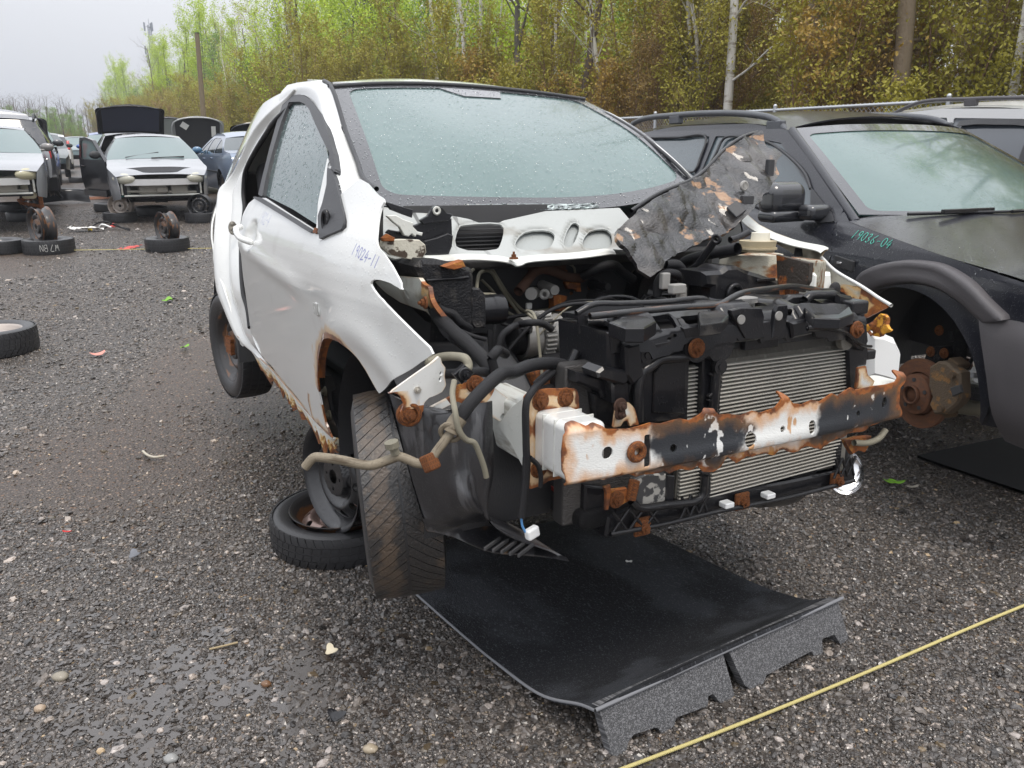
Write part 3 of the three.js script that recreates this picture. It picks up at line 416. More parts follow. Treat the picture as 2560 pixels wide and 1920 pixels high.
// --- cabin
{
  const c = mesh('cabin_floor', [rb(2.1, .04, 1.3, -1.5, .42, 0, .01), rb(.05, .5, 1.3, -.36, .66, 0, .01), rb(.06, .5, 1.25, -2.62, .9, 0, .02)], M.dark, car);
  const seat = (x, z, nm) => mesh(nm, [rb(.48, .16, .48, x, .58, z, .06), rb(.14, .60, .46, x - .27, .90, z, .06, 0, 0, .22), rb(.09, .18, .26, x - .36, 1.26, z, .05, 0, 0, .15)], M.seat || (M.seat = mat([.05, .05, .055], .9, 0, { bumpMap: fine20, bumpScale: .001 })), car);
  seat(-1.15, .36, 'front_seat'); seat(-1.15, -.36, 'front_seat'); mesh('rear_seat', [rb(.48, .16, 1.2, -2.0, .58, 0, .06), rb(.14, .6, 1.2, -2.28, .9, 0, .06, 0, 0, .25)], M.seat, car);
  mesh('dashboard', [rb(.38, .22, 1.26, -.62, .90, 0, .07)], M.dark, car);
  mesh('steering_wheel', at(new THREE.TorusGeometry(.18, .015, 8, 28), -.86, .98, -.36, 0, Math.PI / 2 - .35, .2), M.black, car);
  mesh('cardboard_sheet', [rb(.34, .004, .22, -.62, 1.02, .36, .001, 0, .3, .1), rb(.3, .004, .12, -.56, 1.015, .02, .001, 0, -.2, .05)], mat([.74, .72, .62], .8), car);
}
// --- cowl, bulkhead
{
  const cp = [[-.33,1.013,.628],[-.305,.996,.572],[-.298,.992,.489],[-.29,.986,.432],[-.261,.966,.336],[-.259,.965,.273],[-.3,.993,.081],[-.31,1,-.221],[-.229,.945,-.227],[-.121,.87,-.15],[-.129,.876,-.051],[-.117,.868,.088],[-.11,.863,.284],[-.1,.856,.306],[-.1,.856,.325],[-.111,.864,.339],[-.129,.876,.439],[-.129,.876,.549],[-.131,.877,.626],[-.127,.875,.672],[-.145,.887,.698]].map(zy);
  const holes = [[[-.239,.952,.413],[-.246,.956,.395],[-.244,.955,.268],[-.232,.947,.266],[-.161,.898,.316],[-.146,.888,.336],[-.161,.898,.461]], [[-.209,.931,.203],[-.211,.932,.108],[-.197,.923,.101],[-.151,.891,.141],[-.141,.884,.161],[-.146,.888,.265],[-.159,.897,.264]], [[-.239,.951,.012],[-.243,.954,-.013],[-.231,.946,-.014],[-.15,.89,.063],[-.141,.885,.086],[-.147,.888,.097]], [[-.205,.928,-.038],[-.207,.929,-.117],[-.143,.886,-.083],[-.143,.885,.029]]].map((h) => smooth(h.map(zy), 3));
  const press = (z, y) => { let d = .5; for (const h of holes) d = Math.min(d, Math.abs(poly(h)(z, y))); return -.012 * ss(.016, .002, d); };
  const m = tex(1024, 512, (u, v) => { const a = fbm(u * 9, v * 6, 5), s = fbm(u * 46, v * 2.5, 3); return mixc(mixc([.37, .385, .37], [.24, .23, .20], ss(.5, .8, a)), [.03, .028, .025], .8 * ss(.70, .76, s) * ss(.55, .75, u) * ss(.95, .85, u)); });
  const cw = mesh('cowl_panel', sheet(minus(poly(cp), ...holes.map((h) => poly(h))), box2(cp, .01), .008, (z, y) => [1.15 - 1.46 * y - .022 + press(z, y), y, z], .006, true), mat(null, .45, 0, { map: m, clearcoat: .35, bumpMap: drops2, bumpScale: .0005 }), car);
  each('pocket_floor', holes.slice(1).map((h) => sheet(inset(poly(h), -.012), box2(h, .02), .02, (z, y) => [1.15 - 1.46 * y - .062, y, z], .004)), mat([.33, .35, .34], .5, 0, { bumpMap: drops2, bumpScale: .0006 }), cw);
  const lip = smooth([[-.11,.879,.634],[-.11,.877,.557],[-.11,.877,.449],[-.11,.863,.339],[-.11,.854,.318],[-.11,.857,.296],[-.11,.862,.284],[-.11,.868,.092],[-.11,.877,-.037]], 5, false);
  mesh('cowl_lip', panel(surf([lip.map((p) => [p[0] - .03, p[1] + .004, p[2]]), lip.map((p) => [p[0] + .01, p[1] + .008, p[2]]), lip.map((p) => [p[0] + .028, p[1] - .006, p[2]])]), .8, .06, .015, .004), M.inner, cw);
  const lb = [[-.085,.863,.331]][0]; mesh('lip_bolt', bolt(lb[0] + .01, lb[1] + .008, lb[2], .008, 'y'), M.rustPart, cw);
  mesh('air_inlet_grille', [rb(.01, .2, .5, -.33, .92, .32, .002), ...Array.from({ length: 6 }, (_, i) => rb(.012, .004, .24, -.31, .885 + i * .012, .34, .001))], M.dark, cw);
  mesh('bulkhead', [rb(.03, .62, 1.42, -.40, .60, 0, .01), rb(.2, .03, 1.36, -.30, .845, 0, .01)], M.firewall, car);
  mesh('left_inner_wing', [rb(.75, .4, .03, -.02, .46, -.64, .01)], M.greaseBlack, car);
  // torn cowl ends on the right: black sheet, bent white bracket, rust stained plate
  const pz = (pts, x, d) => plateX(pts, x, d, .002);
  mesh('cowl_end_trim', [pz([[-.16,.966,.611],[-.16,.975,.583],[-.16,.984,.519],[-.16,.985,.492],[-.16,.941,.491],[-.16,.921,.498],[-.16,.919,.535],[-.16,.924,.577],[-.16,.932,.63],[-.16,.936,.664],[-.16,.952,.686],[-.16,.958,.679],[-.16,.953,.653]], -.17, .012), pz([[-.15,.984,.589],[-.15,.995,.566],[-.15,1.017,.551],[-.15,1.024,.537],[-.15,1.017,.523],[-.15,1.002,.509],[-.15,.998,.492],[-.15,.984,.502],[-.15,.974,.58]], -.16, .01), pz([[-.13,.926,.586],[-.13,.934,.547],[-.13,.945,.515],[-.13,.939,.501],[-.13,.91,.505],[-.13,.887,.516],[-.13,.877,.548],[-.13,.879,.587]], -.15, .02), pz([[-.2,1.035,.675],[-.2,1.023,.639],[-.2,1.011,.594],[-.2,.992,.597],[-.2,1.001,.623],[-.2,1.014,.657]], -.21, .012)], M.blackGloss, car);
  const hl = [[-.145,1.01,.541]][0]; mesh('trim_eyelet', at(new THREE.TorusGeometry(.009, .004, 6, 14), ...hl, 0, Math.PI / 2, 0), M.inner, car);
  mesh('bent_bracket', [pz([[-.13,.998,.695],[-.13,.999,.673],[-.13,.987,.65],[-.13,.978,.623],[-.13,.968,.625],[-.13,.953,.61],[-.13,.95,.596],[-.13,.945,.598],[-.13,.949,.613],[-.13,.943,.617],[-.13,.952,.627],[-.13,.944,.637],[-.13,.947,.648],[-.13,.969,.66],[-.13,.982,.677]], -.14, .016)], M.inner, car);
  mesh('stained_plate', [pz([[-.08,.936,.724],[-.08,.936,.67],[-.08,.933,.623],[-.08,.92,.607],[-.08,.901,.605],[-.08,.889,.614],[-.08,.88,.635],[-.08,.887,.662],[-.08,.898,.705],[-.08,.921,.73]], -.1, .02)], mat(null, .6, 0, { map: rep(tex(256, 256, (u, v) => mixc([.58, .55, .46], [.06, .04, .025], ss(.5, .62, fbm(u * 6, v * 6, 5, 6)))), 8, 8), bumpMap: grain6, bumpScale: .001 }), car);
  each('rust_wedge', [pz([[-.07,.943,.731],[-.07,.952,.719],[-.07,.943,.7],[-.07,.936,.702],[-.07,.937,.73]], -.08, .015), pz([[0,.869,.591],[0,.873,.574],[0,.878,.556],[0,.882,.539],[0,.867,.532],[0,.862,.563],[0,.866,.584]], -.01, .03)], M.rustPart, car);
}
// --- apron, upper rail and headlamp bracket on the right
{
  const ap = [[-.357,.794,.66],[-.282,.809,.66],[-.172,.823,.66],[-.144,.832,.66],[-.071,.836,.66],[.005,.841,.66],[.029,.829,.66],[.07,.824,.66],[.085,.784,.66],[.091,.743,.66],[.098,.717,.66],[.062,.723,.66],[.03,.731,.66],[-.011,.733,.66],[-.014,.747,.66],[-.124,.745,.66],[-.218,.746,.66],[-.297,.764,.66]].map(xy);
  const sd = minus(poly(ap), circ(...[[-.098,.785,.66]][0].slice(0, 2), .013));
  const ex = [[.05,.78,.66]][0];
  const map = rustMap(poly(ap), box2(ap, .01), 512, 512, (x, y) => mixc([.62, .63, .59], [.30, .27, .21], ss(.5, .8, fbm(x * 14, y * 14, 4))), (x, y, d) => (x > ex[0] - .03 ? .03 : .004));
  const a = mesh('upper_apron_rail', sheet(sd, box2(ap, .01), .006, (x, y) => [x, y, .66 - .05 * ss(.80, .70, y)], .012, true), mat(null, .5, 0, { map, clearcoat: .3, bumpMap: grain6, bumpScale: .0008 }), car);
  mesh('apron_top', panel(surf([[[-.317,.86,.62],[-.269,.847,.62],[-.222,.831,.62],[-.137,.825,.6]], [[-.454,.855,.5],[-.414,.844,.5],[-.395,.831,.5],[-.302,.819,.53]]]), .3, .12, .02, .01), M.inner, a);
  const rbolt = [[.087,.787,.675]][0]; mesh('rusty_bolt', bolt(rbolt[0], rbolt[1], rbolt[2], .010, 'z'), M.rustPart, a);
  mesh('bump_stop', [at(new THREE.CylinderGeometry(.017, .02, .028, 14), ...[[-.307,.823,.55]][0])], M.rubberHose, a);
  mesh('cream_clip', [rb(.04, .012, .02, ...[[-.34,.844,.56]][0], .003), rb(.03, .012, .014, ...[[-.351,.832,.56]][0], .003)], mat([.62, .55, .38], .5), a);
  // headlamp bracket under the fender nose
  const hb = [[.32,.625,.882],[.32,.664,.817],[.32,.703,.749],[.32,.685,.744],[.32,.67,.731],[.32,.651,.734],[.32,.627,.728],[.32,.613,.74],[.32,.61,.756],[.32,.607,.777],[.32,.596,.789],[.32,.574,.791],[.32,.561,.813],[.32,.556,.83],[.32,.565,.841],[.32,.581,.846],[.32,.598,.838],[.32,.622,.848],[.32,.63,.863]];
  const hz = hb.map(zy), hs = poly(hz), hx = (z, y) => [.32 + .018 * ss(.72, .78, z) + .1 * (y - .62), y, z];
  const low = Math.min(...hz.map((p) => p[1]));
  const hm = rustMap(hs, box2(hz, .01), 512, 512, whiteAt, (x, y) => (y < low + .035 ? .04 : y < low + .075 && x > .80 ? .02 : .004));
  const hm1 = mesh('headlamp_bracket', sheet(minus(hs, circ(...zy([[.32,.659,.745]][0]), .006), circ(...zy([[.32,.645,.747]][0]), .006)), box2(hz, .01), .006, hx, .006, true), coat(hm), car);
  const b1 = [[.335,.629,.806]][0], b2 = [[.335,.571,.824]][0];
  mesh('clip_bolt', bolt(...b1, .009), M.steelZinc, hm1);
  mesh('rusty_bolt', [bolt(...b2, .014), at(new THREE.TorusGeometry(.024, .006, 8, 18), ...b2, 0, 1.2, 0)], M.rustPart, hm1);
  const br = [[.3,.552,.818],[.3,.567,.775],[.3,.596,.697],[.3,.617,.692],[.3,.622,.657],[.3,.638,.634],[.3,.6,.591],[.3,.558,.539],[.3,.486,.538],[.3,.523,.591],[.3,.552,.632],[.3,.579,.692],[.3,.562,.741],[.3,.546,.79]].map(zy);
  const bs = poly(br), bm = rustMap(bs, box2(br, .01), 512, 256, whiteAt, (x, y) => (Math.hypot(x - br[4][0], y - br[4][1]) < .07 ? .035 : .004));
  const b = mesh('brace_bar', sheet(minus(bs, circ(...zy([[.3,.592,.646]][0]), .010), circ(...zy([[.3,.525,.568]][0]), .008)), box2(br, .01), .006, (z, y) => [.30, y, z], .01, true), coat(bm), car);
  mesh('rusty_bolt', bolt(...[[.31,.617,.646]][0], .013), M.rustPart, b);
  mesh('rail_rod', [wire([[.28,.674,.75],[.28,.683,.725],[.33,.694,.704],[.36,.692,.691],[.37,.676,.689],[.38,.667,.713]], .0105, 10)], M.pipe, car);
  mesh('pipe_clamp', [plateX([[.39,.668,.736],[.39,.686,.712],[.39,.667,.689],[.39,.646,.718]], .385, .012), bolt(...[[.41,.67,.717]][0], .009)], M.blackGloss, car);
}
// --- right wheel-arch liner: hanging black plastic with its torn lower lip
{
  const L = surf([[[.488,.19,.479],[.402,.17,.503],[.364,.17,.549],[.316,.17,.607],[.3,.245,.733],[.3,.263,.777]],
    [[.432,.195,.487],[.327,.19,.486],[.274,.2,.508],[.255,.21,.559],[.31,.272,.737],[.31,.287,.785]],
    [[.35,.27,.626],[.35,.292,.639],[.36,.322,.674],[.34,.307,.705],[.33,.312,.75],[.31,.323,.793]],
    [[.34,.408,.617],[.355,.42,.66],[.34,.421,.693],[.35,.433,.746],[.32,.43,.787],[.3,.439,.819]],
    [[.33,.52,.614],[.345,.53,.654],[.33,.531,.692],[.34,.55,.744],[.31,.558,.793],[.29,.541,.84]],
    [[.33,.577,.614],[.33,.573,.657],[.33,.57,.706],[.32,.569,.75],[.3,.589,.807],[.28,.613,.854]]]);
  const lm = tex(512, 512, (u, v) => { const a = fbm(u * 12, v * 5, 5), b = ss(.60, .72, fbm(u * 10 + 3, v * 4, 4)); return mixc(mixc([.018, .018, .02], [.07, .07, .075], b), [.17, .10, .05], .75 * ss(.62, .8, a) * ss(.36, .1, v)); });
  const lin = mesh('wheel_arch_liner', panel((u, v) => { const p = L(u, v), k = .006 * Math.sin(u * 17 + 1) * ss(.3, .45, v); return [p[0] + k, p[1], p[2]]; }, .75, .8, .015, .005, (u, v) => -Math.min(u, v, .75 - u, .8 - v) - .006 * vn(u * 30, v * 30), true), mat(null, .36, 0, { map: lm, clearcoat: 1, clearcoatRoughness: .08, bumpMap: drops2, bumpScale: .0012 }), car);
  mesh('lip_louvre', Array.from({ length: 5 }, (_, i) => { const a = [[.349,.215,.619]][0], b = [[.42,.215,.563]][0], t = i / 4; return rb(.006, .010, .075, lerp(a[0], b[0], t), lerp(a[1], b[1], t) - .004, lerp(a[2], b[2], t), .002, 0, .55, 0); }), M.dark, lin);
  // bracket between fender foot and wheel
  const fb = [[-.879,.382,.72],[-.753,.419,.72],[-.723,.388,.72],[-.677,.316,.72],[-.585,.266,.72],[-.525,.236,.72],[-.518,.212,.72],[-.621,.184,.72],[-.699,.2,.72],[-.775,.242,.72],[-.839,.298,.72],[-.867,.348,.72]];
  const f = mesh('liner_bracket', plateZ(fb, .70, .03, .004), M.plastic, car);
  each('bracket_bolt', [bolt(...[[-.715,.376,.735]][0], .011, 'z'), bolt(...[[-.675,.3,.735]][0], .011, 'z'), bolt(...[[-.55,.236,.735]][0], .012, 'z')], M.pipe, f);
  mesh('arch_liner_shell', [at(new THREE.CylinderGeometry(.36, .36, .36, 26, 1, true, Math.PI / 2 - .15, Math.PI + .3), -.06, .29, .60, Math.PI / 2, 0, 0), at(new THREE.CircleGeometry(.36, 26, 0, Math.PI), -.06, .30, .42)], M.black, car);
}
// --- engine bay
{
  const px = (s, x, d, m, n, bv = .004) => mesh(n, plateX(s, x - d, d, bv), m, car);
  const bat = px([[-.02,.867,.649],[-.02,.876,.639],[-.02,.871,.582],[-.02,.858,.527],[-.02,.848,.506],[-.02,.832,.502],[-.02,.705,.503],[-.02,.695,.543],[-.02,.744,.591],[-.02,.755,.612],[-.02,.809,.621],[-.02,.829,.63]], -.02, .22, M.greaseBlack, 'air_box', .012);
  mesh('box_seam', [tube([[-.005,.832,.635],[-.005,.833,.589],[-.005,.833,.541],[-.005,.835,.511]], .004, 20)], M.plastic, bat);
  const abs = px([[-.03,.798,.495],[-.03,.798,.477],[-.03,.78,.461],[-.03,.693,.46],[-.03,.693,.489],[-.03,.707,.499]], -.01, .06, M.greaseBlack, 'brake_unit');
  const ac = [[-.02,.733,.439]][0];
  mesh('unit_motor', [at(new THREE.CylinderGeometry(.042, .042, .13, 24), ac[0] - .03, ac[1], ac[2] + .01, Math.PI / 2, 0, 0), at(new THREE.CylinderGeometry(.0435, .0435, .02, 24, 1, true), ac[0] - .03, ac[1], ac[2] - .03, Math.PI / 2, 0, 0)], M.blackGloss, abs);
  mesh('brake_pipe', [tube([[-.1,.778,.46],[-.12,.822,.453],[-.18,.832,.416],[-.28,.828,.344],[-.28,.825,.303],[-.28,.798,.283],[-.28,.744,.245],[-.28,.692,.198],[-.28,.679,.177],[-.28,.679,.07]], .0055), tube([[-.1,.78,.441],[-.14,.815,.416],[-.2,.825,.373],[-.27,.811,.304],[-.27,.762,.272],[-.27,.695,.221],[-.27,.669,.195],[-.27,.669,.121],[-.27,.658,-.006]], .0055), tube([[-.29,.789,.331],[-.29,.749,.29],[-.29,.695,.253],[-.29,.669,.219],[-.29,.659,.158],[-.29,.654,.064]], .0045), tube([[-.08,.775,.434],[-.08,.769,.389],[-.08,.754,.365],[-.08,.73,.361],[-.08,.697,.376]], .0045), tube([[-.3,.832,.338],[-.3,.831,.192],[-.3,.827,.016],[-.3,.812,-.021],[-.3,.769,-.027]], .004)], M.pipe, car);
  mesh('pipe_clip', [rb(.012, .02, .02, ...[[-.255,.7,.178]][0], .003), rb(.012, .012, .022, ...[[-.255,.679,.173]][0], .003), rb(.012, .012, .022, ...[[-.255,.667,.173]][0], .003)], M.paper, car);
  mesh('heater_pipe_bracket', [tube([[-.2,.757,.247],[-.24,.786,.191],[-.26,.808,.154],[-.26,.815,.128],[-.26,.807,.085],[-.26,.787,.031],[-.26,.78,-.029],[-.24,.792,-.029]], .016, 40, 10), plateX([[-.3,.824,.162],[-.3,.822,.025],[-.3,.808,.024],[-.3,.808,.153]], -.3, .02)], M.rustDark, car);
  mesh('heater_hose', tube([[-.24,.79,-.02],[-.2,.809,-.034],[-.18,.824,-.061],[-.18,.825,-.098],[-.2,.796,-.15],[-.2,.77,-.195]], .017, 30, 10), M.rubberHose, car);
  mesh('expansion_valve', [plateX([[-.26,.724,.088],[-.26,.728,.074],[-.26,.722,.038],[-.26,.713,.038],[-.26,.708,.047],[-.26,.684,.042],[-.26,.676,.046],[-.26,.679,.078],[-.26,.683,.087],[-.26,.695,.085]], -.28, .03), plateX([[-.28,.766,.027],[-.28,.771,-.028],[-.28,.733,-.034],[-.28,.734,-.02],[-.28,.742,-.015],[-.28,.746,.017]], -.29, .015)], M.rustPart, car);
  mesh('heater_stub', [rod([[-.2,.747,.201]][0], [[-.3,.735,.131]][0], .02), rod(...[[[-.2,.737,.128]][0], [[-.28,.733,.129]][0]], .009), at(new THREE.TorusGeometry(.012, .006, 8, 14), ...[[-.19,.744,.158]][0], 0, .8, 0), rod([[-.18,.756,.125]][0], [[-.28,.763,.116]][0], .016)], M.alu, car);
  mesh('grommet_ring', [at(new THREE.TorusGeometry(.062, .005, 8, 30), ...[[-.375,.738,.07]][0], 0, Math.PI / 2, 0), at(new THREE.TorusGeometry(.055, .005, 8, 30), ...[[-.375,.717,-.159]][0], 0, Math.PI / 2, 0, [.8, 1.5, 1])], M.aluDirty, car);
  mesh('heater_outlet', [rod([[-.18,.755,-.079]][0], [[-.3,.75,-.089]][0], .012), rod([[-.25,.75,-.097]][0], [[-.32,.746,-.112]][0], .02), rod([[-.14,.711,-.065]][0], [[-.26,.716,-.068]][0], .022)], M.rubberHose, car);
  mesh('brake_servo', [at(new THREE.CylinderGeometry(.115, .125, .09, 36), -.27, .70, -.36, 0, 0, Math.PI / 2), at(new THREE.CylinderGeometry(.06, .09, .03, 30), -.215, .70, -.36, 0, 0, -Math.PI / 2)], M.blackGloss, car);
  // engine block, alternator, mounts
  mesh('engine_block', [rb(.34, .24, .52, -.02, .47, .02, .03), rb(.24, .10, .36, -.04, .61, -.16, .03), rb(.22, .2, .3, .0, .42, .32, .04)], M.greaseBlack, car);
  const al = [[-.083,.633,.25]][0];
  const alt = mesh('alternator', [at(new THREE.CylinderGeometry(.062, .062, .05, 30), al[0], al[1], al[2] + .03, Math.PI / 2, 0, 0), at(new THREE.CylinderGeometry(.070, .070, .03, 30), al[0], al[1], al[2] - .015, Math.PI / 2, 0, 0), at(new THREE.CylinderGeometry(.058, .066, .05, 30), al[0], al[1], al[2] - .05, Math.PI / 2, 0, 0), rb(.03, .16, .03, al[0] + .02, al[1] - .09, al[2] - .01, .006), rb(.16, .02, .03, al[0] + .02, al[1] - .075, al[2] + .02, .005)], M.alu, car);
  mesh('cooling_fin', Array.from({ length: 34 }, (_, i) => { const a = i / 34 * 6.283; return rb(.006, .014, .034, al[0] + .071 * Math.cos(a), al[1] + .071 * Math.sin(a), al[2] - .015, .002, 0, 0, a + 1.57); }), M.alu, alt);
  mesh('end_cover', [at(new THREE.CylinderGeometry(.048, .052, .03, 26), al[0], al[1], al[2] + .065, Math.PI / 2, 0, 0), bolt(al[0] - .02, al[1] + .02, al[2] + .08, .007, 'z'), bolt(al[0] + .025, al[1] - .008, al[2] + .08, .007, 'z')], M.greaseBlack, alt);
  mesh('white_connector', [plateZ([[-.286,.572,.24],[-.204,.62,.24],[-.158,.633,.24],[-.143,.611,.24],[-.173,.595,.24],[-.25,.567,.24],[-.278,.56,.24]], .22, .02)], M.whitePlastic, car);
  mesh('yellow_dipstick', [wire([[.1,.69,.234],[.1,.691,.227],[.1,.671,.224],[.12,.652,.24]], .008)], M.yellow, car);
  mesh('rust_bracket', [rb(.06, .16, .10, .03, .50, .30, .02, .2, .3, 0), rb(.05, .05, .1, .02, .45, .22, .01)], M.rustPart, car);
  mesh('gear_linkage', [rb(.16, .08, .16, -.16, .56, -.22, .02), rod([-.1, .62, -.2], [.02, .64, -.3], .02), rod([-.18, .6, -.15], [-.12, .72, -.2], .018), at(new THREE.TorusGeometry(.05, .012, 8, 20), -.08, .66, -.26, .6, .8, 0)], M.greaseBlack, car);
  mesh('manifold_cover', [rb(.10, .03, .18, .06, .66, -.20, .01, 0, .4, 0), rb(.05, .04, .08, .08, .69, -.26, .01)], M.rustPart, car);
  mesh('sensor_block', [rb(.03, .03, .05, ...[[.1,.777,-.136]][0], .005), rb(.02, .04, .03, ...[[.08,.759,-.171]][0], .005), rb(.02, .05, .03, ...[[.05,.796,-.128]][0], .004)], M.alu, car);
  // wiring loom, hoses
  mesh('wiring_loom', [tube([[.06,.774,.642],[.06,.742,.629],[.1,.726,.624],[.14,.708,.616],[.18,.689,.602],[.22,.665,.589],[.25,.643,.578],[.28,.625,.577]], .020, 50, 8), tube([[.04,.764,.627],[.04,.753,.604],[.04,.742,.577],[.04,.718,.557],[.02,.696,.52]], .012, 30), tube([[.07,.769,.643],[.07,.734,.624],[.07,.709,.584],[.1,.692,.551],[.1,.678,.51]], .006), tube([[.32,.677,.606],[.32,.69,.594],[.2,.663,.516],[.18,.651,.492]], .013), tube([[.32,.677,.605],[.32,.65,.597],[.32,.629,.591]], .012), tube([[.3,.647,.719],[.3,.645,.689],[.3,.644,.646],[.3,.639,.609],[.3,.628,.587]], .012), tube([[.1,.657,.471],[.1,.685,.46],[.1,.702,.436],[.05,.7,.383],[.1,.713,.374],[.1,.706,.33],[.1,.688,.303]], .010), tube([[.3,.594,.473],[.3,.61,.453],[.3,.627,.419],[.3,.633,.388]], .007), tube([[.02,.7,.442],[.02,.657,.444],[.02,.617,.446]], .006), tube([[.05,.694,.474],[.05,.658,.471],[.05,.625,.469]], .008), tube([[0,.817,-.173],[0,.819,-.221],[-.05,.79,-.315],[-.1,.765,-.406]], .008), tube([[.02,.745,-.126],[.02,.793,-.129],[.02,.815,-.157],[.02,.797,-.219],[.02,.758,-.227]], .014), tube([[0,.841,-.166],[0,.834,-.221],[0,.804,-.241],[0,.765,-.237]], .016)], M.rubberHose, car);
  mesh('undertray_flap', panel(surf([[[.05,.732,.638],[.05,.719,.622],[.05,.701,.595]], [[.12,.707,.646],[.12,.685,.6],[.05,.664,.499]], [[.15,.679,.621],[.15,.658,.588],[.1,.646,.522]]]), .3, .2, .02, .01), M.greaseBlack, car);
  // big air-conditioning hose reaching out over the tyre, with its bent tan pipe
  const hz = smooth([[.34,.645,.413],[.36,.659,.469],[.38,.664,.532],[.4,.657,.59],[.44,.666,.643],[.46,.647,.69],[.47,.618,.732],[.47,.584,.762]], 5, false);
  const h = mesh('refrigerant_hose', tube(hz, .0155, 40, 12), M.rubberHose, car);
  mesh('hose_sleeve', [tube([[.47,.59,.758],[.47,.575,.771],[.47,.559,.78]], .019, 10, 14), at(new THREE.TorusGeometry(.022, .006, 8, 16), ...[[.47,.559,.78]][0], .6, .9, 0)], M.tanPipe, h);
  mesh('tan_pipe', tube([[.47,.563,.776],[.47,.54,.796],[.47,.514,.819],[.47,.496,.83],[.46,.497,.855],[.45,.505,.872],[.44,.512,.89],[.43,.506,.903],[.42,.495,.943],[.41,.497,.965],[.39,.506,1],[.36,.508,1.032],[.35,.508,1.05],[.34,.486,1.069]], .0105, 80, 10), M.tanPipe, h);
  mesh('pipe_valve', [rod([[.44,.519,.896]][0], [[.44,.546,.905]][0], .010), rod([[.44,.535,.903]][0], [[.44,.548,.906]][0], .016)], M.pipe, h);
  mesh('pipe_flange', [at(new RoundedBoxGeometry(.028, .038, .034, 2, .006), ...[[.475,.5,.832]][0], 0, .5, .5)], M.rustPart, h);
  mesh('thin_pipe', tube([[.42,.66,.747],[.44,.638,.761],[.48,.607,.773],[.49,.567,.769],[.49,.543,.752],[.49,.534,.734],[.49,.504,.72],[.49,.471,.709],[.49,.448,.704]], .0068, 50), M.pipe, car);
  // strut tower, brake fluid reservoir, battery tray box on the left
  const tw = mesh('strut_tower', [at(new THREE.CylinderGeometry(.10, .125, .17, 30), 0, .775, -.53, 0, 0, 0), rb(.14, .17, .03, .17, .77, -.60, .01)], mat(null, .6, 0, { map: rep(tex(256, 256, (u, v) => mixc(mixc([.56, .53, .43], [.30, .17, .08], ss(.42, .55, fbm(u * 4, v * 4, 4, 4))), rustAt(u * 2, v * 2), ss(.52, .6, fbm(u * 4, v * 4, 4, 4)))), 2, 1), bumpMap: grain6, bumpScale: .002 }), car);
  mesh('tower_plate', [plateZ([[.14,.867,-.5],[.276,.852,-.5],[.276,.799,-.5],[.256,.764,-.5],[.156,.772,-.5]], -.51, .012)], mat(null, .6, 0, { map: rep(tex(256, 256, (u, v) => mixc([.045, .035, .028], rustAt(u * 3, v * 3), ss(.5, .65, fbm(u * 4 + 2, v * 4, 4, 4)))), 6, 6), bumpMap: grain6, bumpScale: .002 }), car);
  const rz = [[.103,.894,-.45]][0];
  const rsv = mesh('brake_fluid_reservoir', [at(new THREE.CylinderGeometry(.058, .052, .035, 26), ...rz), at(new THREE.CylinderGeometry(.060, .060, .006, 26), rz[0], rz[1] - .006, rz[2])], M.creamPlastic, car);
  mesh('reservoir_cap', at(new THREE.CylinderGeometry(.028, .030, .026, 22), rz[0] + .01, rz[1] + .030, rz[2]), mat([.72, .69, .58], .5), rsv);
  mesh('reservoir_stub', [rod([rz[0] - .04, rz[1] - .005, rz[2]], [rz[0] - .11, rz[1] - .03, rz[2] + .06], .018), tube([[.121,.892,-.35],[.041,.875,-.35],[-.044,.856,-.35],[-.117,.833,-.35],[-.17,.798,-.35]], .018, 24, 10)], M.rubberHose, rsv);
  mesh('black_tank', [plateX([[.12,.816,-.219],[.12,.816,-.283],[.12,.828,-.307],[.12,.827,-.344],[.12,.813,-.377],[.12,.796,-.443],[.12,.772,-.524],[.12,.691,-.547],[.12,.711,-.261],[.12,.786,-.261],[.12,.791,-.224]], .02, .1, .012), at(new THREE.TorusGeometry(.022, .006, 8, 20), ...[[.1,.822,-.36]][0], Math.PI / 2, 0, 0), at(new THREE.TorusGeometry(.026, .007, 8, 20), ...[[.14,.756,-.332]][0], 0, Math.PI / 2, 0), rb(.08, .01, .08, ...[[.1,.783,-.464]][0], .003, 0, 0, .2)], M.plastic, car);
  mesh('white_bottle_neck', [plateX([[.2,.805,-.577],[.2,.804,-.645],[.2,.766,-.654],[.2,.712,-.638],[.2,.663,-.629],[.2,.661,-.591],[.2,.705,-.578]], .18, .04, .01)], mat([.86, .87, .82], .4), car);
  const wb = [[.3,.609,-.746],[.3,.604,-.787],[.3,.583,-.848],[.3,.546,-.879],[.3,.46,-.881],[.3,.477,-.832],[.3,.496,-.764]]; mesh('washer_bottle', plateX(wb, .18, .14, .02), M.whitePlastic, car);
  mesh('hood_latch_spring', [tube([[-.02,.929,-.527],[-.02,.915,-.488],[-.02,.906,-.449]], .012), tube([[.072,.916,-.3],[.034,.871,-.3],[-.006,.83,-.3],[-.048,.806,-.3]], .012), at(new THREE.TorusGeometry(.012, .006, 6, 14), ...[[.078,.919,-.3]][0], 0, .5, 0)], M.blackGloss, car);
  mesh('bump_stop', [at(new THREE.CylinderGeometry(.015, .018, .028, 14), ...[[-.074,.85,-.831]][0])], M.rubberHose, car);
}
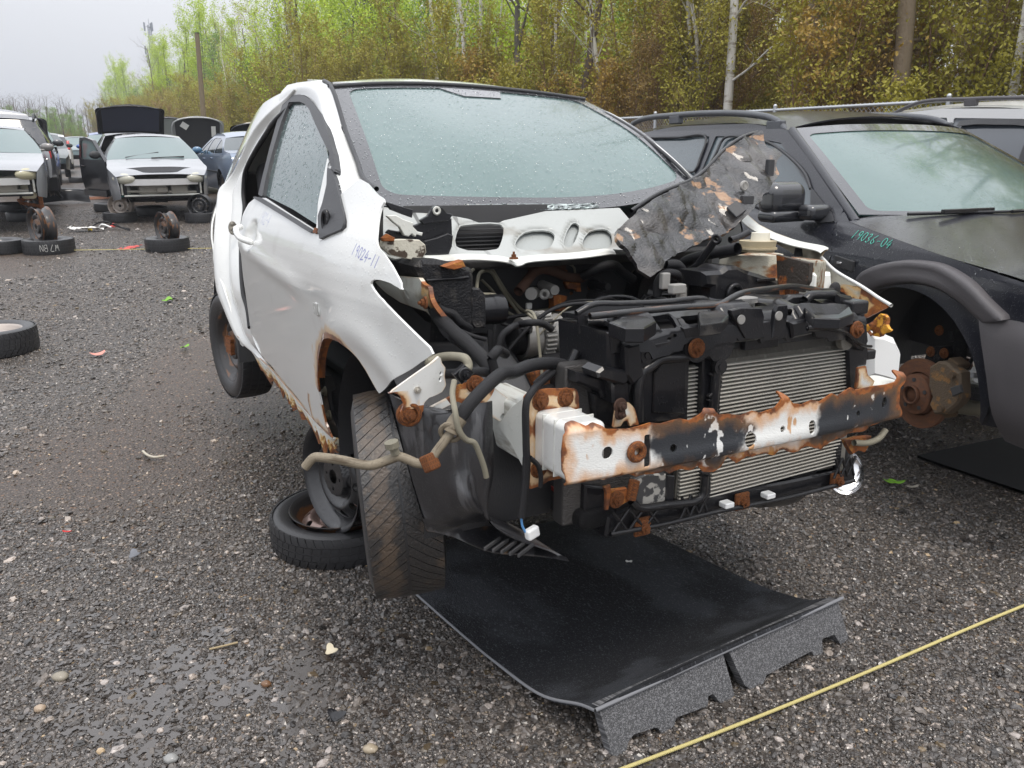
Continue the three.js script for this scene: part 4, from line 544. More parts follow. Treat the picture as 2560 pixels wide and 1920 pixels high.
// --- odds and ends of a stripped bay: loose leads, plugs, clamps, fixings
{
  const bay = () => [rr(-.30, .22), rr(.60, .78), rr(-.42, .50)];
  for (let i = 0; i < 15; i++) { const a = bay(), b = bay(); a[1] = rr(.50, .66); const m = [(a[0] + b[0]) / 2 + rr(-.08, .08), Math.max(a[1], b[1]) + rr(.0, .06) - .03, (a[2] + b[2]) / 2 + rr(-.08, .08)]; const k = .55; b[0] = lerp(a[0], b[0], k); b[2] = lerp(a[2], b[2], k); b[1] = Math.min(b[1], .70); m[1] = Math.min(m[1], .73); mesh('loose_lead', tube([a, [lerp(a[0], m[0], .5), m[1], lerp(a[2], m[2], .5)], m, b], rr(.0022, .006), 20, 6), [M.rubberHose, M.rubberHose, M.pipe, M.blackGloss][i % 4], car); const pl = rb(.02, .016, .03, ...b, .003, rr(-1, 1), rr(-3, 3), 0); mesh('lead_plug', pl, [M.plastic, M.paper, M.pipe, M.aluDirty][i % 4], car); }
  for (let i = 0; i < 16; i++) mesh('fixing_bolt', bolt(rr(-.36, -.34) + .01, rr(.55, .82), rr(-.5, .52), rr(.006, .010)), i % 3 ? M.rustPart : M.steelZinc, car);
  for (const [x, y, z] of [[.02, .60, .16], [-.06, .63, .05], [.12, .58, -.02], [.06, .66, -.34]]) mesh('hose_clamp', at(new THREE.TorusGeometry(.022, .005, 6, 18), x, y, z, rr(0, 3), rr(0, 3), 0), M.steelZinc, car);
}
// --- cowl insulation flap, folded up on the left
{
  const fp = [[-.094,.938,-.02],[-.075,.917,.009],[-.059,.899,.008],[-.051,.89,-.009],[-.031,.868,-.018],[-.011,.846,-.033],[.004,.828,-.034],[.025,.806,-.06],[.011,.821,-.105],[-.021,.857,-.2],[-.048,.886,-.319],[-.076,.917,-.472],[-.092,.935,-.533],[-.126,.974,-.583],[-.155,1.006,-.65],[-.169,1.021,-.706],[-.185,1.039,-.713],[-.194,1.049,-.743],[-.213,1.07,-.767],[-.25,1.111,-.861],[-.272,1.136,-.869],[-.298,1.164,-.881],[-.319,1.188,-.939],[-.337,1.207,-.919],[-.331,1.201,-.883],[-.365,1.239,-.901],[-.401,1.278,-.909],[-.384,1.26,-.824],[-.34,1.211,-.698],[-.246,1.106,-.487],[-.223,1.081,-.402],[-.192,1.046,-.275],[-.166,1.018,-.194],[-.148,.997,-.136],[-.129,.977,-.108],[-.114,.96,-.057]].map(zy);
  const m = tex(1024, 1024, (u, v) => { const a = fbm(u * 12, v * 12, 5), b = fbm(u * 40, v * 40, 3); return mixc(mixc([.014, .0135, .015], [.055, .048, .044], ss(.42, .72, fbm(u * 9 + 4, v * 9, 4))), mixc([.24, .10, .03], [.36, .22, .12], b), ss(.60, .68, a * .7 + b * .3)); });
  const wr = (z, y) => .055 * fbm(z * 8, y * 8, 2) + .05 * Math.abs(fbm(z * 11 + 3, y * 11, 2) - .5) + .010 * fbm(z * 30, y * 30, 2) + .012 * Math.sin((z + y) * 9);
  const f = mesh('cowl_insulation_flap', sheet(poly(fp), box2(fp, .01), .008, (z, y) => [.73 - .9 * y + wr(z, y), y, z], .014, true), mat(null, .34, 0, { map: m, clearcoat: .7, clearcoatRoughness: .1, bumpMap: rep(T.grain, 5), bumpScale: .004 }), car);
  const c = [[-.201,1.079,-.634]][0]; mesh('retaining_washer', [at(new THREE.TorusGeometry(.013, .006, 8, 22), c[0] + .035, c[1], c[2], 0, Math.PI / 2, 0), at(new THREE.CylinderGeometry(.008, .008, .01, 12), c[0] + .035, c[1], c[2], 0, 0, Math.PI / 2)], M.alu, f);
  mesh('flap_edge', tube([[-.14,1,-.133],[-.186,1.051,-.27],[-.238,1.109,-.48],[-.33,1.211,-.688],[-.373,1.259,-.814],[-.39,1.278,-.899]], .008, 40), M.blackGloss, f);
  each('flap_clip', [rb(.012, .05, .05, ...[[-.101,1.001,-.543]][0], .004, .5, 0, .7), rb(.02, .03, .05, ...[[-.129,1.032,-.616]][0], .004), rb(.02, .07, .03, ...[[-.224,1.138,-.808]][0], .004)], M.trim, f);
}
// --- radiator pack, its black carrier, and the rusty crash beam
{
  const X = .45;
  const cond = mesh('condenser', [plateX([[.45,.635,-.007],[.45,.636,-.494],[.45,.493,-.501],[.45,.256,-.502],[.45,.27,.009],[.45,.488,-.006]], X - .02, .014, .001), plateX([[.45,.631,.11],[.45,.632,.052],[.45,.5,.05],[.45,.26,.061],[.45,.272,.123],[.45,.506,.11]], X - .02, .014, .001)], mat(null, .6, .3, { map: rep(tex(256, 256, (u, v) => { const f = .5 + .5 * Math.sin(u * 6.283 * 64), a = fbm(u * 6, v * 6, 4, 6); return mixc([.055, .052, .046], mixc([.20, .19, .165], [.42, .41, .38], ss(.6, .75, fbm(u * 20, v * 9, 3, 0))), f * (.45 + a * .55)); }), 4, 4) }), car);
  const lt = [[.452,.621,-.008]][0], rt = [[.452,.622,-.494]][0], lb = [[.452,.271,.011]][0], rbt = [[.452,.257,-.5]][0];
  const sl = [[.452,.626,.112]][0], sr = [[.452,.627,.053]][0];
  const N = 34;
  for (let i = 0; i <= N; i++) { const t = i / N, a = [X, lerp(lt[1], lb[1], t), lerp(lt[2], lb[2], t)], b = [X, lerp(rt[1], rbt[1], t), lerp(rt[2], rbt[2], t)];
    mesh('condenser_tube', rb(.012, .0042, Math.abs(b[2] - a[2]), X, (a[1] + b[1]) / 2, (a[2] + b[2]) / 2, .0018, Math.atan2(b[1] - a[1], -(b[2] - a[2])) * -1), M.tubeAlu || (M.tubeAlu = mat([.52, .50, .45], .45, .35)), cond); }
  mesh('side_tube', Array.from({ length: N + 1 }, (_, i) => rb(.012, .0042, Math.abs(sr[2] - sl[2]) + .01, X, lerp(sl[1], lb[1], i / N), (sl[2] + sr[2]) / 2, .0018)), M.tubeAlu, cond);
  mesh('condenser_tank', [rod([X - .005, rt[1] + .03, rt[2] - .008], [X - .005, rbt[1] - .02, rbt[2] - .008], .014, .014, 14), at(new THREE.CylinderGeometry(.026, .026, .02, 22), ...[[.47,.653,-.446]][0], 0, 0, Math.PI / 2)], M.aluDirty, cond);
  const fz0 = [[.44,.641,-.02]][0], fz1 = [[.44,.644,-.459]][0];
  mesh('radiator_fin', Array.from({ length: 90 }, (_, i) => { const t = i / 89; return rb(.01, .062, .0022, .44, lerp(fz0[1], fz1[1], t) + .008, lerp(fz0[2], fz1[2], t), .001); }), mat([.16, .155, .14], .5, .3), cond);
  mesh('radiator_core', rb(.05, .42, 1.0, .38, .45, -.05, .01), M.firewall, car);
  mesh('radiator_hose', tube([[.33, .66, -.28], [.25, .66, -.3], [.15, .62, -.2], [.1, .58, -.05]], .022), M.rubberHose, car);

  // upper carrier: a moulded top with pockets, falling to a front flange
  const cr = [[[.26, .742, .37], [.26, .755, .1], [.26, .752, -.2], [.26, .735, -.47]], [[.40, .748, .355], [.40, .762, .1], [.40, .758, -.2], [.40, .738, -.485]], [[.452, .735, .34], [.455, .748, .1], [.455, .744, -.2], [.45, .722, -.497]], [[.484, .702, .33], [.486, .716, .1], [.486, .71, -.2], [.48, .685, -.51]], [[.49, .655, .33], [.49, .668, .1], [.49, .662, -.2], [.485, .635, -.51]]].map((r) => new THREE.CatmullRomCurve3(r.map(V)));
  const prof = (u, v) => { const f = clamp(v) * 4, i = Math.min(3, Math.floor(f)), a = cr[i].getPoint(clamp(u)), b = cr[i + 1].getPoint(clamp(u)), t = f - i, e = .12; let q = a.lerp(b, t); return [q.x, q.y, q.z]; };
  const W = .86, H = .30;
  const sd = (u, v) => { let d = -1; for (const [a, b, c, e] of [[.13, .13, .20, .195], [.24, .135, .34, .175], [.25, .04, .33, .075], [.50, .03, .56, .10], [.55, .14, .61, .165], [.63, .06, .75, .13], [.14, .225, .18, .24], [.79, .225, .825, .24], [.4, .02, .46, .06]]) d = Math.max(d, -rect(a, b, c, e, .008)(u, v)); d = Math.max(d, -(v > .255 ? circ(.255, .30, .03)(u, v) : 1), v - .295 + .02 * (Math.sin(u * 33) > .3 ? 1 : 0)); return d; };
  const rel = (u, v) => .016 * ss(.004, -.004, rect(.015, .10, .125, .215, .01)(u, v)) + .014 * ss(.004, -.004, rect(.36, .11, .47, .20, .01)(u, v)) + .016 * ss(.004, -.004, rect(.62, .15, .83, .21, .012)(u, v)) - .016 * ss(.004, -.004, rect(.02, .015, .20, .075, .01)(u, v)) - .014 * ss(.004, -.004, rect(.66, .015, .84, .045, .008)(u, v)) + .010 * ss(.206, .212, v) * (Math.sin(u * 40) > 0 ? 1 : .2) + .010 * ss(.0, .012, rect(.22, .02, .36, .20, .02)(u, v)) + .012 * ss(0, .012, rect(.47, -.02, .60, .24, .01)(u, v)) + .006 * Math.sin(u * 60) * ss(.1, .2, v) * .3;
  const up = mesh('radiator_carrier', panel((u, v) => { const p = prof(u, v), r = rel(u * W, v * H); return [p[0], p[1] - .012 + r, p[2]]; }, W, H, .008, .012, sd), M.plastic, car);
  const plateY = (pts, y, d, bv = .003) => { const g = ext(pts.map((p) => [p[0], -p[2]]), d, bv); g.rotateX(-Math.PI / 2); g.translate(0, y, 0); return g; };
  each('carrier_boss', [plateY([[.501,.77,.389],[.446,.77,.284],[.476,.77,.266],[.539,.77,.29],[.598,.77,.369],[.581,.77,.402]], .745, .028), plateY([[.48,.77,.107],[.474,.77,.03],[.543,.77,.072],[.61,.77,.155],[.624,.77,.227]], .75, .022), plateY([[.435,.76,-.3],[.608,.76,-.158],[.645,.76,-.2],[.605,.76,-.298],[.518,.76,-.389],[.598,.76,-.256],[.58,.76,-.191]], .735, .022), plateX([[.49,.708,.336],[.49,.711,.304],[.49,.639,.29],[.49,.625,.315],[.49,.644,.33]], .46, .035, .006), plateX([[.49,.71,.254],[.49,.714,.202],[.49,.688,.19],[.49,.679,.231]], .475, .02, .004), plateX([[.492,.741,.169],[.492,.744,.105],[.492,.744,.056],[.492,.719,.054],[.492,.719,.162]], .478, .018, .004), plateX([[.495,.726,-.189],[.495,.728,-.251],[.495,.697,-.262],[.495,.693,-.199]], .475, .03, .006), plateX([[.492,.72,-.281],[.492,.726,-.426],[.492,.706,-.433],[.492,.701,-.29]], .475, .022, .005)], M.plastic, up);
  each('carrier_strap', [tube([[.36,.751,.008],[.42,.757,.038],[.47,.752,.053],[.49,.736,.056],[.492,.714,.051]], .007, 20, 6), tube([[.36,.751,.043],[.42,.757,.071],[.47,.75,.086],[.49,.739,.095],[.492,.717,.091]], .007, 20, 6), tube([[.4,.761,.385],[.42,.758,.339],[.46,.736,.322],[.48,.699,.323]], .009, 20, 6), tube([[.49,.697,.011],[.49,.697,-.106],[.49,.701,-.26],[.49,.703,-.432]], .007, 30, 6)], M.plastic, up);
  mesh('carrier_inner_face', [rb(.04, .10, .84, .33, .70, -.07, .01), rb(.10, .02, .80, .40, .67, -.07, .006)], M.dark, up);
  const bk = [[.34,.772,.378],[.34,.79,.331],[.34,.787,.248],[.34,.782,.113],[.34,.781,-.031],[.34,.767,-.053]];
  mesh('carrier_rear_rib', [tube(bk, .009, 40), panel(surf([bk, bk.map((p) => [p[0] + .01, p[1] - .05, p[2]])]), .5, .05, .02, .006)], M.plastic, up);
  // box at the right-hand end
  const bx = mesh('air_duct_box', [plateX([[.465,.737,.368],[.465,.731,.326],[.465,.695,.312],[.465,.628,.309],[.465,.568,.309],[.465,.577,.342],[.465,.625,.359]], .25, .215, .008), plateX([[.475,.738,.367],[.475,.732,.338],[.475,.698,.329],[.475,.697,.361]], .455, .02, .004), plateX([[.49,.656,.411],[.49,.663,.399],[.49,.648,.335],[.49,.629,.33],[.49,.624,.339],[.49,.648,.408]], .43, .06, .006), plateX([[.47,.617,.354],[.47,.621,.315],[.47,.57,.31],[.47,.568,.333],[.47,.575,.35]], .40, .07, .006)], M.plastic, up);
  mesh('duct_groove', Array.from({ length: 3 }, (_, i) => { const p = [[.455,.686,.347]][0]; return rb(.012, .006, .012, p[0], p[1] - i * .012, p[2], .002); }), M.dark, bx);
  mesh('duct_shelf', [plateX([[.44,.645,.437],[.44,.616,.348],[.44,.592,.337],[.44,.584,.362],[.44,.6,.37],[.44,.63,.436]], .38, .06, .006), plateX([[.42,.583,.378],[.42,.572,.323],[.42,.497,.32],[.42,.521,.366]], .36, .06, .006)], M.plastic, up);
  mesh('strut_brace', [rod([[.34,.605,.416]][0], [[.34,.678,.374]][0], .012), plateX([[.37,.632,.414],[.37,.648,.399],[.37,.629,.387]], .36, .01)], M.plastic, up);
  // left panel with its raised loop frame
  mesh('blanking_panel', [plateX([[.46,.634,.301],[.46,.634,.262],[.46,.658,.206],[.46,.656,.12],[.46,.636,.119],[.46,.497,.115],[.46,.508,.272],[.46,.524,.308],[.46,.567,.305],[.46,.608,.297]], .43, .03, .006)], M.plastic, up);
  mesh('panel_recess', [plateX([[.47,.633,.229],[.47,.652,.209],[.47,.651,.134],[.47,.516,.13],[.47,.533,.228]], .462, .008, .003)], M.blackGloss, up);
  const lp = [[.485,.519,.286],[.485,.613,.288],[.485,.641,.279],[.485,.655,.252],[.485,.669,.227],[.485,.667,.164],[.485,.666,.071],[.485,.661,.053],[.485,.638,.045],[.485,.585,.045],[.485,.508,.047]];
  mesh('loop_frame', [tube(lp, .0135, 60, 8)], M.plastic, up);
  mesh('centre_post', [plateX([[.475,.657,.075],[.475,.656,.022],[.475,.633,.014],[.475,.497,.014],[.475,.503,.044],[.475,.509,.07]], .44, .03, .004), ...[0, 1, 2, 3].map((i) => { const p = [[.485,.603,.046]][0]; return rb(.012, .006, .05, p[0], p[1] - .035 * i, p[2], .002, (i % 2 ? .6 : -.6), 0, 0); })], M.plastic, up);
  mesh('mounting_ear', [[[.49,.694,.119]][0], [[.49,.687,.044]][0]].map((p) => at(new THREE.CylinderGeometry(.042, .042, .024, 26, 1, false), p[0] - .004, p[1], p[2], 0, 0, Math.PI / 2)), M.plastic, up);
  for (const p of [[[.505,.691,.131]][0], [[.5,.688,-.452]][0]]) mesh('rusty_bolt', [bolt(...p, .015), at(new THREE.TorusGeometry(.02, .005, 8, 18), ...p, 0, Math.PI / 2, 0)], M.rustPart, up);
  for (const p of [[[.49,.685,.273]][0], [[.5,.634,.046]][0]]) mesh('plastic_rivet', [at(new THREE.CylinderGeometry(.018, .020, .010, 18), ...p, 0, 0, Math.PI / 2), at(new THREE.CylinderGeometry(.009, .009, .016, 14), ...p, 0, 0, Math.PI / 2)], M.plastic, up);
  const fe = mesh('flange_ear', [plateX([[.48,.658,.289],[.48,.691,.285],[.48,.699,.266],[.48,.687,.25],[.48,.668,.223],[.48,.651,.263]], .465, .02, .006), plateX([[.48,.671,.215],[.48,.687,.203],[.48,.671,.189]], .47, .02, .003), plateX([[.485,.661,-.444],[.485,.7,-.439],[.485,.706,-.465],[.485,.695,-.495],[.485,.65,-.508],[.485,.631,-.498]], .46, .03, .008)], M.plastic, up);
  // bonnet latch plates
  const la = mesh('bonnet_latch_plate', [plateX([[.5,.775,.021],[.5,.779,-.012],[.5,.774,-.079],[.5,.752,-.09],[.5,.717,-.088],[.5,.698,-.096],[.5,.696,-.064],[.5,.702,-.031],[.5,.769,.021]], .49, .012, .002), plateX([[.5,.735,-.083],[.5,.734,-.116],[.5,.718,-.124],[.5,.693,-.108],[.5,.696,-.093]], .485, .012, .002), plateX([[.5,.776,-.138],[.5,.776,-.17],[.5,.759,-.174],[.5,.719,-.169],[.5,.694,-.144],[.5,.696,-.126],[.5,.722,-.129],[.5,.762,-.132]], .49, .012, .002), rb(.02, .03, .12, ...[[.47,.676,-.116]][0], .004)], M.blackGloss, up);
  each('latch_hole', [[[.513,.753,-.003]][0], [[.513,.753,-.133]][0]].map((p) => at(new THREE.CylinderGeometry(.012, .012, .004, 18), ...p, 0, 0, Math.PI / 2)), M.alu, la);
  // round headlamp opening at the left end
  const ho = [[.42,.77,-.328],[.42,.781,-.347],[.42,.781,-.394],[.42,.775,-.45],[.42,.754,-.468],[.42,.732,-.463],[.42,.722,-.429],[.42,.724,-.374],[.42,.736,-.339]];
  mesh('lamp_opening_ring', [tube([...ho, ho[0]], .013, 50, 8), plateX([[.4,.761,-.253],[.4,.777,-.297],[.4,.776,-.35],[.4,.732,-.362],[.4,.715,-.398],[.4,.728,-.342],[.4,.737,-.288]], .38, .02, .006), plateX([[.43,.774,-.445],[.43,.763,-.496],[.43,.722,-.552],[.43,.671,-.571],[.43,.694,-.463],[.43,.712,-.365],[.43,.725,-.452]], .40, .03, .01), rb(.06, .04, .07, ...[[.45,.744,-.488]][0], .008)], M.plastic, up);
  mesh('left_end_post', [plateX([[.46,.638,-.485],[.46,.643,-.542],[.46,.612,-.554],[.46,.571,-.553],[.46,.57,-.517],[.46,.498,-.52],[.46,.501,-.498],[.46,.619,-.475]], .42, .04, .006), rb(.03, .03, .04, ...[[.44,.594,-.589]][0], .006)], M.plastic, up);
  // hood prop rod lying across, filler cap, release cable
  mesh('prop_rod', [tube([[.44,.781,.405],[.44,.783,.27],[.44,.783,.112],[.44,.781,.04],[.44,.783,.001],[.43,.794,-.042],[.42,.803,-.086],[.38,.803,-.237],[.34,.798,-.358],[.31,.783,-.462],[.28,.767,-.555],[.26,.761,-.624]], .0085, 90, 10)], mat(null, .4, 0, { map: rep(tex(256, 64, (u, v) => mixc([.016, .016, .018], [.12, .055, .03], ss(.6, .72, fbm(u * 8, v * 3, 4, 0)))), 2, 1), bumpMap: drops2, bumpScale: .0014, clearcoat: .4 }), car);
  mesh('prop_rod_grommet', at(new THREE.SphereGeometry(.02, 14, 10), ...[[.24,.76,-.659]][0], 0, 0, 0, [.7, 1.2, 1.1]), M.rubberHose, car);
  const cap = [[.36,.775,-.159]][0];
  mesh('radiator_cap', [at(new THREE.CylinderGeometry(.036, .036, .012, 28), cap[0], cap[1], cap[2]), at(new THREE.CylinderGeometry(.028, .03, .045, 24), cap[0], cap[1] - .028, cap[2])], M.alu, car);
  mesh('paper_label', rb(.04, .002, .09, ...[[.33,.748,.066]][0], .0008), M.paper, car);
  mesh('release_cable', [wire([[.51,.711,-.243],[.51,.709,-.288],[.51,.7,-.342],[.51,.686,-.397],[.5,.657,-.454],[.5,.639,-.492],[.49,.631,-.535]], .0045), rod([[.51,.711,-.243]][0], [[.51,.708,-.288]][0], .008)], M.blackGloss, car);

  // lower carrier: tray beam with open cross-ribbed ends
  const lo = mesh('lower_carrier', [plateX([[.46,.219,.345],[.46,.262,.339],[.46,.276,.271],[.46,.262,.15],[.46,.26,.116],[.46,.257,-.025],[.46,.245,-.282],[.46,.242,-.478],[.46,.283,-.553],[.46,.21,-.571],[.46,.206,-.498],[.46,.2,-.22],[.46,.209,-.017],[.46,.211,.147],[.46,.215,.258]], .40, .05, .006), plateX([[.42,.248,.391],[.42,.344,.391],[.42,.327,.324],[.42,.197,.316]], .36, .06, .006), plateX([[.455,.311,-.474],[.455,.344,-.498],[.455,.328,-.53],[.455,.254,-.526],[.455,.244,-.491]], .41, .04, .006)], M.plastic, car);
  const rib = (a, b) => { const n = []; const A = a[0], B = b[0]; for (let k = 0; k < 3; k++) { const t0 = k / 3, t1 = (k + 1) / 3, y0 = .03; n.push(rod([.478, lerp(A[1], B[1], t0) - y0, lerp(A[2], B[2], t0)], [.478, lerp(A[1], B[1], t1) + y0, lerp(A[2], B[2], t1)], .004), rod([.478, lerp(A[1], B[1], t0) + y0, lerp(A[2], B[2], t0)], [.478, lerp(A[1], B[1], t1) - y0, lerp(A[2], B[2], t1)], .004)); } return merge(n); };
  mesh('cross_rib', [rib([[.475,.261,.349]], [[.475,.252,.195]]), rib([[.475,.258,.128]], [[.475,.257,.036]]), rib([[.475,.268,-.449]], [[.475,.264,-.537]])], M.plastic, lo);
  mesh('carrier_lip', [tube([[.48,.31,.293],[.48,.287,.265],[.48,.277,.178],[.48,.27,.082],[.48,.28,.06],[.48,.336,.055]], .011, 40), tube([[.48,.232,.354],[.48,.224,.164],[.48,.223,-.01],[.48,.214,-.264],[.48,.217,-.538]], .007, 40)], M.plastic, lo);
  mesh('horn_plate', plateX([[.465,.356,.273],[.465,.363,.237],[.465,.353,.176],[.465,.286,.171],[.465,.276,.188],[.465,.284,.254],[.465,.306,.276]], .45, .012, .004), mat(null, .6, .2, { map: rep(tex(256, 256, (u, v) => mixc([.06, .06, .062], [.40, .39, .36], ss(.48, .6, fbm(u * 9, v * 9, 4, 9)))), 6, 6) }), lo);
  mesh('stay', [plateX([[.47,.351,.172],[.47,.345,.15],[.47,.279,.148],[.47,.281,.171]], .455, .012, .003), plateX([[.46,.338,.05],[.46,.339,.023],[.46,.274,.015],[.46,.268,.036]], .44, .02, .003)], M.plastic, lo);
  for (const p of [[[.475,.228,.248]][0], [[.475,.232,-.093]][0], [[.475,.227,-.47]][0]]) mesh('rusty_bolt', [rb(.01, .05, .05, p[0] - .004, p[1], p[2], .004), bolt(...p, .014)], M.rustPart, lo);
  for (const p of [[[.475,.236,-.034]][0], [[.475,.234,-.188]][0]]) mesh('white_clip', rb(.03, .016, .032, ...p, .004), M.whitePlastic, lo);
  mesh('rusty_lower_bracket', [plateX([[.49,.366,.384],[.49,.368,.369],[.49,.354,.366],[.49,.307,.372],[.49,.308,.378],[.49,.352,.378]], .485, .006), plateX([[.475,.346,.36],[.475,.343,.306],[.475,.312,.289],[.475,.301,.325],[.475,.31,.359]], .465, .008), rod([[.48,.363,.285]][0], [[.48,.315,.296]][0], .014), bolt(...[[.485,.326,.344]][0], .014)], M.rustPart, lo);
  mesh('red_subframe', [plateX([[.3,.289,.396],[.3,.23,.312],[.3,.182,.311],[.3,.212,.347],[.3,.249,.385]], .2, .1, .008)], M.redPaint, car);
  mesh('rusty_pulley', [at(new THREE.CylinderGeometry(.05, .05, .03, 24), ...[[.26,.25,.311]][0], Math.PI / 2, 0, .3), at(new THREE.TorusGeometry(.036, .008, 8, 22), ...[[.28,.256,.321]][0], 0, .3, 0)], M.rustDark, car);
  mesh('oil_pan', [rb(.4, .14, .5, .0, .30, .0, .05), rb(.9, .05, .12, .0, .26, .36, .02), rb(.9, .05, .12, .0, .26, -.36, .02), rb(.14, .06, 1.1, .05, .27, 0, .02)], M.greaseBlack, car);
  // crash beam: pressed channel, jagged rusted edges
  const up0 = [[.6,.554,.57],[.6,.57,.555],[.6,.574,.532],[.6,.563,.509],[.6,.567,.488],[.6,.555,.458],[.6,.548,.404],[.6,.551,.371],[.6,.555,.343],[.6,.548,.314],[.6,.552,.279],[.6,.553,.256],[.6,.545,.228],[.6,.554,.202],[.6,.564,.184],[.6,.561,.156],[.6,.547,.14],[.6,.545,.108],[.6,.536,.069],[.6,.543,.03],[.6,.534,.003],[.6,.541,-.044],[.6,.557,-.063],[.6,.574,-.071],[.6,.559,-.09],[.6,.544,-.106],[.6,.537,-.142],[.6,.545,-.177],[.6,.536,-.207],[.6,.553,-.249],[.6,.542,-.273],[.6,.554,-.302],[.6,.56,-.324],[.6,.55,-.341],[.6,.551,-.38],[.6,.552,-.42],[.6,.549,-.469],[.6,.552,-.51],[.6,.576,-.531],[.6,.567,-.558],[.6,.545,-.553],[.6,.532,-.534],[.6,.486,-.537],[.6,.46,-.556],[.6,.429,-.559],[.6,.44,-.534],[.6,.427,-.498],[.6,.417,-.45],[.6,.413,-.378],[.6,.41,-.323],[.6,.395,-.294],[.6,.389,-.257],[.6,.404,-.217],[.6,.399,-.181],[.6,.399,-.144],[.6,.411,-.121],[.6,.401,-.08],[.6,.412,-.051],[.6,.405,-.011],[.6,.417,.018],[.6,.4,.043],[.6,.421,.071],[.6,.404,.096],[.6,.392,.121],[.6,.392,.146],[.6,.413,.167],[.6,.408,.197],[.6,.415,.222],[.6,.405,.252],[.6,.42,.277],[.6,.417,.306],[.6,.415,.353],[.6,.427,.376],[.6,.426,.426],[.6,.422,.442],[.6,.433,.475],[.6,.44,.518],[.6,.43,.539],[.6,.436,.557],[.6,.465,.565],[.6,.475,.572],[.6,.517,.574]].map(zy);
  const sdB = minus(poly(up0), circ(...zy([[.6,.5,.457]][0]), .015), circ(...zy([[.6,.469,.035]][0]), .019), circ(...zy([[.6,.471,-.181]][0]), .013, .019), circ(...zy([[.6,.481,-.075]][0]), .009), circ(...zy([[.6,.484,.274]][0]), .010), circ(...zy([[.6,.499,-.469]][0]), .010, .016), circ(...zy([[.6,.483,-.361]][0]), .008), rect(...zy([[.6,.528,.358]][0]), ...zy([[.6,.45,.34]][0]), .004));
  const bbB = box2(up0, .008), cz = (u) => zy([[0, 0, u]])[0];
  const k1 = zy([[.6,.489,.31]][0])[0], k2 = zy([[.6,.461,.062]][0])[0], k3 = zy([[.6,.468,-.209]][0])[0], k0 = zy([[.6,.503,.429]][0])[0];
  const bm = tex(2048, 512, (u, v) => {
    const z = lerp(bbB[0], bbB[2], u), y = lerp(bbB[1], bbB[3], v), d = -poly(up0)(z, y), n = fbm(z * 22, y * 22, 5), n2 = fbm(z * 60 + 9, y * 40, 4);
    let c = whiteAt(z * 1.3, y);
    // bare black under-coat where the white has flaked
    const blk = Math.max(ss(k1 + .05, k1 + .01, z + (n - .5) * .10) * ss(k2 - .03, k2 + .01, z + (n - .5) * .12), ss(k3 + .02, k3 - .02, z + (n - .5) * .10));
    const flake = ss(.66, .71, n2 * .6 + n * .4 + .13 * Math.exp(-(((z - lerp(k1, k2, .62)) / .04) ** 2)));
    c = mixc(c, [.022, .025, .031], blk * (1 - flake * .9));
    const a = .009 + .020 * ss(.35, .7, n), e = ss(-.030, .010, a - d + (n2 - .5) * .02);
    c = mixc(c, [.60, .26, .045], e * .75 * (1 - blk * .75)); c = mixc(c, rustAt(z * 9, y * 9), ss(-.002, .006, a * .62 - d + (n2 - .5) * .02));
    return mixc(c, [.50, .22, .04], .8 * ss(.70, .76, fbm(z * 30 + 40, y * 12, 4)) * (1 - blk));
  });
  const beamX = (z) => .605 - .012 * (z / .56) ** 2;
  const ys = (z) => lerp([[.6,.502,.566]][0][1], [[.6,.504,-.535]][0][1], clamp((.57 - z) / 1.12));
  const beam = mesh('crash_beam', sheet(sdB, bbB, .006, (z, y) => { const h = (y - ys(z)) / .07; return [beamX(z) - .030 * ss(.80, 1.05, Math.abs(h)) + .005 * Math.exp(-(((h + .62) / .28) ** 2)) * ss(-.6, -.2, -Math.abs(z)) + .006 * Math.sin(z * 70) * ss(.9, 1.2, Math.abs(h)), y, z]; }, .005, true), mat(null, .5, 0, { map: bm, clearcoat: .25, bumpMap: rep(T.grain, 8, 3), bumpScale: .0007 }), car);
  const bh = [[.603,.494,.384]][0];
  mesh('tow_nut', [plateX([[.6,.528,.408],[.6,.528,.361],[.6,.457,.355],[.6,.448,.371],[.6,.453,.402]], .57, .03, .003), at(new THREE.TorusGeometry(.017, .009, 10, 24), bh[0] + .01, bh[1], bh[2], 0, Math.PI / 2, 0)], M.rustPart, beam);
  mesh('grey_plug', at(new THREE.CylinderGeometry(.012, .012, .006, 20), ...[[.595,.502,.535]][0], 0, 0, Math.PI / 2), mat([.36, .36, .37], .5), beam);
  // crush can and bolted flange on the right
  const cn = mesh('crush_can', [rb(.16, .135, .105, .50, .50, .495, .018)], M.white, car);
  each('can_groove', [rb(.003, .137, .107, .47, .50, .495, .002), rb(.003, .137, .107, .52, .50, .495, .002)], M.inner, cn);
  const fl = [[.42,.606,.575],[.42,.616,.555],[.42,.616,.512],[.42,.607,.434],[.42,.591,.427],[.42,.555,.424],[.42,.557,.472],[.42,.567,.527],[.42,.541,.535],[.42,.431,.534],[.42,.391,.463],[.42,.386,.469],[.42,.386,.509],[.42,.378,.525],[.42,.374,.559],[.42,.387,.575]].map(zy);
  const fs = poly(fl), fm = rustMap(fs, box2(fl, .005), 512, 512, whiteAt, () => .03);
  const fo = mesh('beam_flange', sheet(fs, box2(fl, .005), .006, (z, y) => [.425, y, z], .008, true), mat(null, .6, 0, { map: fm, bumpMap: grain6, bumpScale: .002 }), car);
  for (const p of [[[.428,.589,.533]][0], [[.428,.588,.464]][0], [[.428,.421,.536]][0]]) mesh('rusty_bolt', bolt(...p, .015), M.rustPart, fo);
  mesh('front_rail', [rb(.5, .14, .09, .17, .50, .52, .012), rb(.5, .14, .09, .17, .50, -.52, .012)], M.inner, car);
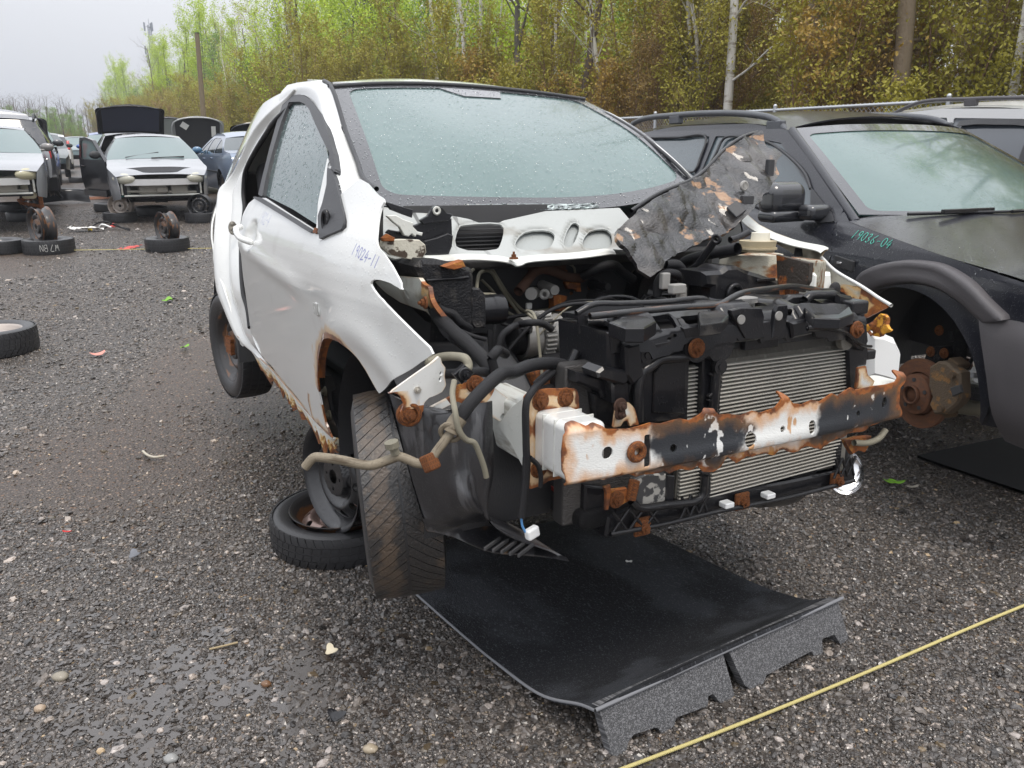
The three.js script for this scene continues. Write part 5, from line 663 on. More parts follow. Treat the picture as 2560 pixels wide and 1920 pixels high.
  mesh('rail_side_plate', [plateZ([[.295,.499,.58],[.368,.563,.58],[.422,.596,.58],[.429,.431,.58],[.368,.473,.58]], .565, .01)], M.inner, car);
  const tri = (pts, x) => { const q = pts.map(zy), s = poly(q), m = rustMap(s, box2(q, .004), 256, 256, whiteAt, () => .018); return mesh('beam_stay', sheet(s, box2(q, .004), .005, (z, y) => [x, y, z], .006, true), mat(null, .55, 0, { map: m, bumpMap: grain6, bumpScale: .001 }), beam); };
  tri([[.52,.587,.381],[.52,.585,.347],[.52,.568,.329],[.52,.526,.314],[.52,.525,.341],[.52,.541,.348],[.52,.54,.359],[.52,.529,.368],[.52,.527,.39]], .52);
  tri([[.5,.578,-.467],[.5,.579,-.502],[.5,.553,-.513],[.5,.53,-.546],[.5,.506,-.535],[.5,.505,-.499],[.5,.513,-.469]], .50);
  mesh('stay_bolt', [bolt(...[[.53,.582,.375]][0], .011), bolt(...[[.53,.562,.375]][0], .009)], M.rustDark, beam);
  mesh('wing_stay', panel(surf([[[.44,.517,-.586],[.44,.521,-.623],[.44,.501,-.703],[.44,.493,-.734]], [[.5,.506,-.535],[.5,.507,-.586],[.5,.512,-.63],[.5,.512,-.651]]]), .2, .06, .02, .005), M.inner, car);
  // loose wiring tail with white plug
  const lw = mesh('wiring_tail', [tube([[.36,.636,.454],[.4,.626,.511],[.46,.622,.572],[.47,.604,.591],[.47,.514,.592],[.47,.465,.59]], .009, 40), tube([[.475,.472,.593],[.475,.419,.595],[.475,.371,.6],[.475,.327,.606]], .010, 30), tube([[.475,.471,.585],[.475,.448,.563],[.475,.422,.555],[.475,.392,.555]], .006)], M.rubberHose, car);
  mesh('blue_wire', tube([[.475,.327,.606],[.475,.307,.604],[.475,.287,.595]], .003), mat([.10, .28, .55], .5), lw);
  mesh('white_plug', [rb(.02, .028, .036, ...[[.475,.282,.577]][0], .006, .2, .2, 0)], M.whitePlastic, lw);
  mesh('black_bar', [tube([[.58,.388,-.39],[.58,.379,-.44],[.58,.38,-.473],[.58,.387,-.497],[.58,.407,-.519]], .009)], M.pipe, car);
  mesh('rusty_drop_bracket', [plateX([[.56,.391,-.374],[.56,.391,-.43],[.56,.387,-.481],[.56,.36,-.476],[.56,.345,-.462],[.56,.355,-.436],[.56,.347,-.412],[.56,.367,-.393]], .55, .012)], M.rustPart, car);
  // fog-lamp reflector hanging below the left end
  const fg = [[.42,.205,-.614]][0];
  mesh('fog_lamp_reflector', at(new THREE.SphereGeometry(.085, 26, 14, 0, Math.PI * 2, 0, Math.PI / 2), fg[0] - .02, fg[1] + .005, fg[2] + .02, 0, 0, 2.0, [.85, .45, 1]), M.chrome, car);
}
// --- tyres and wheels: axis along local z, outer face towards +z
function tyreGeo(R, w, rimR, tread = true, seg = 64) {
  const h = w / 2, pr = [[rimR, -h * .70], [rimR + .010, -h * .86], [(R + rimR) / 2, -h * 1.03], [R - .022, -h * .95], [R - .006, -h * .80], [R, -h * .55], [R + .001, 0], [R, h * .55], [R - .006, h * .80], [R - .022, h * .95], [(R + rimR) / 2, h * 1.03], [rimR + .010, h * .86], [rimR, h * .70]];
  return at(lathe(pr, seg), 0, 0, 0, Math.PI / 2, 0, 0);
}
function treadGeo(R, w, n = 44, style = 'v') { // raised tread blocks separated by real grooves
  const gs = [], h = w / 2;
  const block = (a0, a1, z0, z1, skew) => { const g = new THREE.BoxGeometry(1, 1, 1, 3, 1, 2), p = g.attributes.position; for (let i = 0; i < p.count; i++) { const s = p.getX(i) + .5, z = lerp(z0, z1, p.getZ(i) + .5), a = lerp(a0, a1, s) - skew * Math.abs(z), rad = R - .004 + (p.getY(i) > 0 ? .0075 : 0) - .008 * Math.pow(Math.abs(z) / h, 4); p.setXYZ(i, rad * Math.cos(a), rad * Math.sin(a), z); } const q = g.attributes.uv; for (let i = 0; i < p.count; i++) q.setXY(i, Math.atan2(p.getY(i), p.getX(i)) * R, p.getZ(i)); g.computeVertexNormals(); return g; };
  const da = 6.28318 / n;
  for (let i = 0; i < n; i++) { const a = i * da;
    if (style === 'v') { gs.push(block(a, a + da * .91, -h * .92, -.003, 3.2), block(a + da * .5, a + da * 1.41, .003, h * .92, 3.2)); }
    else { gs.push(block(a, a + da * .84, -h * .92, -h * .46, 1.6), block(a, a + da * .9, -h * .40, -.004, .6), block(a, a + da * .9, .004, h * .40, -.6), block(a, a + da * .84, h * .46, h * .92, 1.6)); }
  }
  return merge(gs);
}
function rimDisc(r, w, off, holes = 10, hubR = .075) { // pressed steel disc with round vents
  const hr = r * .72, prof = (q) => off + (q < hubR ? .02 : q < r * .42 ? lerp(.02, -.012, ss(hubR, r * .42, q)) : q < r * .62 ? lerp(-.012, .012, ss(r * .42, r * .62, q)) : lerp(.012, -.03, ss(r * .62, r * .95, q)));
  let sd = circ(0, 0, r * .96); const hs = []; for (let i = 0; i < holes; i++) { const a = i / holes * 6.283; hs.push(circ(hr * Math.cos(a), hr * Math.sin(a), r * .085)); } for (let i = 0; i < 4; i++) hs.push(circ(.05 * Math.cos(i * 1.571), .05 * Math.sin(i * 1.571), .007)); hs.push(circ(0, 0, .028));
  return sheet(minus(sd, ...hs), [-r, -r, r, r], .007, (x, y) => [x, y, prof(Math.hypot(x, y))], .004);
}
function rimBarrel(r, w) { const h = w / 2; return at(lathe([[r + .012, -h], [r + .016, -h + .004], [r + .002, -h + .012], [r, -h + .03], [r - .03, -h + .05], [r - .035, h - .06], [r - .004, h - .03], [r, h - .012], [r + .016, h - .004], [r + .012, h], [r - .006, h - .012], [r - .010, h - .032], [r - .042, h - .065], [r - .040, -h + .055], [r - .008, -h + .03], [r - .006, -h + .012], [r + .012, -h]], 48), 0, 0, 0, Math.PI / 2, 0, 0); }
const G = { tyre: tyreGeo(.290, .185, .190), treadV: treadGeo(.290, .185, 58, 'v'), treadS: treadGeo(.290, .185, 46, 's'), spare: tyreGeo(.275, .13, .190), treadP: treadGeo(.275, .13, 50, 's'), disc: rimDisc(.19, .14, .03), barrel: rimBarrel(.185, .15), barrelBig: rimBarrel(.20, .165), discBig: rimDisc(.205, .16, .045, 10) };
function wheel(parent, o = {}) { const w = new THREE.Group(); w.name = o.name || 'wheel'; parent.add(w);
  if (o.tyre !== false) { mesh('tyre', o.small ? G.spare : G.tyre, o.wall || M.tyreWall, w); if (o.tread !== false) mesh('tread', o.small ? G.treadP : o.style === 's' ? G.treadS : G.treadV, o.tm || M.tyre, w); }
  if (o.rim !== false) { mesh('rim', G.barrel, o.rm || M.rimRust, w); mesh('disc', G.disc, o.dm || o.rm || M.rimRust, w); }
  return w; }
{
  const fw = wheel(car, { name: 'front_wheel', tm: M.tyreMud }); fw.position.set(-.05, .232, .72); fw.rotation.set(.07, -.29, 0, 'YXZ'); fw.scale.z = 1.1;
  const rw = wheel(car, { name: 'rear_wheel', style: 's' }); rw.position.set(-2.50, .235, .715); rw.rotation.set(.02, .13, 0);
  mesh('wheel_cap', [at(new THREE.CylinderGeometry(.045, .05, .03, 20), 0, 0, .055, Math.PI / 2, 0, 0), ...[0, 1, 2, 3].map((i) => at(new THREE.CylinderGeometry(.012, .012, .03, 6), .05 * Math.cos(i * 1.57 + .7), .05 * Math.sin(i * 1.57 + .7), .055, Math.PI / 2, 0, 0))], M.rustPart, rw);
  const fl = wheel(car, { name: 'left_front_wheel', tread: false }); fl.position.set(-.06, .215, -.70); fl.rotation.y = Math.PI - .30;
  const rl = wheel(car, { name: 'left_rear_wheel', tread: false }); rl.position.set(-2.50, .235, -.70); rl.rotation.y = Math.PI;
  each('axle_beam', [rb(.08, .1, 1.3, -2.42, .24, 0, .02), rb(.04, .04, .5, -.06, .22, .46, .01), rod([-.06, .24, .62], [-.1, .8, .55], .025)], M.greaseBlack, car);
}
// pedestal under the sill: a flat tyre with a bare steel wheel standing on it
{
  const sp = thing('tyre_block', 'tyre with bare steel wheel lying flat beneath the white wreck', 'tyre', [-.69, .066, -2.95], 0);
  const w = wheel(sp, { name: 'wheel', small: true, rm: M.rimRust, dm: mat([.27, .19, .165], .3, .45, { bumpMap: drops2, bumpScale: .0007, map: rep(tex(256, 256, (u, v) => mixc([1, 1, 1], [.45, .25, .14], ss(.5, .65, fbm(u * 5, v * 5, 4, 5)))), 3) }) }); w.rotation.x = -Math.PI / 2; 
  const ur = thing('upright_wheel_rim', 'black steel rim standing on edge between flat tyre and white sill', 'wheel rim', [-.63, .32, -2.86], -1.078 + .22);
  const b = mesh('rim_barrel', G.barrelBig, M.rimBlack, ur); mesh('rim_disc', G.discBig, M.rimBlack, ur); ur.rotation.order = 'YXZ'; ur.rotation.x = -.05;
}
// ---------------------------------------------------------------- other cars: one builder, each car with its own outline and state
function makeCar(o) {
  const g = thing(o.name, o.label, 'car', o.p, o.yaw, o.group), c = o.cell || .035, hw = o.hw || .86, rw = o.rw || .58, belt = o.belt || .95, sill = o.sill || .26;
  const top = o.top, X0 = top[0][0], X1 = top[top.length - 1][0], pm = o.paint;
  const plan = (x) => 1 - .16 * Math.pow(clamp((x - X0 + .55) / .55), 2) - .10 * Math.pow(clamp((X1 + .6 - x) / .6), 2);
  const zf = o.zf || ((x, y) => (y < belt - .08 ? hw * (.945 + .055 * Math.sin(clamp((y - sill) / (belt - sill)) * 2.4)) : lerp(hw * .98, rw, ss(0, 1, clamp((y - belt + .08) / (top[o.roofAt || 5][1] - belt + .08)) * .5) * 2)) * plan(x));
  const out = [...top, [X1 + .05, sill + .08], [-(o.wb || 2.6) - .45, sill], [.4, sill], [X0 - .04, sill + .05]], osd = poly(out), bb = box2(out, .01);
  const arches = [0, -(o.wb || 2.6)].map((x) => circ(x, .33, o.arch || .35));
  const beltY = (x) => belt + (o.rise || .05) * (-x - .5) / 2;
  const pil = o.pillars || [-1.35, -2.15], glassR = inter(inset(osd, o.frame || .085), (x, y) => beltY(x) - y, (x, y) => x - (o.cowl ?? -.55) + .18 - (1.0 - y) * .2);
  const bands = pil.map((px) => (x, y) => Math.abs(x - px + (y - 1.1) * .14) - .035);
  const cuts = (o.seams || []).map((f) => (x, y) => Math.abs(x - f(y)) - .004);
  for (const s of [1, -1]) {
    const bs = mesh('body_side', sheet(minus(osd, ...arches, minus(glassR, ...bands), ...cuts, ...(o.cutSide ? o.cutSide(s) : [])), bb, s > 0 && o.fine ? o.fine : c, (x, y) => { const d = Math.min(...[0, -(o.wb || 2.6)].map((a) => Math.abs(Math.hypot(x - a, y - .33) - (o.arch || .35)))); return [x, y, s * (zf(x, y) + .012 * Math.exp(-((d / .05) ** 2)))]; }, s > 0 ? .01 : -.01), pm, g);
    const xs = [9, ...pil, -9]; for (let i = 0; i < xs.length - 1; i++) { const reg = inter(inset(glassR, -.006), (x, y) => x - xs[i] + (y - 1.1) * .14 * (i ? 1 : 0), (x, y) => xs[i + 1] - x - (y - 1.1) * .14); let any = false; for (let x = bb[0]; x < bb[2] && !any; x += .05) for (let y = belt; y < bb[3]; y += .05) if (reg(x, y) < -.03) { any = true; break; }
      if (any) mesh('side_window', sheet(reg, [bb[0], belt - .1, bb[2], bb[3]], c, (x, y) => [x, y, s * (zf(x, y) - .012)], .004), o.glass || M.glassCar, bs); }
    if (o.handles) for (const hx of o.handles) mesh('door_handle', rb(.15, .03, .03, hx, beltY(hx) - .10, s * (zf(hx, belt - .1) + .012), .012), o.handleMat || pm, bs);
  }
  // skins across the car, station by station along the outline
  const NX = 9, row = (x, y, bow, crown) => Array.from({ length: NX }, (_, i) => { const q = -1 + 2 * i / (NX - 1); return [x + bow * (1 - q * q), y + crown * (1 - Math.pow(Math.abs(q), 2.2)), q * (zf(x, y) + .002)]; });
  for (const [nm, i0, i1, m, bow, crown] of o.skins) { if (!m) continue; const st = smooth(top.slice(i0, i1 + 1), 3, false); const rows = st.map(([x, y]) => row(x, y, bow, crown)); mesh(nm, panel(surf(rows), 1.5, Math.hypot(st[0][0] - st[st.length - 1][0], st[0][1] - st[st.length - 1][1]) + .01, c * 1.6, .008), m, g); }
  // cabin
  mesh('cabin', [rb(-X1 - .9, .04, hw * 1.6, (X1 - .5) / 2, sill + .12, 0, .01), rb(.06, belt - sill, hw * 1.5, (o.cowl ?? -.55) - .05, (belt + sill) / 2, 0, .01), rb(.35, .16, hw * 1.45, (o.cowl ?? -.55) - .25, belt - .06, 0, .05)], M.dark, g);
  for (const [x, z] of [[-1.25, .36], [-1.25, -.36]]) mesh('seat', [rb(.46, .14, .46, x, sill + .28, z, .05), rb(.13, .56, .44, x - .25, sill + .58, z, .05, 0, 0, .2), rb(.08, .16, .24, x - .34, sill + .95, z, .04, 0, 0, .15)], M.seat, g);
  mesh('rear_seat', [rb(.46, .14, 1.1, -2.05, sill + .28, 0, .05), rb(.13, .56, 1.1, -2.32, sill + .58, 0, .05, 0, 0, .25)], M.seat, g);
  if (o.mirror) for (const s of [1, -1]) { const mx = (o.cowl ?? -.55) - .28, my = belt + .08, mz = s * (zf(mx, belt) + .09); mesh('door_mirror', [at(new THREE.SphereGeometry(.1, 18, 12), mx, my + .02, mz, 0, s * .15, 0, [.55, .72, 1.1]), rb(.07, .04, .12, mx, my - .03, mz - s * .08, .015)], o.mirrorMat || pm, g); }
  if (o.rails) for (const s of [1, -1]) mesh('roof_rail', [tube(o.rails.map(([x, y]) => [x, y, s * (o.railZ || rw)]), .02, 40, 8), ...o.rails.slice(1, -1).filter((_, i) => i % 2 === 0).map(([x, y]) => rb(.14, .06, .04, x, y - .03, s * (o.railZ || rw), .01))], o.railMat || M.trim, g);
  for (const [x, s, kind, y = .30] of o.wheels || []) {
    if (kind === 'tyre') { const w = wheel(g, { name: 'wheel', style: 's', tread: false, rm: o.rim || M.rimSilver }); w.position.set(x, y, s * (hw - .12)); w.rotation.y = s > 0 ? 0 : Math.PI; }
    if (kind === 'rim') { const w = wheel(g, { name: 'steel_rim', tyre: false, rm: M.rimRust }); w.position.set(x, y, s * (hw - .14)); w.rotation.y = s > 0 ? 0 : Math.PI; }
  }
  each('wheel_well', [0, -(o.wb || 2.6)].flatMap((x) => [1, -1].map((s) => at(new THREE.CylinderGeometry(.40, .40, .3, 20, 1, true, Math.PI / 2 - .15, Math.PI + .3), x, .36, s * (hw - .2), Math.PI / 2, 0, 0))), M.dark, g);
  if (o.extra) o.extra(g, { zf, belt, X0, X1, hw, rw, sill });
  return g;
}
M.glassCar = mat([.12, .15, .16], .08, 0, { transmission: .45, thickness: 0, clearcoat: 1, clearcoatRoughness: .04 });
M.glassTeal = mat([.20, .28, .28], .12, 0, { transmission: .3, thickness: 0, clearcoat: 1, clearcoatRoughness: .06, bumpMap: drops2, bumpScale: .0006 });
M.glassTint = mat([.03, .032, .038], .08, 0, { clearcoat: 1, clearcoatRoughness: .04, bumpMap: drops2, bumpScale: .0006 });
const silver = paint([.30, .31, .33]), graphite = paint([.055, .058, .066]), blackP = paint([.012, .012, .016]), blueGrey = paint([.20, .25, .34]), bluePaint = paint([.02, .09, .36]), whiteP = mat([.80, .80, .79], .3, 0, { clearcoat: .8, clearcoatRoughness: .1 }), greyP = paint([.32, .33, .33]);
const SEDAN = [[.86, .50], [.82, .70], [.62, .79], [.1, .88], [-.45, .96], [-1.18, 1.35], [-1.6, 1.395], [-2.15, 1.385], [-2.55, 1.30], [-3.05, 1.05], [-3.45, 1.00], [-3.56, .88], [-3.58, .50]];
const sedanSkins = (p, gl, o = {}) => [['nose', 0, 1, o.nose === 0 ? null : p, .12, 0], ['bonnet', 1, 4, o.bonnet === 0 ? null : p, .06, .035], ['windscreen', 4, 5, gl, .14, .03], ['roof', 5, 8, p, 0, .05], ['rear_window', 8, 9, gl, -.1, .02], ['boot_lid', 9, 10, o.boot === 0 ? null : p, -.05, .02], ['tail', 10, 12, p, -.08, 0]];
const HATCH = [[.80, .50], [.76, .66], [.5, .76], [.05, .88], [-.35, .98], [-1.1, 1.42], [-1.6, 1.48], [-2.3, 1.47], [-2.85, 1.40], [-3.15, 1.05], [-3.22, .85], [-3.22, .48]];
const hatchSkins = (p, gl, o = {}) => [['nose', 0, 1, p, .12, 0], ['bonnet', 1, 4, o.bonnet === 0 ? null : p, .06, .035], ['windscreen', 4, 5, gl, .14, .03], ['roof', 5, 8, p, 0, .05], ['rear_window', 8, 9, o.gate === 0 ? null : gl, -.1, .02], ['tailgate', 9, 11, o.gate === 0 ? null : p, -.08, 0]];
const SUV = [[.84, .55], [.80, .76], [.6, .88], [.05, .97], [-.45, 1.06], [-1.1, 1.56], [-1.6, 1.64], [-2.5, 1.66], [-3.25, 1.60], [-3.55, 1.15], [-3.6, .95], [-3.6, .52]];
function lid(g, name, m, inner, w, l, p, ang, o = {}) { // an open bonnet or tailgate, hinged at p, its inner face with a lining
  const s = surf([[[0, 0, -w * .5], [0, .03, -w * .25], [0, .04, 0], [0, .03, w * .25], [0, 0, w * .5]], [[l * .5, .02, -w * .5], [l * .5, .06, -w * .25], [l * .5, .07, 0], [l * .5, .06, w * .25], [l * .5, .02, w * .5]], [[l * .82, .01, -w * .5], [l * .84, .045, -w * .25], [l * .85, .055, 0], [l * .84, .045, w * .25], [l * .82, .01, w * .5]], [[l * .92, -.02, -w * .38], [l * .97, .0, -w * .22], [l, .01, 0], [l * .97, .0, w * .22], [l * .92, -.02, w * .38]]]);
  const piv = new THREE.Group(); piv.name = name; piv.position.set(...p); piv.rotation.z = ang; if (o.flip) piv.rotation.set(0, Math.PI, ang, 'XYZ'); g.add(piv);
  mesh('outer_panel', panel(s, w, l, .04, .012), m, piv);
  mesh('inner_lining', panel((u, v) => { const q = s(lerp(.08, .92, u), lerp(.08, .88, v)); return [q[0], q[1] - .03, q[2]]; }, w * .8, l * .8, .05, .006), inner, piv);
  mesh('lid_frame', tube([[.03, -.02, -w * .46], [l * .8, -.01, -w * .46], [l * .93, -.03, -w * .3], [l * .97, -.02, 0], [l * .93, -.03, w * .3], [l * .8, -.01, w * .46], [.03, -.02, w * .46]], .022, 50, 6), o.frame || m, piv);
  return piv;
}
// --- dark estate on the right, front wheel missing
{
  const zv = (x, y) => { let z = interp([.2, .4, .6, .8, .92, 1.0, 1.45], [.88, .915, .93, .93, .89, .82, .60], y); z = (z + interp([.2, .4, .6, .8, .92, 1.0, 1.45], [.88, .915, .93, .93, .89, .82, .60], y - .03) + interp([.2, .4, .6, .8, .92, 1.0, 1.45], [.88, .915, .93, .93, .89, .82, .60], y + .03)) / 3; return z - .14 * clamp((x - .4) / .5) ** 2 - .10 * clamp((-2.9 - x) / .9) ** 2; };
  const T = [[.88, .60], [.84, .72], [.6, .83], [.1, .895], [-.50, .975], [-1.30, 1.40], [-1.7, 1.445], [-2.6, 1.45], [-3.3, 1.40], [-3.62, 1.02], [-3.70, .85], [-3.70, .45]];
  M.navyPaint = mat([.016, .017, .024], .34, .1, { clearcoat: .7, clearcoatRoughness: .12, specularIntensity: .6, bumpMap: rep(DROPS, 2.6), bumpScale: .0016 });
  const gl = mat([.10, .135, .155], .08, 0, { transmission: .35, thickness: 0, clearcoat: 1, clearcoatRoughness: .04, bumpMap: drops2, bumpScale: .0006 });
  const v = makeCar({ name: 'dark_estate', label: 'dark navy estate with roof rails and missing front wheel beside the white wreck', p: [2.53, .207, -3.594], yaw: -1.25, paint: M.navyPaint, top: T, wb: 2.76, hw: .93, rw: .6, belt: .99, rise: .06, sill: .28, cowl: -.50, zf: zv, arch: .415, cell: .035, fine: .012, pillars: [-2.02, -2.98], frame: .07, glass: gl,
    seams: [(y) => -.50 - .08 * ss(.8, 1.0, y), (y) => (y < 1.0 ? -1.72 - .2 * ss(.5, .95, y) : 99), (y) => (y < 1.0 ? -2.6 : 99)],
    skins: [['nose', 0, 1, M.navyPaint, .1, 0], ['bonnet', 1, 4, M.navyPaint, .05, .05], ['roof', 5, 8, M.navyPaint, 0, .07], ['rear_window', 8, 9, gl, -.1, .02], ['tailgate', 9, 11, M.navyPaint, -.08, 0]],
    rails: [[-1.36, 1.395], [-1.46, 1.455], [-1.75, 1.50], [-2.6, 1.525], [-3.2, 1.50], [-3.4, 1.42]], railZ: .60, railMat: mat([.09, .095, .105], .35, .2, { bumpMap: drops2, bumpScale: .0005 }),
    wheels: [[-2.76, 1, 'tyre', .28], [-2.76, -1, 'tyre', .28]] });
  v.rotation.set(-.0037, -1.25, .0113, 'YZX');
  // rain on bonnet and roof
  rain('rain_drops', v, 4200, () => { const x = rr(-.45, .8), q = rr(-1, 1), y = interp([-.5, .1, .6, .84], [.975, .895, .83, .72], x); return [[x + .05 * (1 - q * q), y + .05 * (1 - Math.abs(q) ** 2.2) + .004, q * zv(x, y)], new THREE.Vector3(.1, 1, .1 * q).normalize()]; }, .0012, .0036);
  rain('rain_drops', v, 1800, () => { let x, y; do { x = rr(-1.6, .4); y = rr(.55, .95); } while (Math.hypot(x - .03, y - .40) < .5); return [[x, y, zv(x, y) + .002], new THREE.Vector3(0, .3, .95).normalize()]; }, .001, .003);
  // windscreen with wipers
  const ws = surf([[[-.52, 1.0, .775], [-.36, 1.0, .42], [-.30, 1.0, 0], [-.36, 1.0, -.42], [-.52, 1.0, -.775]], [[-.94, 1.225, .685], [-.82, 1.24, .36], [-.78, 1.245, 0], [-.82, 1.24, -.36], [-.94, 1.225, -.685]], [[-1.29, 1.405, .60], [-1.24, 1.425, .33], [-1.22, 1.43, 0], [-1.24, 1.425, -.33], [-1.29, 1.41, -.585]]].map((r) => smooth(r, 3, false)));
  const wsm = mat(null, .12, 0, { map: tex(256, 256, (u, q) => mixc([.13, .24, .23], [.22, .33, .31], fbm(u * 4, q * 4, 4, 4))), transmission: .45, thickness: 0, clearcoat: 1, clearcoatRoughness: .05, bumpMap: drops2, bumpScale: .0005 });
  const w = mesh('windscreen', panel(ws, 1.3, .9, .03, .004), wsm, v);
  mesh('black_border', panel((a, b) => { const p = ws(a, b); return [p[0] + .004, p[1] + .004, p[2]]; }, 1.3, .9, .02, .003, (a, b) => -rect(.05, .05, 1.25, .78, .05)(a, b)), M.frit, w);
  for (const [p, q] of [[[-.38, 1.012, .62], [-.27, 1.02, .05]], [[-.27, 1.02, .12], [-.34, 1.03, -.5]]]) mesh('wiper', [rod(p, q, .008, .006), rb(.02, .02, .34, (p[0] + q[0]) / 2 + .01, p[1] + .014, (p[2] + q[2]) / 2, .004, 0, .1, 0), at(new THREE.CylinderGeometry(.016, .018, .03, 12), q[0] + .03, q[1] - .01, q[2])], M.blackGloss, w);
  mesh('cowl_cover', panel(surf([[[-.50, .985, .76], [-.24, .99, .4], [-.18, .99, 0], [-.24, .99, -.4], [-.5, .985, -.76]], [[-.55, 1.0, .72], [-.38, .998, .4], [-.33, .998, 0], [-.38, .998, -.4], [-.55, 1.0, -.72]]].map((r) => smooth(r, 3, false))), 1.5, .2, .03, .01), M.black, v);
  // A pillar trim on the near side
  mesh('pillar_trim', [tube([[-.50, .965, .80], [-.9, 1.185, .70], [-1.30, 1.395, .605]], .026, 30, 8)], M.navyPaint, v);
  mesh('window_seal', [tube([[-.881,1.106,.776],[-.987,1.179,.74],[-1.249,1.284,.689],[-1.454,1.341,.661],[-1.598,1.356,.654],[-1.906,1.36,.652],[-1.912,1.27,.696],[-1.934,1.148,.756]], .008, 50), tube([[-1.929,1.143,.758],[-1.513,1.057,.8],[-1.169,.988,.839],[-.923,.99,.837],[-.784,.999,.829]], .012, 40), tube([[-2.948,1.378,.643],[-2.494,1.376,.644],[-2.116,1.369,.648],[-2.071,1.246,.708],[-2.063,1.162,.749],[-2.697,1.305,.679],[-2.948,1.378,.643]], .008, 50)], M.trim, v);
  // plastic wheel arch flare and bumper corner
  const fo = [[-.269,.71,.96],[-.266,.753,.96],[-.2,.796,.96],[-.114,.828,.951],[-.027,.847,.944],[.071,.854,.942],[.15,.851,.943],[.299,.81,.957],[.399,.754,.96],[.48,.707,.96]], fi = [[-.203,.694,.95],[-.185,.71,.95],[-.143,.733,.95],[-.07,.759,.95],[.032,.779,.95],[.112,.781,.95],[.181,.772,.95],[.295,.731,.95],[.367,.693,.95],[.404,.678,.95]];
  const rs = (c, n = 40) => { const k = new THREE.CatmullRomCurve3(c.map(V)); return k.getSpacedPoints(n).map((p) => [p.x, p.y, p.z]); };
  const A = rs(fo), B = rs(fi);
  const gp = mat([.075, .069, .073], .42, 0, { bumpMap: fine20, bumpScale: .0006 });
  mesh('arch_flare', panel(surf([A.map((p) => [p[0], p[1] + .004, p[2] - .05]), A, A.map((p, i) => [lerp(p[0], B[i][0], .4), lerp(p[1], B[i][1], .4), p[2] + .004]), B, B.map((p) => [p[0], p[1] - .002, p[2] - .06])]), 1.3, .2, .02, .008), gp, v);
  const bc = surf([[[.38, .69, .955], [.47, .705, .93], [.60, .70, .90], [.75, .69, .80], [.90, .68, .60]], [[.41, .62, .96], [.48, .63, .95], [.62, .63, .92], [.78, .62, .82], [.94, .61, .6]], [[.46, .50, .965], [.52, .50, .955], [.65, .50, .92], [.80, .50, .82], [.95, .50, .6]], [[.50, .36, .95], [.56, .36, .94], [.68, .36, .90], [.82, .36, .78], [.95, .36, .56]], [[.53, .26, .90], [.58, .25, .88], [.7, .24, .84], [.82, .24, .7], [.92, .24, .5]]].map((r) => smooth(r, 3, false)));
  mesh('bumper_corner', panel(bc, .9, .5, .025, .01), gp, v);
  // mirror
  const mp = mesh('door_mirror', [at(new RoundedBoxGeometry(.13, .165, .25, 5, .062), -.79, 1.065, 1.01, 0, .18, 0), at(new RoundedBoxGeometry(.12, .06, .25, 4, .028), -.785, .985, 1.0, 0, .18, 0), rb(.10, .075, .16, -.70, 1.005, .88, .03, 0, .2, 0)], mat([.022, .023, .027], .24, 0, { clearcoat: .9, clearcoatRoughness: .07 }), v);
  const sl = [[-.883,1.116,.775],[-.749,1.053,.806],[-.632,1.001,.832],[-.583,.969,.859],[-.682,.957,.87],[-.779,.977,.853]].map(xy); mesh('mirror_sail', sheet(poly(sl), box2(sl, .01), .012, (x, y) => [x, y, zv(x, y) + .012], .014), M.trim, v);
  const hp = [[-.395,.797,.934]][0];
  mesh('side_lamp', [rb(.13, .05, .012, hp[0], hp[1], hp[2], .005, 0, 0, -.1)], M.black, v); mesh('side_lamp_clip', rb(.03, .012, .012, hp[0] - .02, hp[1], hp[2] + .008, .003), M.chrome, v);
  // chalk number on the wing
  const q = [[-.419,.929,.882]][0];
  const gs = []; { const px = (x, y) => { const X = q[0] + x, Y = q[1] + y - .02; return [X, Y, zv(X, Y) + .004]; }; let i = 0; for (const ch of '19036-04') { for (const s of GL[ch]) { const P = []; for (let k = 0; k < s.length; k += 2) P.push(px((i * .75 + s[k] * .6 + s[k + 1] * .2) * .043, (s[k + 1] - i * .08) * .036)); gs.push(tube(P, .0013, P.length * 4, 5)); } i++; } }
  mesh('paint_marker_number', merge(gs), mat([.10, .62, .48], .6), v);
  // wheel well, strut, brake
  mesh('well_liner', [at(new THREE.CylinderGeometry(.43, .43, .45, 30, 1, true, Math.PI / 2 - .3, Math.PI + .6), .03, .42, .70, Math.PI / 2, 0, 0), rb(.9, .52, .03, .03, .66, .47, .01)], M.black, v);
  const h = [[.014,.281,.83]][0], [hx, hy] = h;
  const rd = mesh('brake_disc', [at(lathe([[.095, .012], [.15, .012], [.153, .006], [.153, -.006], [.15, -.012], [.095, -.012]], 60), hx, hy, .80, Math.PI / 2, 0, 0), at(lathe([[.0, .05], [.022, .05], [.024, .042], [.040, .042], [.042, .062], [.034, .064], [.034, .044], [.085, .040], [.088, .030], [.088, 0], [.10, -.002]], 50), hx, hy, .80, Math.PI / 2, 0, 0)], mat(null, .7, .2, { map: rep(tex(256, 256, (u, q2) => mixc([.12, .065, .045], [.24, .10, .045], fbm(u * 8, q2 * 8, 4, 8))), 6), bumpMap: grain6, bumpScale: .001 }), v);
  mesh('hub_hole', Array.from({ length: 5 }, (_, i) => at(new THREE.CylinderGeometry(.009, .009, .004, 12), hx + .064 * Math.cos(i * 1.2566 + .4), hy + .064 * Math.sin(i * 1.2566 + .4), .843, Math.PI / 2, 0, 0)), M.dark, rd);
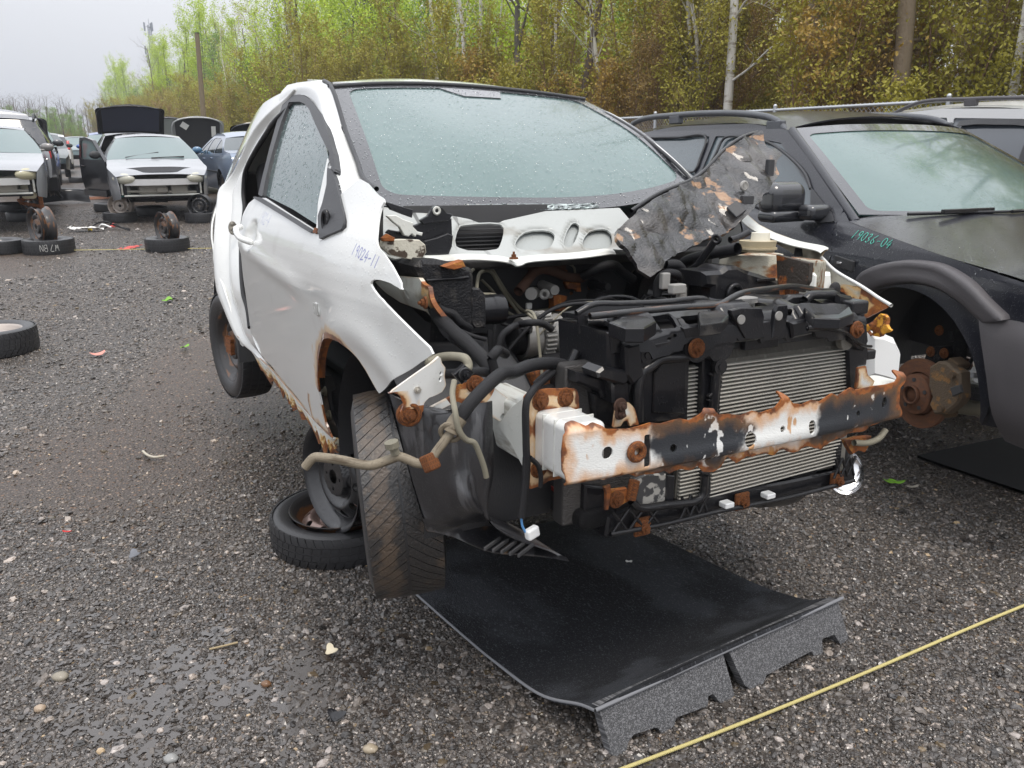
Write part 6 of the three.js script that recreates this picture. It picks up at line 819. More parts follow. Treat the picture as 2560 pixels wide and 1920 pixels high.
  const cz = [[.108,.424,.86],[.143,.454,.86],[.181,.459,.86],[.213,.443,.86],[.247,.436,.86],[.269,.346,.86],[.256,.317,.86],[.208,.261,.86],[.161,.247,.86],[.136,.273,.86],[.144,.309,.86],[.116,.351,.86]];
  const cal = mesh('brake_caliper', [plateZ(cz, .815, .045, .008), rb(.06, .028, .07, cz[2][0], cz[2][1], .80, .010, 0, 0, -.3), rb(.07, .03, .06, cz[8][0], cz[8][1], .80, .010, 0, 0, -.3), rod([cz[4][0] - .02, cz[4][1] - .01, .80], [cz[4][0] - .02, cz[4][1] - .01, .885], .014), rod([cz[7][0] - .01, cz[7][1] + .015, .80], [cz[7][0] - .01, cz[7][1] + .015, .885], .014)], mat(null, .75, .1, { map: rep(tex(256, 256, (u, q2) => mixc([.14, .105, .07], [.30, .16, .06], ss(.45, .7, fbm(u * 6, q2 * 6, 4, 6)))), 8), bumpMap: rep(GRAIN, 8), bumpScale: .003 }), v);
  mesh('pad_slot', [plateZ([[.249,.38,.9],[.287,.403,.9],[.299,.378,.9],[.264,.352,.9]], .885, .012, .002)], M.dark, cal);
  mesh('suspension_strut', [rod([hx + .0, hy + .05, .62], [hx - .01, .82, .60], .03), rod([hx, .5, .61], [hx, .75, .6], .045), rb(.12, .03, .12, hx, .70, .60, .01), plateZ([[-.089,.394,.68],[-.077,.45,.68],[-.016,.464,.68],[-.001,.442,.68],[-.022,.384,.68],[-.05,.36,.68]], .64, .05, .01)], M.greaseBlack, v);
  mesh('strut_bolt', [[[.011,.452,.7]][0], [[-.061,.442,.7]][0], [[-.07,.533,.66]][0]].map((p) => bolt(p[0], p[1], p[2], .014, 'z')), M.rustPart, v);
  mesh('control_arm', [rod([hx + .05, hy - .04, .72], [hx + .32, hy - .02, .60], .035, .03), at(new THREE.TorusGeometry(.04, .018, 10, 20), hx + .33, hy, .62, .5, .6, 0), rod([hx + .05, hy - .06, .72], [hx - .15, hy - .08, .40], .03)], M.pipe, v);
  mesh('brake_hose', tube([[.216,.402,.8],[.185,.443,.75],[.212,.523,.75],[.155,.53,.7],[.091,.52,.65],[.019,.526,.6]], .008), M.rubberHose, v);
  mesh('arm_boss', [rod([[-.022,.36,.6]][0], [[-.046,.372,.5]][0], .03)], M.rustDark, v);
  mesh('arm_bracket', [plateZ([[-.045,.531,.62],[.023,.55,.62],[.024,.516,.62],[-.033,.495,.62]], .6, .03, .006)], M.black, v);
  // tyre lying under it
  const ft = thing('tyre_block', 'tyre lying flat under the dark estate behind its brake disc', 'tyre', [2.92, .075, -4.75]); const tw = wheel(ft, { name: 'wheel', style: 's', rm: M.rimBlack }); tw.rotation.x = -Math.PI / 2;
  tw.scale.set(.9, .9, .8);
}
// --- white off-roader beyond it
{
  const W = [[.84, .55], [.80, .80], [.6, .93], [.05, 1.0], [-.45, 1.08], [-1.15, 1.60], [-1.7, 1.70], [-2.6, 1.73], [-3.3, 1.69], [-3.6, 1.2], [-3.65, 1.0], [-3.65, .52]];
  const c = makeCar({ name: 'white_offroader', label: 'white off-roader with roof rails and window visors behind the dark estate', p: [5.71, .10, -6.1], yaw: -1.22, paint: whiteP, top: W, wb: 2.65, hw: .90, rw: .66, belt: 1.12, rise: .02, sill: .35, cowl: -.5, arch: .40, cell: .03, fine: .02, pillars: [-1.45, -2.4], glass: mat([.05, .06, .075], .06, 0, { transmission: .15, thickness: 0, clearcoat: 1 }), skins: [['nose', 0, 1, whiteP, .1, 0], ['bonnet', 1, 4, whiteP, .05, .05], ['windscreen', 4, 5, M.glassTeal, .12, .03], ['roof', 5, 8, whiteP, 0, .06], ['rear_window', 8, 9, M.glassTint, -.08, .02], ['tailgate', 9, 11, whiteP, -.06, 0]],
    rails: [[-1.25, 1.67], [-1.42, 1.76], [-2.0, 1.80], [-2.3, 1.805], [-2.9, 1.80], [-3.25, 1.70]], railZ: .62, railMat: mat([.075, .07, .075], .4), wheels: [[0, 1, 'tyre', .36], [-2.65, 1, 'tyre', .36]], mirror: true, mirrorMat: M.trim,
    extra: (g, k) => { for (const [a, b] of [[-1.0, -1.40], [-1.52, -2.35]]) { const y = (x) => 1.595 + .04 * (-x - 1) / 1.5; const P = [0, .25, .5, .75, 1].map((t) => { const x = lerp(a, b, t); return [x, y(x) + (t === 0 || t === 1 ? -.02 : 0), k.zf(x, y(x)) + .012]; }); mesh('window_visor', panel(surf([P, P.map((p) => [p[0], p[1] - .05, p[2] + .035])]), 1, .07, .03, .006), M.blackGloss, g); }
      mesh('pillar_trim', [sheet((x, y) => Math.max(Math.abs(x + 1.45 + (y - 1.1) * -.14 * -1) - .06, Math.abs(y - 1.36) - .23), [-1.7, 1.1, -1.2, 1.62], .02, (x, y) => [x, y, k.zf(x, y) + .006], .006)], M.blackGloss, g); } });
}
// ---------------------------------------------------------------- the far rows of stripped cars
const local = (P, yaw, lx, lz, y = 0) => { const c = Math.cos(yaw), s = Math.sin(yaw); return [P[0] - (c * lx + s * lz), y, P[2] - (-s * lx + c * lz)]; };
const FW = -1.08, BW = 2.06; // facing us, facing away
const voidM = mat(null, .7, 0, { map: rep(T.dirtInner, 1), bumpMap: grain6, bumpScale: .003 });
function headlamps(g, x, y, z, m = M.headlight, o = {}) { for (const s of [1, -1]) { const h = mesh('headlamp', [at(new THREE.SphereGeometry(.16, 22, 14), x, y, s * z, 0, s * -.5, s * .0, [.62, .62, 1.3])], m, g); mesh('lamp_bulb', [at(new THREE.SphereGeometry(.045, 14, 10), x + .06, y, s * (z - .04)), at(new THREE.TorusGeometry(.05, .008, 6, 20), x + .085, y, s * (z - .04), 0, Math.PI / 2, 0)], M.chrome, h); if (o.amber) mesh('amber_lens', at(new THREE.SphereGeometry(.05, 12, 8), x - .03, y + .01, s * (z + .13), 0, 0, 0, [1, .9, .6]), M.amber, h); } }
function stripped(g, k, o = {}) { // what shows once a bumper is gone
  mesh('engine_bay_wall', [rb(.03, .5, k.hw * 1.6, k.X0 - 1.1, .62, 0, .01), rb(1.0, .03, k.hw * 1.5, k.X0 - .6, .36, 0, .01), rb(1.0, .35, .03, k.X0 - .6, .55, k.hw * .78, .01), rb(1.0, .35, .03, k.X0 - .6, .55, -k.hw * .78, .01)], voidM, g);
  mesh('engine_lump', [rb(.3, .26, .5, k.X0 - .28, .50, .15, .05), rb(.2, .2, .3, k.X0 - .22, .46, -.3, .04), rod([k.X0 - .2, .62, -.5], [k.X0 - .2, .55, .5], .03), rod([k.X0 - .15, .4, -.6], [k.X0 - .15, .44, .6], .025), rb(.12, .1, .2, k.X0 - .12, .45, .0, .03)], M.aluDirty, g);
  mesh('radiator_frame', [rb(.04, .05, k.hw * 1.45, k.X0 - .14, .34, 0, .01), rb(.04, .36, .06, k.X0 - .14, .5, .62, .01), rb(.04, .36, .06, k.X0 - .14, .5, -.62, .01)], M.greaseBlack, g);
  const bm = mesh('bumper_beam', [panel(surf([[[k.X0 - .10, o.by || .545, -.62], [k.X0 - .02, o.by || .545, -.3], [k.X0, o.by || .545, 0], [k.X0 - .02, o.by || .545, .3], [k.X0 - .10, o.by || .545, .62]], [[k.X0 - .10, (o.by || .545) + .11, -.62], [k.X0 - .02, (o.by || .545) + .11, -.3], [k.X0, (o.by || .545) + .11, 0], [k.X0 - .02, (o.by || .545) + .11, .3], [k.X0 - .10, (o.by || .545) + .11, .62]]].map((r) => smooth(r, 3, false))), 1.25, .11, .04, .03)], o.beam || M.alu, g);
  mesh('beam_slot', [[.52, .03], [.52, .08], [-.52, .03], [-.52, .08]].map(([z, y]) => rb(.02, .018, .05, k.X0 - .06, (o.by || .545) + y, z, .006)), M.dark, bm);
  mesh('inner_wing', [rb(.5, .3, .04, k.X0 - .5, .5, .70, .01), rb(.5, .3, .04, k.X0 - .5, .5, -.70, .01)], M.greaseBlack, g);
}
const stand = (g, x, z, h = .42) => { mesh('support_rim', [at(rimBarrel(.18, .14), x, .28, z, 0, .2, 0)], M.rimSilver, g); };
// silver compact facing us, bumper gone, black door open
{
  const yaw = FW - .02, P = local([[-6.43,.816,-15.2]][0], yaw, .75, 0, .19);
  makeCar({ name: 'silver_sedan', label: 'silver saloon facing us without bumper, dark bonnet guard and black door open', p: P, yaw, paint: silver, top: SEDAN, wb: 2.7, hw: .86, rw: .60, belt: .96, sill: .26, glass: M.glassTeal, skins: sedanSkins(silver, M.glassTeal, { nose: 0 }), mirror: false,
    extra: (g, k) => { headlamps(g, .74, .665, .62); stripped(g, k, { beam: mat([.62, .62, .62], .35, .3) });
      mesh('bonnet_guard', panel(surf([[[.66, .755, -.56], [.80, .765, -.3], [.83, .77, 0], [.80, .765, .3], [.66, .755, .56]], [[.56, .83, -.58], [.68, .855, -.3], [.71, .86, 0], [.68, .855, .3], [.56, .83, .58]]].map((r) => smooth(r, 3, false))), 1.2, .15, .04, .008), M.blackGloss, g);
      mesh('wiper', [rod([-.40, 1.01, .50], [-.50, 1.10, -.10], .012), rod([-.30, 1.0, .05], [-.40, 1.02, -.55], .012)], M.black, g);
      mesh('washer_tank', rb(.16, .2, .2, .5, .44, .62, .05), mat([.70, .74, .70], .4), g); mesh('washer_fluid', rb(.162, .05, .202, .5, .36, .62, .02), mat([.10, .45, .45], .4), g);
      mesh('wheel_arch_ribs', Array.from({ length: 6 }, (_, i) => rb(.06, .02, .10, .5, .36 + i * .04, -.72, .006)), M.black, g);
      mesh('front_crossmember', [rb(.1, .08, 1.2, .3, .26, 0, .02), rod([.5, .3, -.5], [.2, .22, .1], .03), rod([.5, .3, .5], [.2, .22, -.1], .03)], M.greaseBlack, g);
      // open door
      const dr = new THREE.Group(); dr.name = 'open_door'; dr.position.set(-.42, .0, .84); dr.rotation.y = .42; g.add(dr);
      const ds = [[0, .28], [0, .94], [-.42, 1.33], [-.72, 1.385], [-.95, 1.37], [-1.05, .95], [-1.08, .6], [-1.0, .30]], win = [[-.10, .97], [-.44, 1.29], [-.72, 1.335], [-.90, 1.32], [-.98, .97]];
      mesh('door_skin', sheet(minus(poly(ds), poly(win)), box2(ds), .025, (x, y) => [x, y, .03 * Math.sin((y - .3) * 2.5)], .07), blackP, dr); mesh('door_glass', sheet(poly(win), box2(win), .06, (x, y) => [x, y, 0], .004), M.glassTeal, dr);
      mesh('door_handle', rb(.14, .03, .04, -.88, .84, .05, .01), M.blackGloss, dr); mesh('door_mirror', [at(new THREE.SphereGeometry(.1, 16, 12), -.16, 1.06, .12, 0, 0, 0, [.55, .75, 1.1])], M.black, dr);
      mesh('sill_trim', rb(.95, .12, .03, -.5, .34, .05, .01), M.blackGloss, dr);
    } });
}
// silver saloon at the left edge, boot raised, black door
{
  const yaw = FW, P = local([[-8.407,.912,-13.2]][0], yaw, .8, 0, .33);
  makeCar({ name: 'silver_saloon', label: 'silver saloon cut by the left edge with yellowed headlamp and raised boot lid', p: P, yaw, paint: silver, top: SEDAN, wb: 2.67, hw: .87, rw: .60, belt: .97, sill: .26, glass: M.glassTeal, skins: sedanSkins(silver, M.glassTeal, { nose: 0, boot: 0 }), mirror: true, mirrorMat: mat([.2, .19, .185], .3, .2, { clearcoat: .8 }),
    extra: (g, k) => { headlamps(g, .74, .665, .62, mat([.66, .62, .42], .2, 0, { transmission: .3, thickness: 0, clearcoat: 1 }), { amber: true }); stripped(g, k, { by: .50, beam: mat([.58, .58, .57], .35, .3) });
      mesh('black_door', sheet(inter(rect(-1.35, .30, -.36, .95, .03), () => -1), [-1.4, .28, -.3, 1.0], .03, (x, y) => [x, y, -(k.zf(x, y) + .016)], .012), blackP, g); mesh('door_handle', rb(.14, .03, .04, -1.2, .85, -(k.zf(-1.2, .85) + .03), .01), M.chrome, g);
      mesh('washer_tank', rb(.2, .24, .22, .5, .38, -.58, .05), mat([.66, .60, .44], .5), g);
      mesh('rusty_knuckle', [rb(.07, .3, .07, .05, .16, -.72, .02), rod([.05, .3, -.7], [.3, .22, -.4], .03), rod([.05, .1, -.7], [-.2, .15, -.4], .03)], M.rustPart, g);
      lid(g, 'raised_boot_lid', silver, M.greaseBlack, 1.3, .75, [-2.95, 1.06, 0], 1.3, { flip: true }); } });
}
// dark hatchback with tailgate up behind the silver saloon
{
  const yaw = BW, P = local([[-9.215,.56,-20.5]][0], yaw, -3.2, 0, .2);
  makeCar({ name: 'black_hatchback', label: 'black hatchback with tailgate raised behind the bumperless silver saloon', p: P, yaw, paint: blackP, top: HATCH, wb: 2.55, hw: .86, rw: .6, belt: .98, sill: .26, skins: hatchSkins(blackP, M.glassTint, { gate: 0 }),
    extra: (g) => { lid(g, 'raised_tailgate', blackP, mat([.07, .075, .11], .9, 0, { bumpMap: fine20, bumpScale: .001 }), 1.5, 1.0, [-2.72, 1.46, 0], .72, { flip: true, frame: M.blackGloss }); } });
}
// grey car, bonnet up, lining and labels showing
{
  const yaw = FW, P = local([[-8.681,.415,-23.5]][0], yaw, .3, 0, .2);
  makeCar({ name: 'grey_sedan', label: 'grey car with raised bonnet showing two white stickers under it', p: P, yaw, paint: greyP, top: SEDAN, wb: 2.65, hw: .86, rw: .6, belt: .95, sill: .26, skins: sedanSkins(greyP, M.glassTeal, { nose: 0, bonnet: 0 }),
    extra: (g, k) => { stripped(g, k); headlamps(g, .74, .66, .62); const l = lid(g, 'raised_bonnet', greyP, mat([.03, .03, .032], .9), 1.4, 1.05, [-.35, .95, 0], 1.25, { frame: greyP }); mesh('sticker', [rb(.16, .006, .2, .78, -.006, .35, .002, 0, .6, 0)], M.paper, l); mesh('sticker', [rb(.3, .006, .12, .62, -.006, -.42, .002)], M.paper, l); } });
  const yaw2 = FW, P2 = local([[-9.772,.391,-24]][0], yaw2, .3, 0, .3);
  makeCar({ name: 'dark_sedan', label: 'dark car with raised bonnet half hidden behind the bumperless silver saloon', p: P2, yaw: yaw2, paint: blackP, top: SEDAN, wb: 2.65, hw: .86, rw: .6, belt: .95, sill: .26, skins: sedanSkins(blackP, M.glassTeal, { bonnet: 0 }), extra: (g) => lid(g, 'raised_bonnet', blackP, M.alu, 1.4, 1.0, [-.35, .95, 0], 1.1) });
}
// blue-grey saloon showing its rear corner; black car with bonnet up beside it
{
  const yaw = BW + .05, P = local([[-5.714,.729,-17]][0], yaw, -3.5, -.78, .25);
  makeCar({ name: 'blue_grey_sedan', label: 'blue grey saloon seen from behind, next to the white wreck', p: P, yaw, paint: blueGrey, top: SEDAN, wb: 2.72, hw: .87, rw: .6, belt: .95, sill: .24, skins: sedanSkins(blueGrey, M.glassCar), mirror: true, mirrorMat: mat([.06, .16, .28], .2, 0, { clearcoat: 1 }), handles: [-1.2, -2.0], wheels: [[0, -1, 'tyre'], [-2.72, -1, 'tyre']],
    extra: (g, k) => { for (const s of [1, -1]) mesh('tail_lamp', rb(.22, .12, .10, -3.47, .80, s * .72, .03), M.redLamp, g); mesh('side_strip', rb(2.4, .03, .02, -1.4, .62, -(k.zf(-1.4, .62) + .008), .006), M.trim, g); } });
  const y2 = FW, P2 = local([[-6.564,.487,-22]][0], y2, .3, 0, .2);
  makeCar({ name: 'black_sedan', label: 'black car with raised bonnet, mostly hidden behind the white wreck', p: P2, yaw: y2, paint: blackP, top: SEDAN, wb: 2.6, hw: .85, rw: .6, belt: .94, sill: .25, skins: sedanSkins(blackP, M.glassTint, { bonnet: 0 }), extra: (g) => lid(g, 'raised_bonnet', blackP, M.greaseBlack, 1.4, 1.0, [-.4, .95, 0], .95) });
}
// left row running away from us
{
  const yaw = BW, P = local([[-9.18,.748,-16.6]][0], yaw, -3.55, .80, .28);
  makeCar({ name: 'dark_offroader', label: 'dark off-roader with roof rails seen from behind, past the yellowed headlamp', p: P, yaw, paint: graphite, top: SUV, wb: 2.7, hw: .90, rw: .66, belt: 1.08, sill: .35, arch: .4, cowl: -.5, skins: [['nose', 0, 1, graphite, .1, 0], ['bonnet', 1, 4, graphite, .05, .04], ['windscreen', 4, 5, M.glassTeal, .1, .03], ['roof', 5, 8, silver, 0, .05], ['rear_window', 8, 9, M.glassTint, -.08, .02], ['tailgate', 9, 11, silver, -.06, 0]], rails: [[-1.2, 1.62], [-1.4, 1.70], [-2.4, 1.74], [-3.1, 1.71], [-3.3, 1.62]], railZ: .62, railMat: M.trim, wheels: [[0, 1, 'tyre'], [-2.7, 1, 'rim']], handles: [-1.3, -2.1], mirror: true,
    extra: (g) => { for (const s of [1, -1]) mesh('tail_lamp', rb(.16, .30, .12, -3.50, 1.02, s * .78, .04), M.redLamp, g); mesh('torn_bumper', [rb(.2, .12, 1.5, -3.55, .55, 0, .03), rb(.14, .3, .2, -3.5, .42, .78, .03, 0, 0, .3), rod([-3.5, .45, .7], [-3.3, .1, .9], .03)], M.black, g); } });
  const P2 = local([[-12.528,.439,-23]][0], FW, .75, -.82, .25);
  makeCar({ name: 'dark_wagon', label: 'dark wagon with raised bonnet behind the rear of the dark off-roader', p: P2, yaw: FW, paint: graphite, top: SUV, wb: 2.7, hw: .88, rw: .66, belt: 1.05, sill: .32, cowl: -.5, skins: [['nose', 0, 1, graphite, .1, 0], ['windscreen', 4, 5, M.glassTeal, .1, .03], ['roof', 5, 8, graphite, 0, .05], ['rear_window', 8, 9, M.glassTint, -.08, .02], ['tailgate', 9, 11, graphite, -.06, 0]], wheels: [[0, -1, 'tyre'], [-2.7, -1, 'tyre']], mirror: true, extra: (g) => { lid(g, 'raised_bonnet', graphite, M.greaseBlack, 1.4, 1.0, [-.4, 1.06, 0], 1.05); } });
  const P3 = local([[-15.393,.149,-29]][0], FW, .75, -.82, .22);
  makeCar({ name: 'dark_green_hatchback', label: 'dark green hatchback in the left row, nose towards the white hatchback with red lamps', p: P3, yaw: FW, paint: paint([.03, .045, .04]), top: HATCH, wb: 2.55, hw: .86, rw: .6, belt: .98, sill: .26, skins: hatchSkins(paint([.03, .045, .04]), M.glassCar), wheels: [[0, -1, 'tyre'], [-2.55, -1, 'tyre']], mirror: true, mirrorMat: M.black });
  const P4 = local([[-19.461,-.237,-37]][0], BW, -3.2, .82, .2);
  makeCar({ name: 'white_hatchback', label: 'small far white hatchback with tall red tail lamps in the left row', p: P4, yaw: BW, paint: whiteP, top: HATCH, wb: 2.55, hw: .87, rw: .62, belt: .98, sill: .26, skins: hatchSkins(whiteP, M.glassTint), wheels: [[0, 1, 'tyre'], [-2.55, 1, 'tyre']], extra: (g) => { for (const s of [1, -1]) mesh('tail_lamp', rb(.26, .44, .12, -3.05, 1.02, s * .74, .05, 0, 0, -.5), M.redLamp, g); } });
  const P5 = local([[-23.288,-.624,-45]][0], FW, .75, .0, .2);
  makeCar({ name: 'teal_sedan', label: 'far grey green car at the end of the lane beside the white hatchback', p: P5, yaw: FW, paint: paint([.10, .15, .16]), top: SEDAN, wb: 2.6, hw: .86, rw: .6, belt: .95, sill: .25, skins: sedanSkins(paint([.10, .15, .16]), M.glassTeal), wheels: [[0, -1, 'tyre'], [0, 1, 'tyre']], mirror: true });
  const P6 = local([[-13.278,.294,-26]][0], FW, .6, .85, .22);
  makeCar({ name: 'blue_hatchback', label: 'bright blue hatchback partly hidden behind the open black door', p: P6, yaw: FW, paint: bluePaint, top: HATCH, wb: 2.5, hw: .86, rw: .6, belt: .98, sill: .26, skins: hatchSkins(bluePaint, M.glassTeal), wheels: [[0, 1, 'tyre']], mirror: true });
}
// ---------------------------------------------------------------- wheels lying about, mats, rope, litter
const gy = (p) => [p[0], groundY(p[0], p[2]), p[2]];
function flatTyre(name, label, p, o = {}) { const t = thing(name, label, 'tyre', [p[0], groundY(p[0], p[2]) + (o.small ? .066 : .092), p[2]], o.yaw || 0, o.group); const w = wheel(t, { style: 's', small: o.small, rm: o.rm || M.rimBlack, tread: o.tread !== false, rim: o.rim !== false }); w.rotation.x = -Math.PI / 2; return t; }
function standRim(name, label, p, yaw, m, r = .2, lift = .17) { const t = thing(name, label, 'wheel rim', [p[0], groundY(p[0], p[2]) + lift + r, p[2]], yaw); mesh('rim_barrel', G.barrelBig, m, t); mesh('rim_disc', G.discBig, m, t); return t; }
{
  const a = [[-6.345,.15,-11.105]][0], b = [[-4.812,.15,-11.325]][0];
  const ta = flatTyre('tyre_block', 'flat tyre with chalk letters below the left standing rim', [a[0], 0, a[2]]);
  // chalk letters on the tread
  const gs = []; const LT = { W: [[0, 1, .2, 0, .4, .7, .6, 0, .8, 1]], 7: [[0, 1, .7, 1, .2, 0]], B: [[0, 0, 0, 1, .5, .95, .5, .55, 0, .5, .6, .4, .5, .05, 0, 0]], N: [[0, 0, 0, 1, .7, 0, .7, 1]] };
  'NB7W'.split('').forEach((ch, i) => { for (const s of LT[ch]) { const P = []; for (let k = 0; k < s.length; k += 2) { const an = .75 + [-.26, -.12, .12, .3][i] - (s[k] - .35) * .16, y = .045 - s[k + 1] * .08; P.push([.303 * Math.sin(an), y, .303 * Math.cos(an)]); } gs.push(tube(P, .0022, P.length * 3, 4)); } });
  mesh('chalk_lettering', merge(gs), M.paper, ta); ta.rotation.y = -.25; ta.scale.setScalar(1.1);
  standRim('standing_rim', 'bare black rim standing on the chalk lettered tyre', [a[0] - .05, 0, a[2]], -.72, M.rimRust, .22, .14).scale.setScalar(1.2);
  flatTyre('tyre_block', 'flat tyre under the small rusty standing rim', [b[0], 0, b[2]]);
  standRim('standing_rim', 'small rusty rim standing on a tyre in the middle of the lane', [b[0] + .02, 0, b[2]], -.75, M.rimRust, .19, .13);
  const c = [[-6.981,.15,-11.078]][0]; flatTyre('tyre_block', 'flat tyre at the left edge beside the chalk lettered tyre', [c[0], 0, c[2]]);
  const d = [[-3.877,.16,-5.861]][0]; flatTyre('tyre_block', 'large flat tyre cut by the left edge, nearest of the left side', [d[0], 0, d[2]], { rm: M.rimSilver });
  const e = [[-7.352,.1,-15.358]][0], f = [[-5.804,.1,-15.309]][0];
  flatTyre('tyre_block', 'tyre lying under the left front of the bumperless silver saloon', [e[0], 0, e[2]]); standRim('standing_rim', 'shiny rim propping the left front of the bumperless silver saloon', [e[0] + .05, 0, e[2]], .1, M.rimSilver, .2, .1);
  flatTyre('tyre_block', 'tyre lying under the right front of the bumperless silver saloon', [f[0], 0, f[2]]); standRim('standing_rim', 'dark rim propping the right front of the bumperless silver saloon', [f[0], 0, f[2]], 0, M.rimBlack, .2, .1);
  const h = [[-8.636,.1,-17.599]][0], i2 = [[-7.32,.1,-16.688]][0]; flatTyre('tyre_block', 'dark tyre lying behind the open black door', [h[0], 0, h[2]], { tread: false }); flatTyre('tyre_block', 'tyre in the shade beneath the middle of the bumperless saloon', [i2[0], 0, i2[2]], { tread: false });
  const k = [[-15.483,.1,-29.567]][0]; flatTyre('tyre_block', 'far tyre lying alone in the lane', [k[0], 0, k[2]], { tread: false });
  const l = [[-10.743,.15,-17.632]][0], m2 = [[-8.807,.1,-15.607]][0]; flatTyre('tyre_block', 'tyre lying under the saloon with the yellowed headlamp', [l[0], 0, l[2]], { tread: false }); flatTyre('tyre_block', 'dark tyre just right of the black door of the left edge saloon', [m2[0] - .5, 0, m2[2]], { tread: false });
  standRim('standing_rim', 'rusty rim propping the saloon with the yellowed headlamp', [l[0] + .55, 0, l[2] + .2], -.3, M.rimRust, .2, .02);
  const n = [[-10.777,.1,-19.746]][0]; const tb = thing('torn_bumper_piece', 'torn black bumper piece lying beside the dark off-roader', 'bumper', gy(n), .4); mesh('shell', [panel(surf([[[-.7, .0, 0], [-.3, .05, .08], [.2, .08, .1], [.6, .02, .0]], [[-.7, .2, -.05], [-.3, .3, .0], [.2, .34, .02], [.55, .3, -.1]], [[-.6, .22, -.2], [-.2, .3, -.2], [.2, .33, -.22], [.5, .28, -.25]]]), 1.2, .4, .05, .02)], M.blackGloss, tb);
}
{ // white rag, wire bundle, pink spray marks
  const r = [[-7.174,.06,-13.695]][0]; const rg = mesh('crumpled_rag', sheet((u, v) => Math.hypot(u / .26, v / .14) - 1 + .5 * (vn(u * 14, v * 14) - .5), [-.4, -.25, .4, .25], .02, (u, v) => [u, .015 + .09 * fbm(u * 12, v * 12, 3), v], .006), mat([.72, .71, .68], .9)); rg.position.set(...gy(r)); tag(rg, 'crumpled white rag lying in the gravel lane', 'rag');
  const w = [[-6.871,.06,-13.988]][0]; const wb = thing('wire_bundle', 'bundle of torn wires with a red tag on the gravel', 'wires', gy(w)); mesh('black_wire', [tube([[-.35, .01, .1], [-.25, .1, 0], [-.05, .14, .05], [.1, .06, 0], [.35, .02, .08]], .012), tube([[-.1, .02, .1], [.05, .1, .02], [.25, .04, .12], [.4, .01, .2]], .01)], M.rubberHose, wb); mesh('white_wire', tube([[-.2, .02, .05], [-.1, .1, .1], [.05, .05, .1]], .014), M.whitePlastic, wb); mesh('red_tag', panel(surf([[[-.05, .03, 0], [.0, .05, .02], [.05, .04, 0]], [[-.02, .10, -.05], [.04, .11, -.03], [.08, .06, -.02]]]), .15, .15, .04, .004), mat([.8, .12, .1], .6), wb); mesh('yellow_plug', rb(.06, .03, .04, -.3, .015, .14, .006), M.yellow, wb);
  const s = [[-5.475,.04,-11.595]][0]; struct('pink_spray_mark', sheet((u, v) => Math.hypot(u / .09, v / .26) - 1 + 1.6 * (vn(u * 60, v * 22) - .4), [-.2, -.4, .2, .4], .02, (u, v) => [s[0] + u, groundY(s[0] + u, s[2] + v) + .008, s[2] + v], .002), mat([.55, .09, .08], .9));
  const ru = [[-11.067,.04,-21.431]][0]; struct('rusty_soil_patch', sheet((u, v) => Math.hypot(u / 1.1, v / .8) - .8 + .9 * (fbm(u * 3, v * 3, 4) - .5), [-1.4, -1.2, 1.4, 1.2], .06, (u, v) => [ru[0] + u, groundY(ru[0] + u, ru[2] + v) + .012, ru[2] + v], 0), mat([.24, .10, .05], .9, 0, { bumpMap: grain6, bumpScale: .01 }));
}
{ // ropes
  const P = []; const A = [[.179,.012,-1.629]][0], B = [[1.927,.012,-2.5]][0];
  const strand = (a, b, r, turns, name, label, lift = .012) => { const n = Math.max(60, turns * 6), gs = []; for (let k = 0; k < 3; k++) { const q = []; for (let i = 0; i <= n; i++) { const t = i / n, an = t * turns * 6.283 + k * 2.094, x = lerp(a[0], b[0], t) + .02 * Math.sin(t * 5), z = lerp(a[2], b[2], t), d = V(b).sub(V(a)).normalize(); q.push([x + Math.cos(an) * r * .5 * d.z, groundY(x, z) + lift + Math.sin(an) * r * .5, z - Math.cos(an) * r * .5 * d.x]); } gs.push(tube(q, r * .56, n, 5)); } const o = mesh(name, merge(gs), mat([.60, .52, .22], .7, 0, { bumpMap: fine20, bumpScale: .0005 })); tag(o, label, 'rope'); };
  strand(A, B, .0055, 120, 'yellow_rope', 'yellow twisted rope stretched over the gravel in front of the black mat');
  strand([[-7.309,.05,-10.997]][0], [[-3.848,.05,-11.371]][0], .005, 90, 'yellow_rope', 'thin yellow rope stretched across the far lane past the standing rims', .03);
}
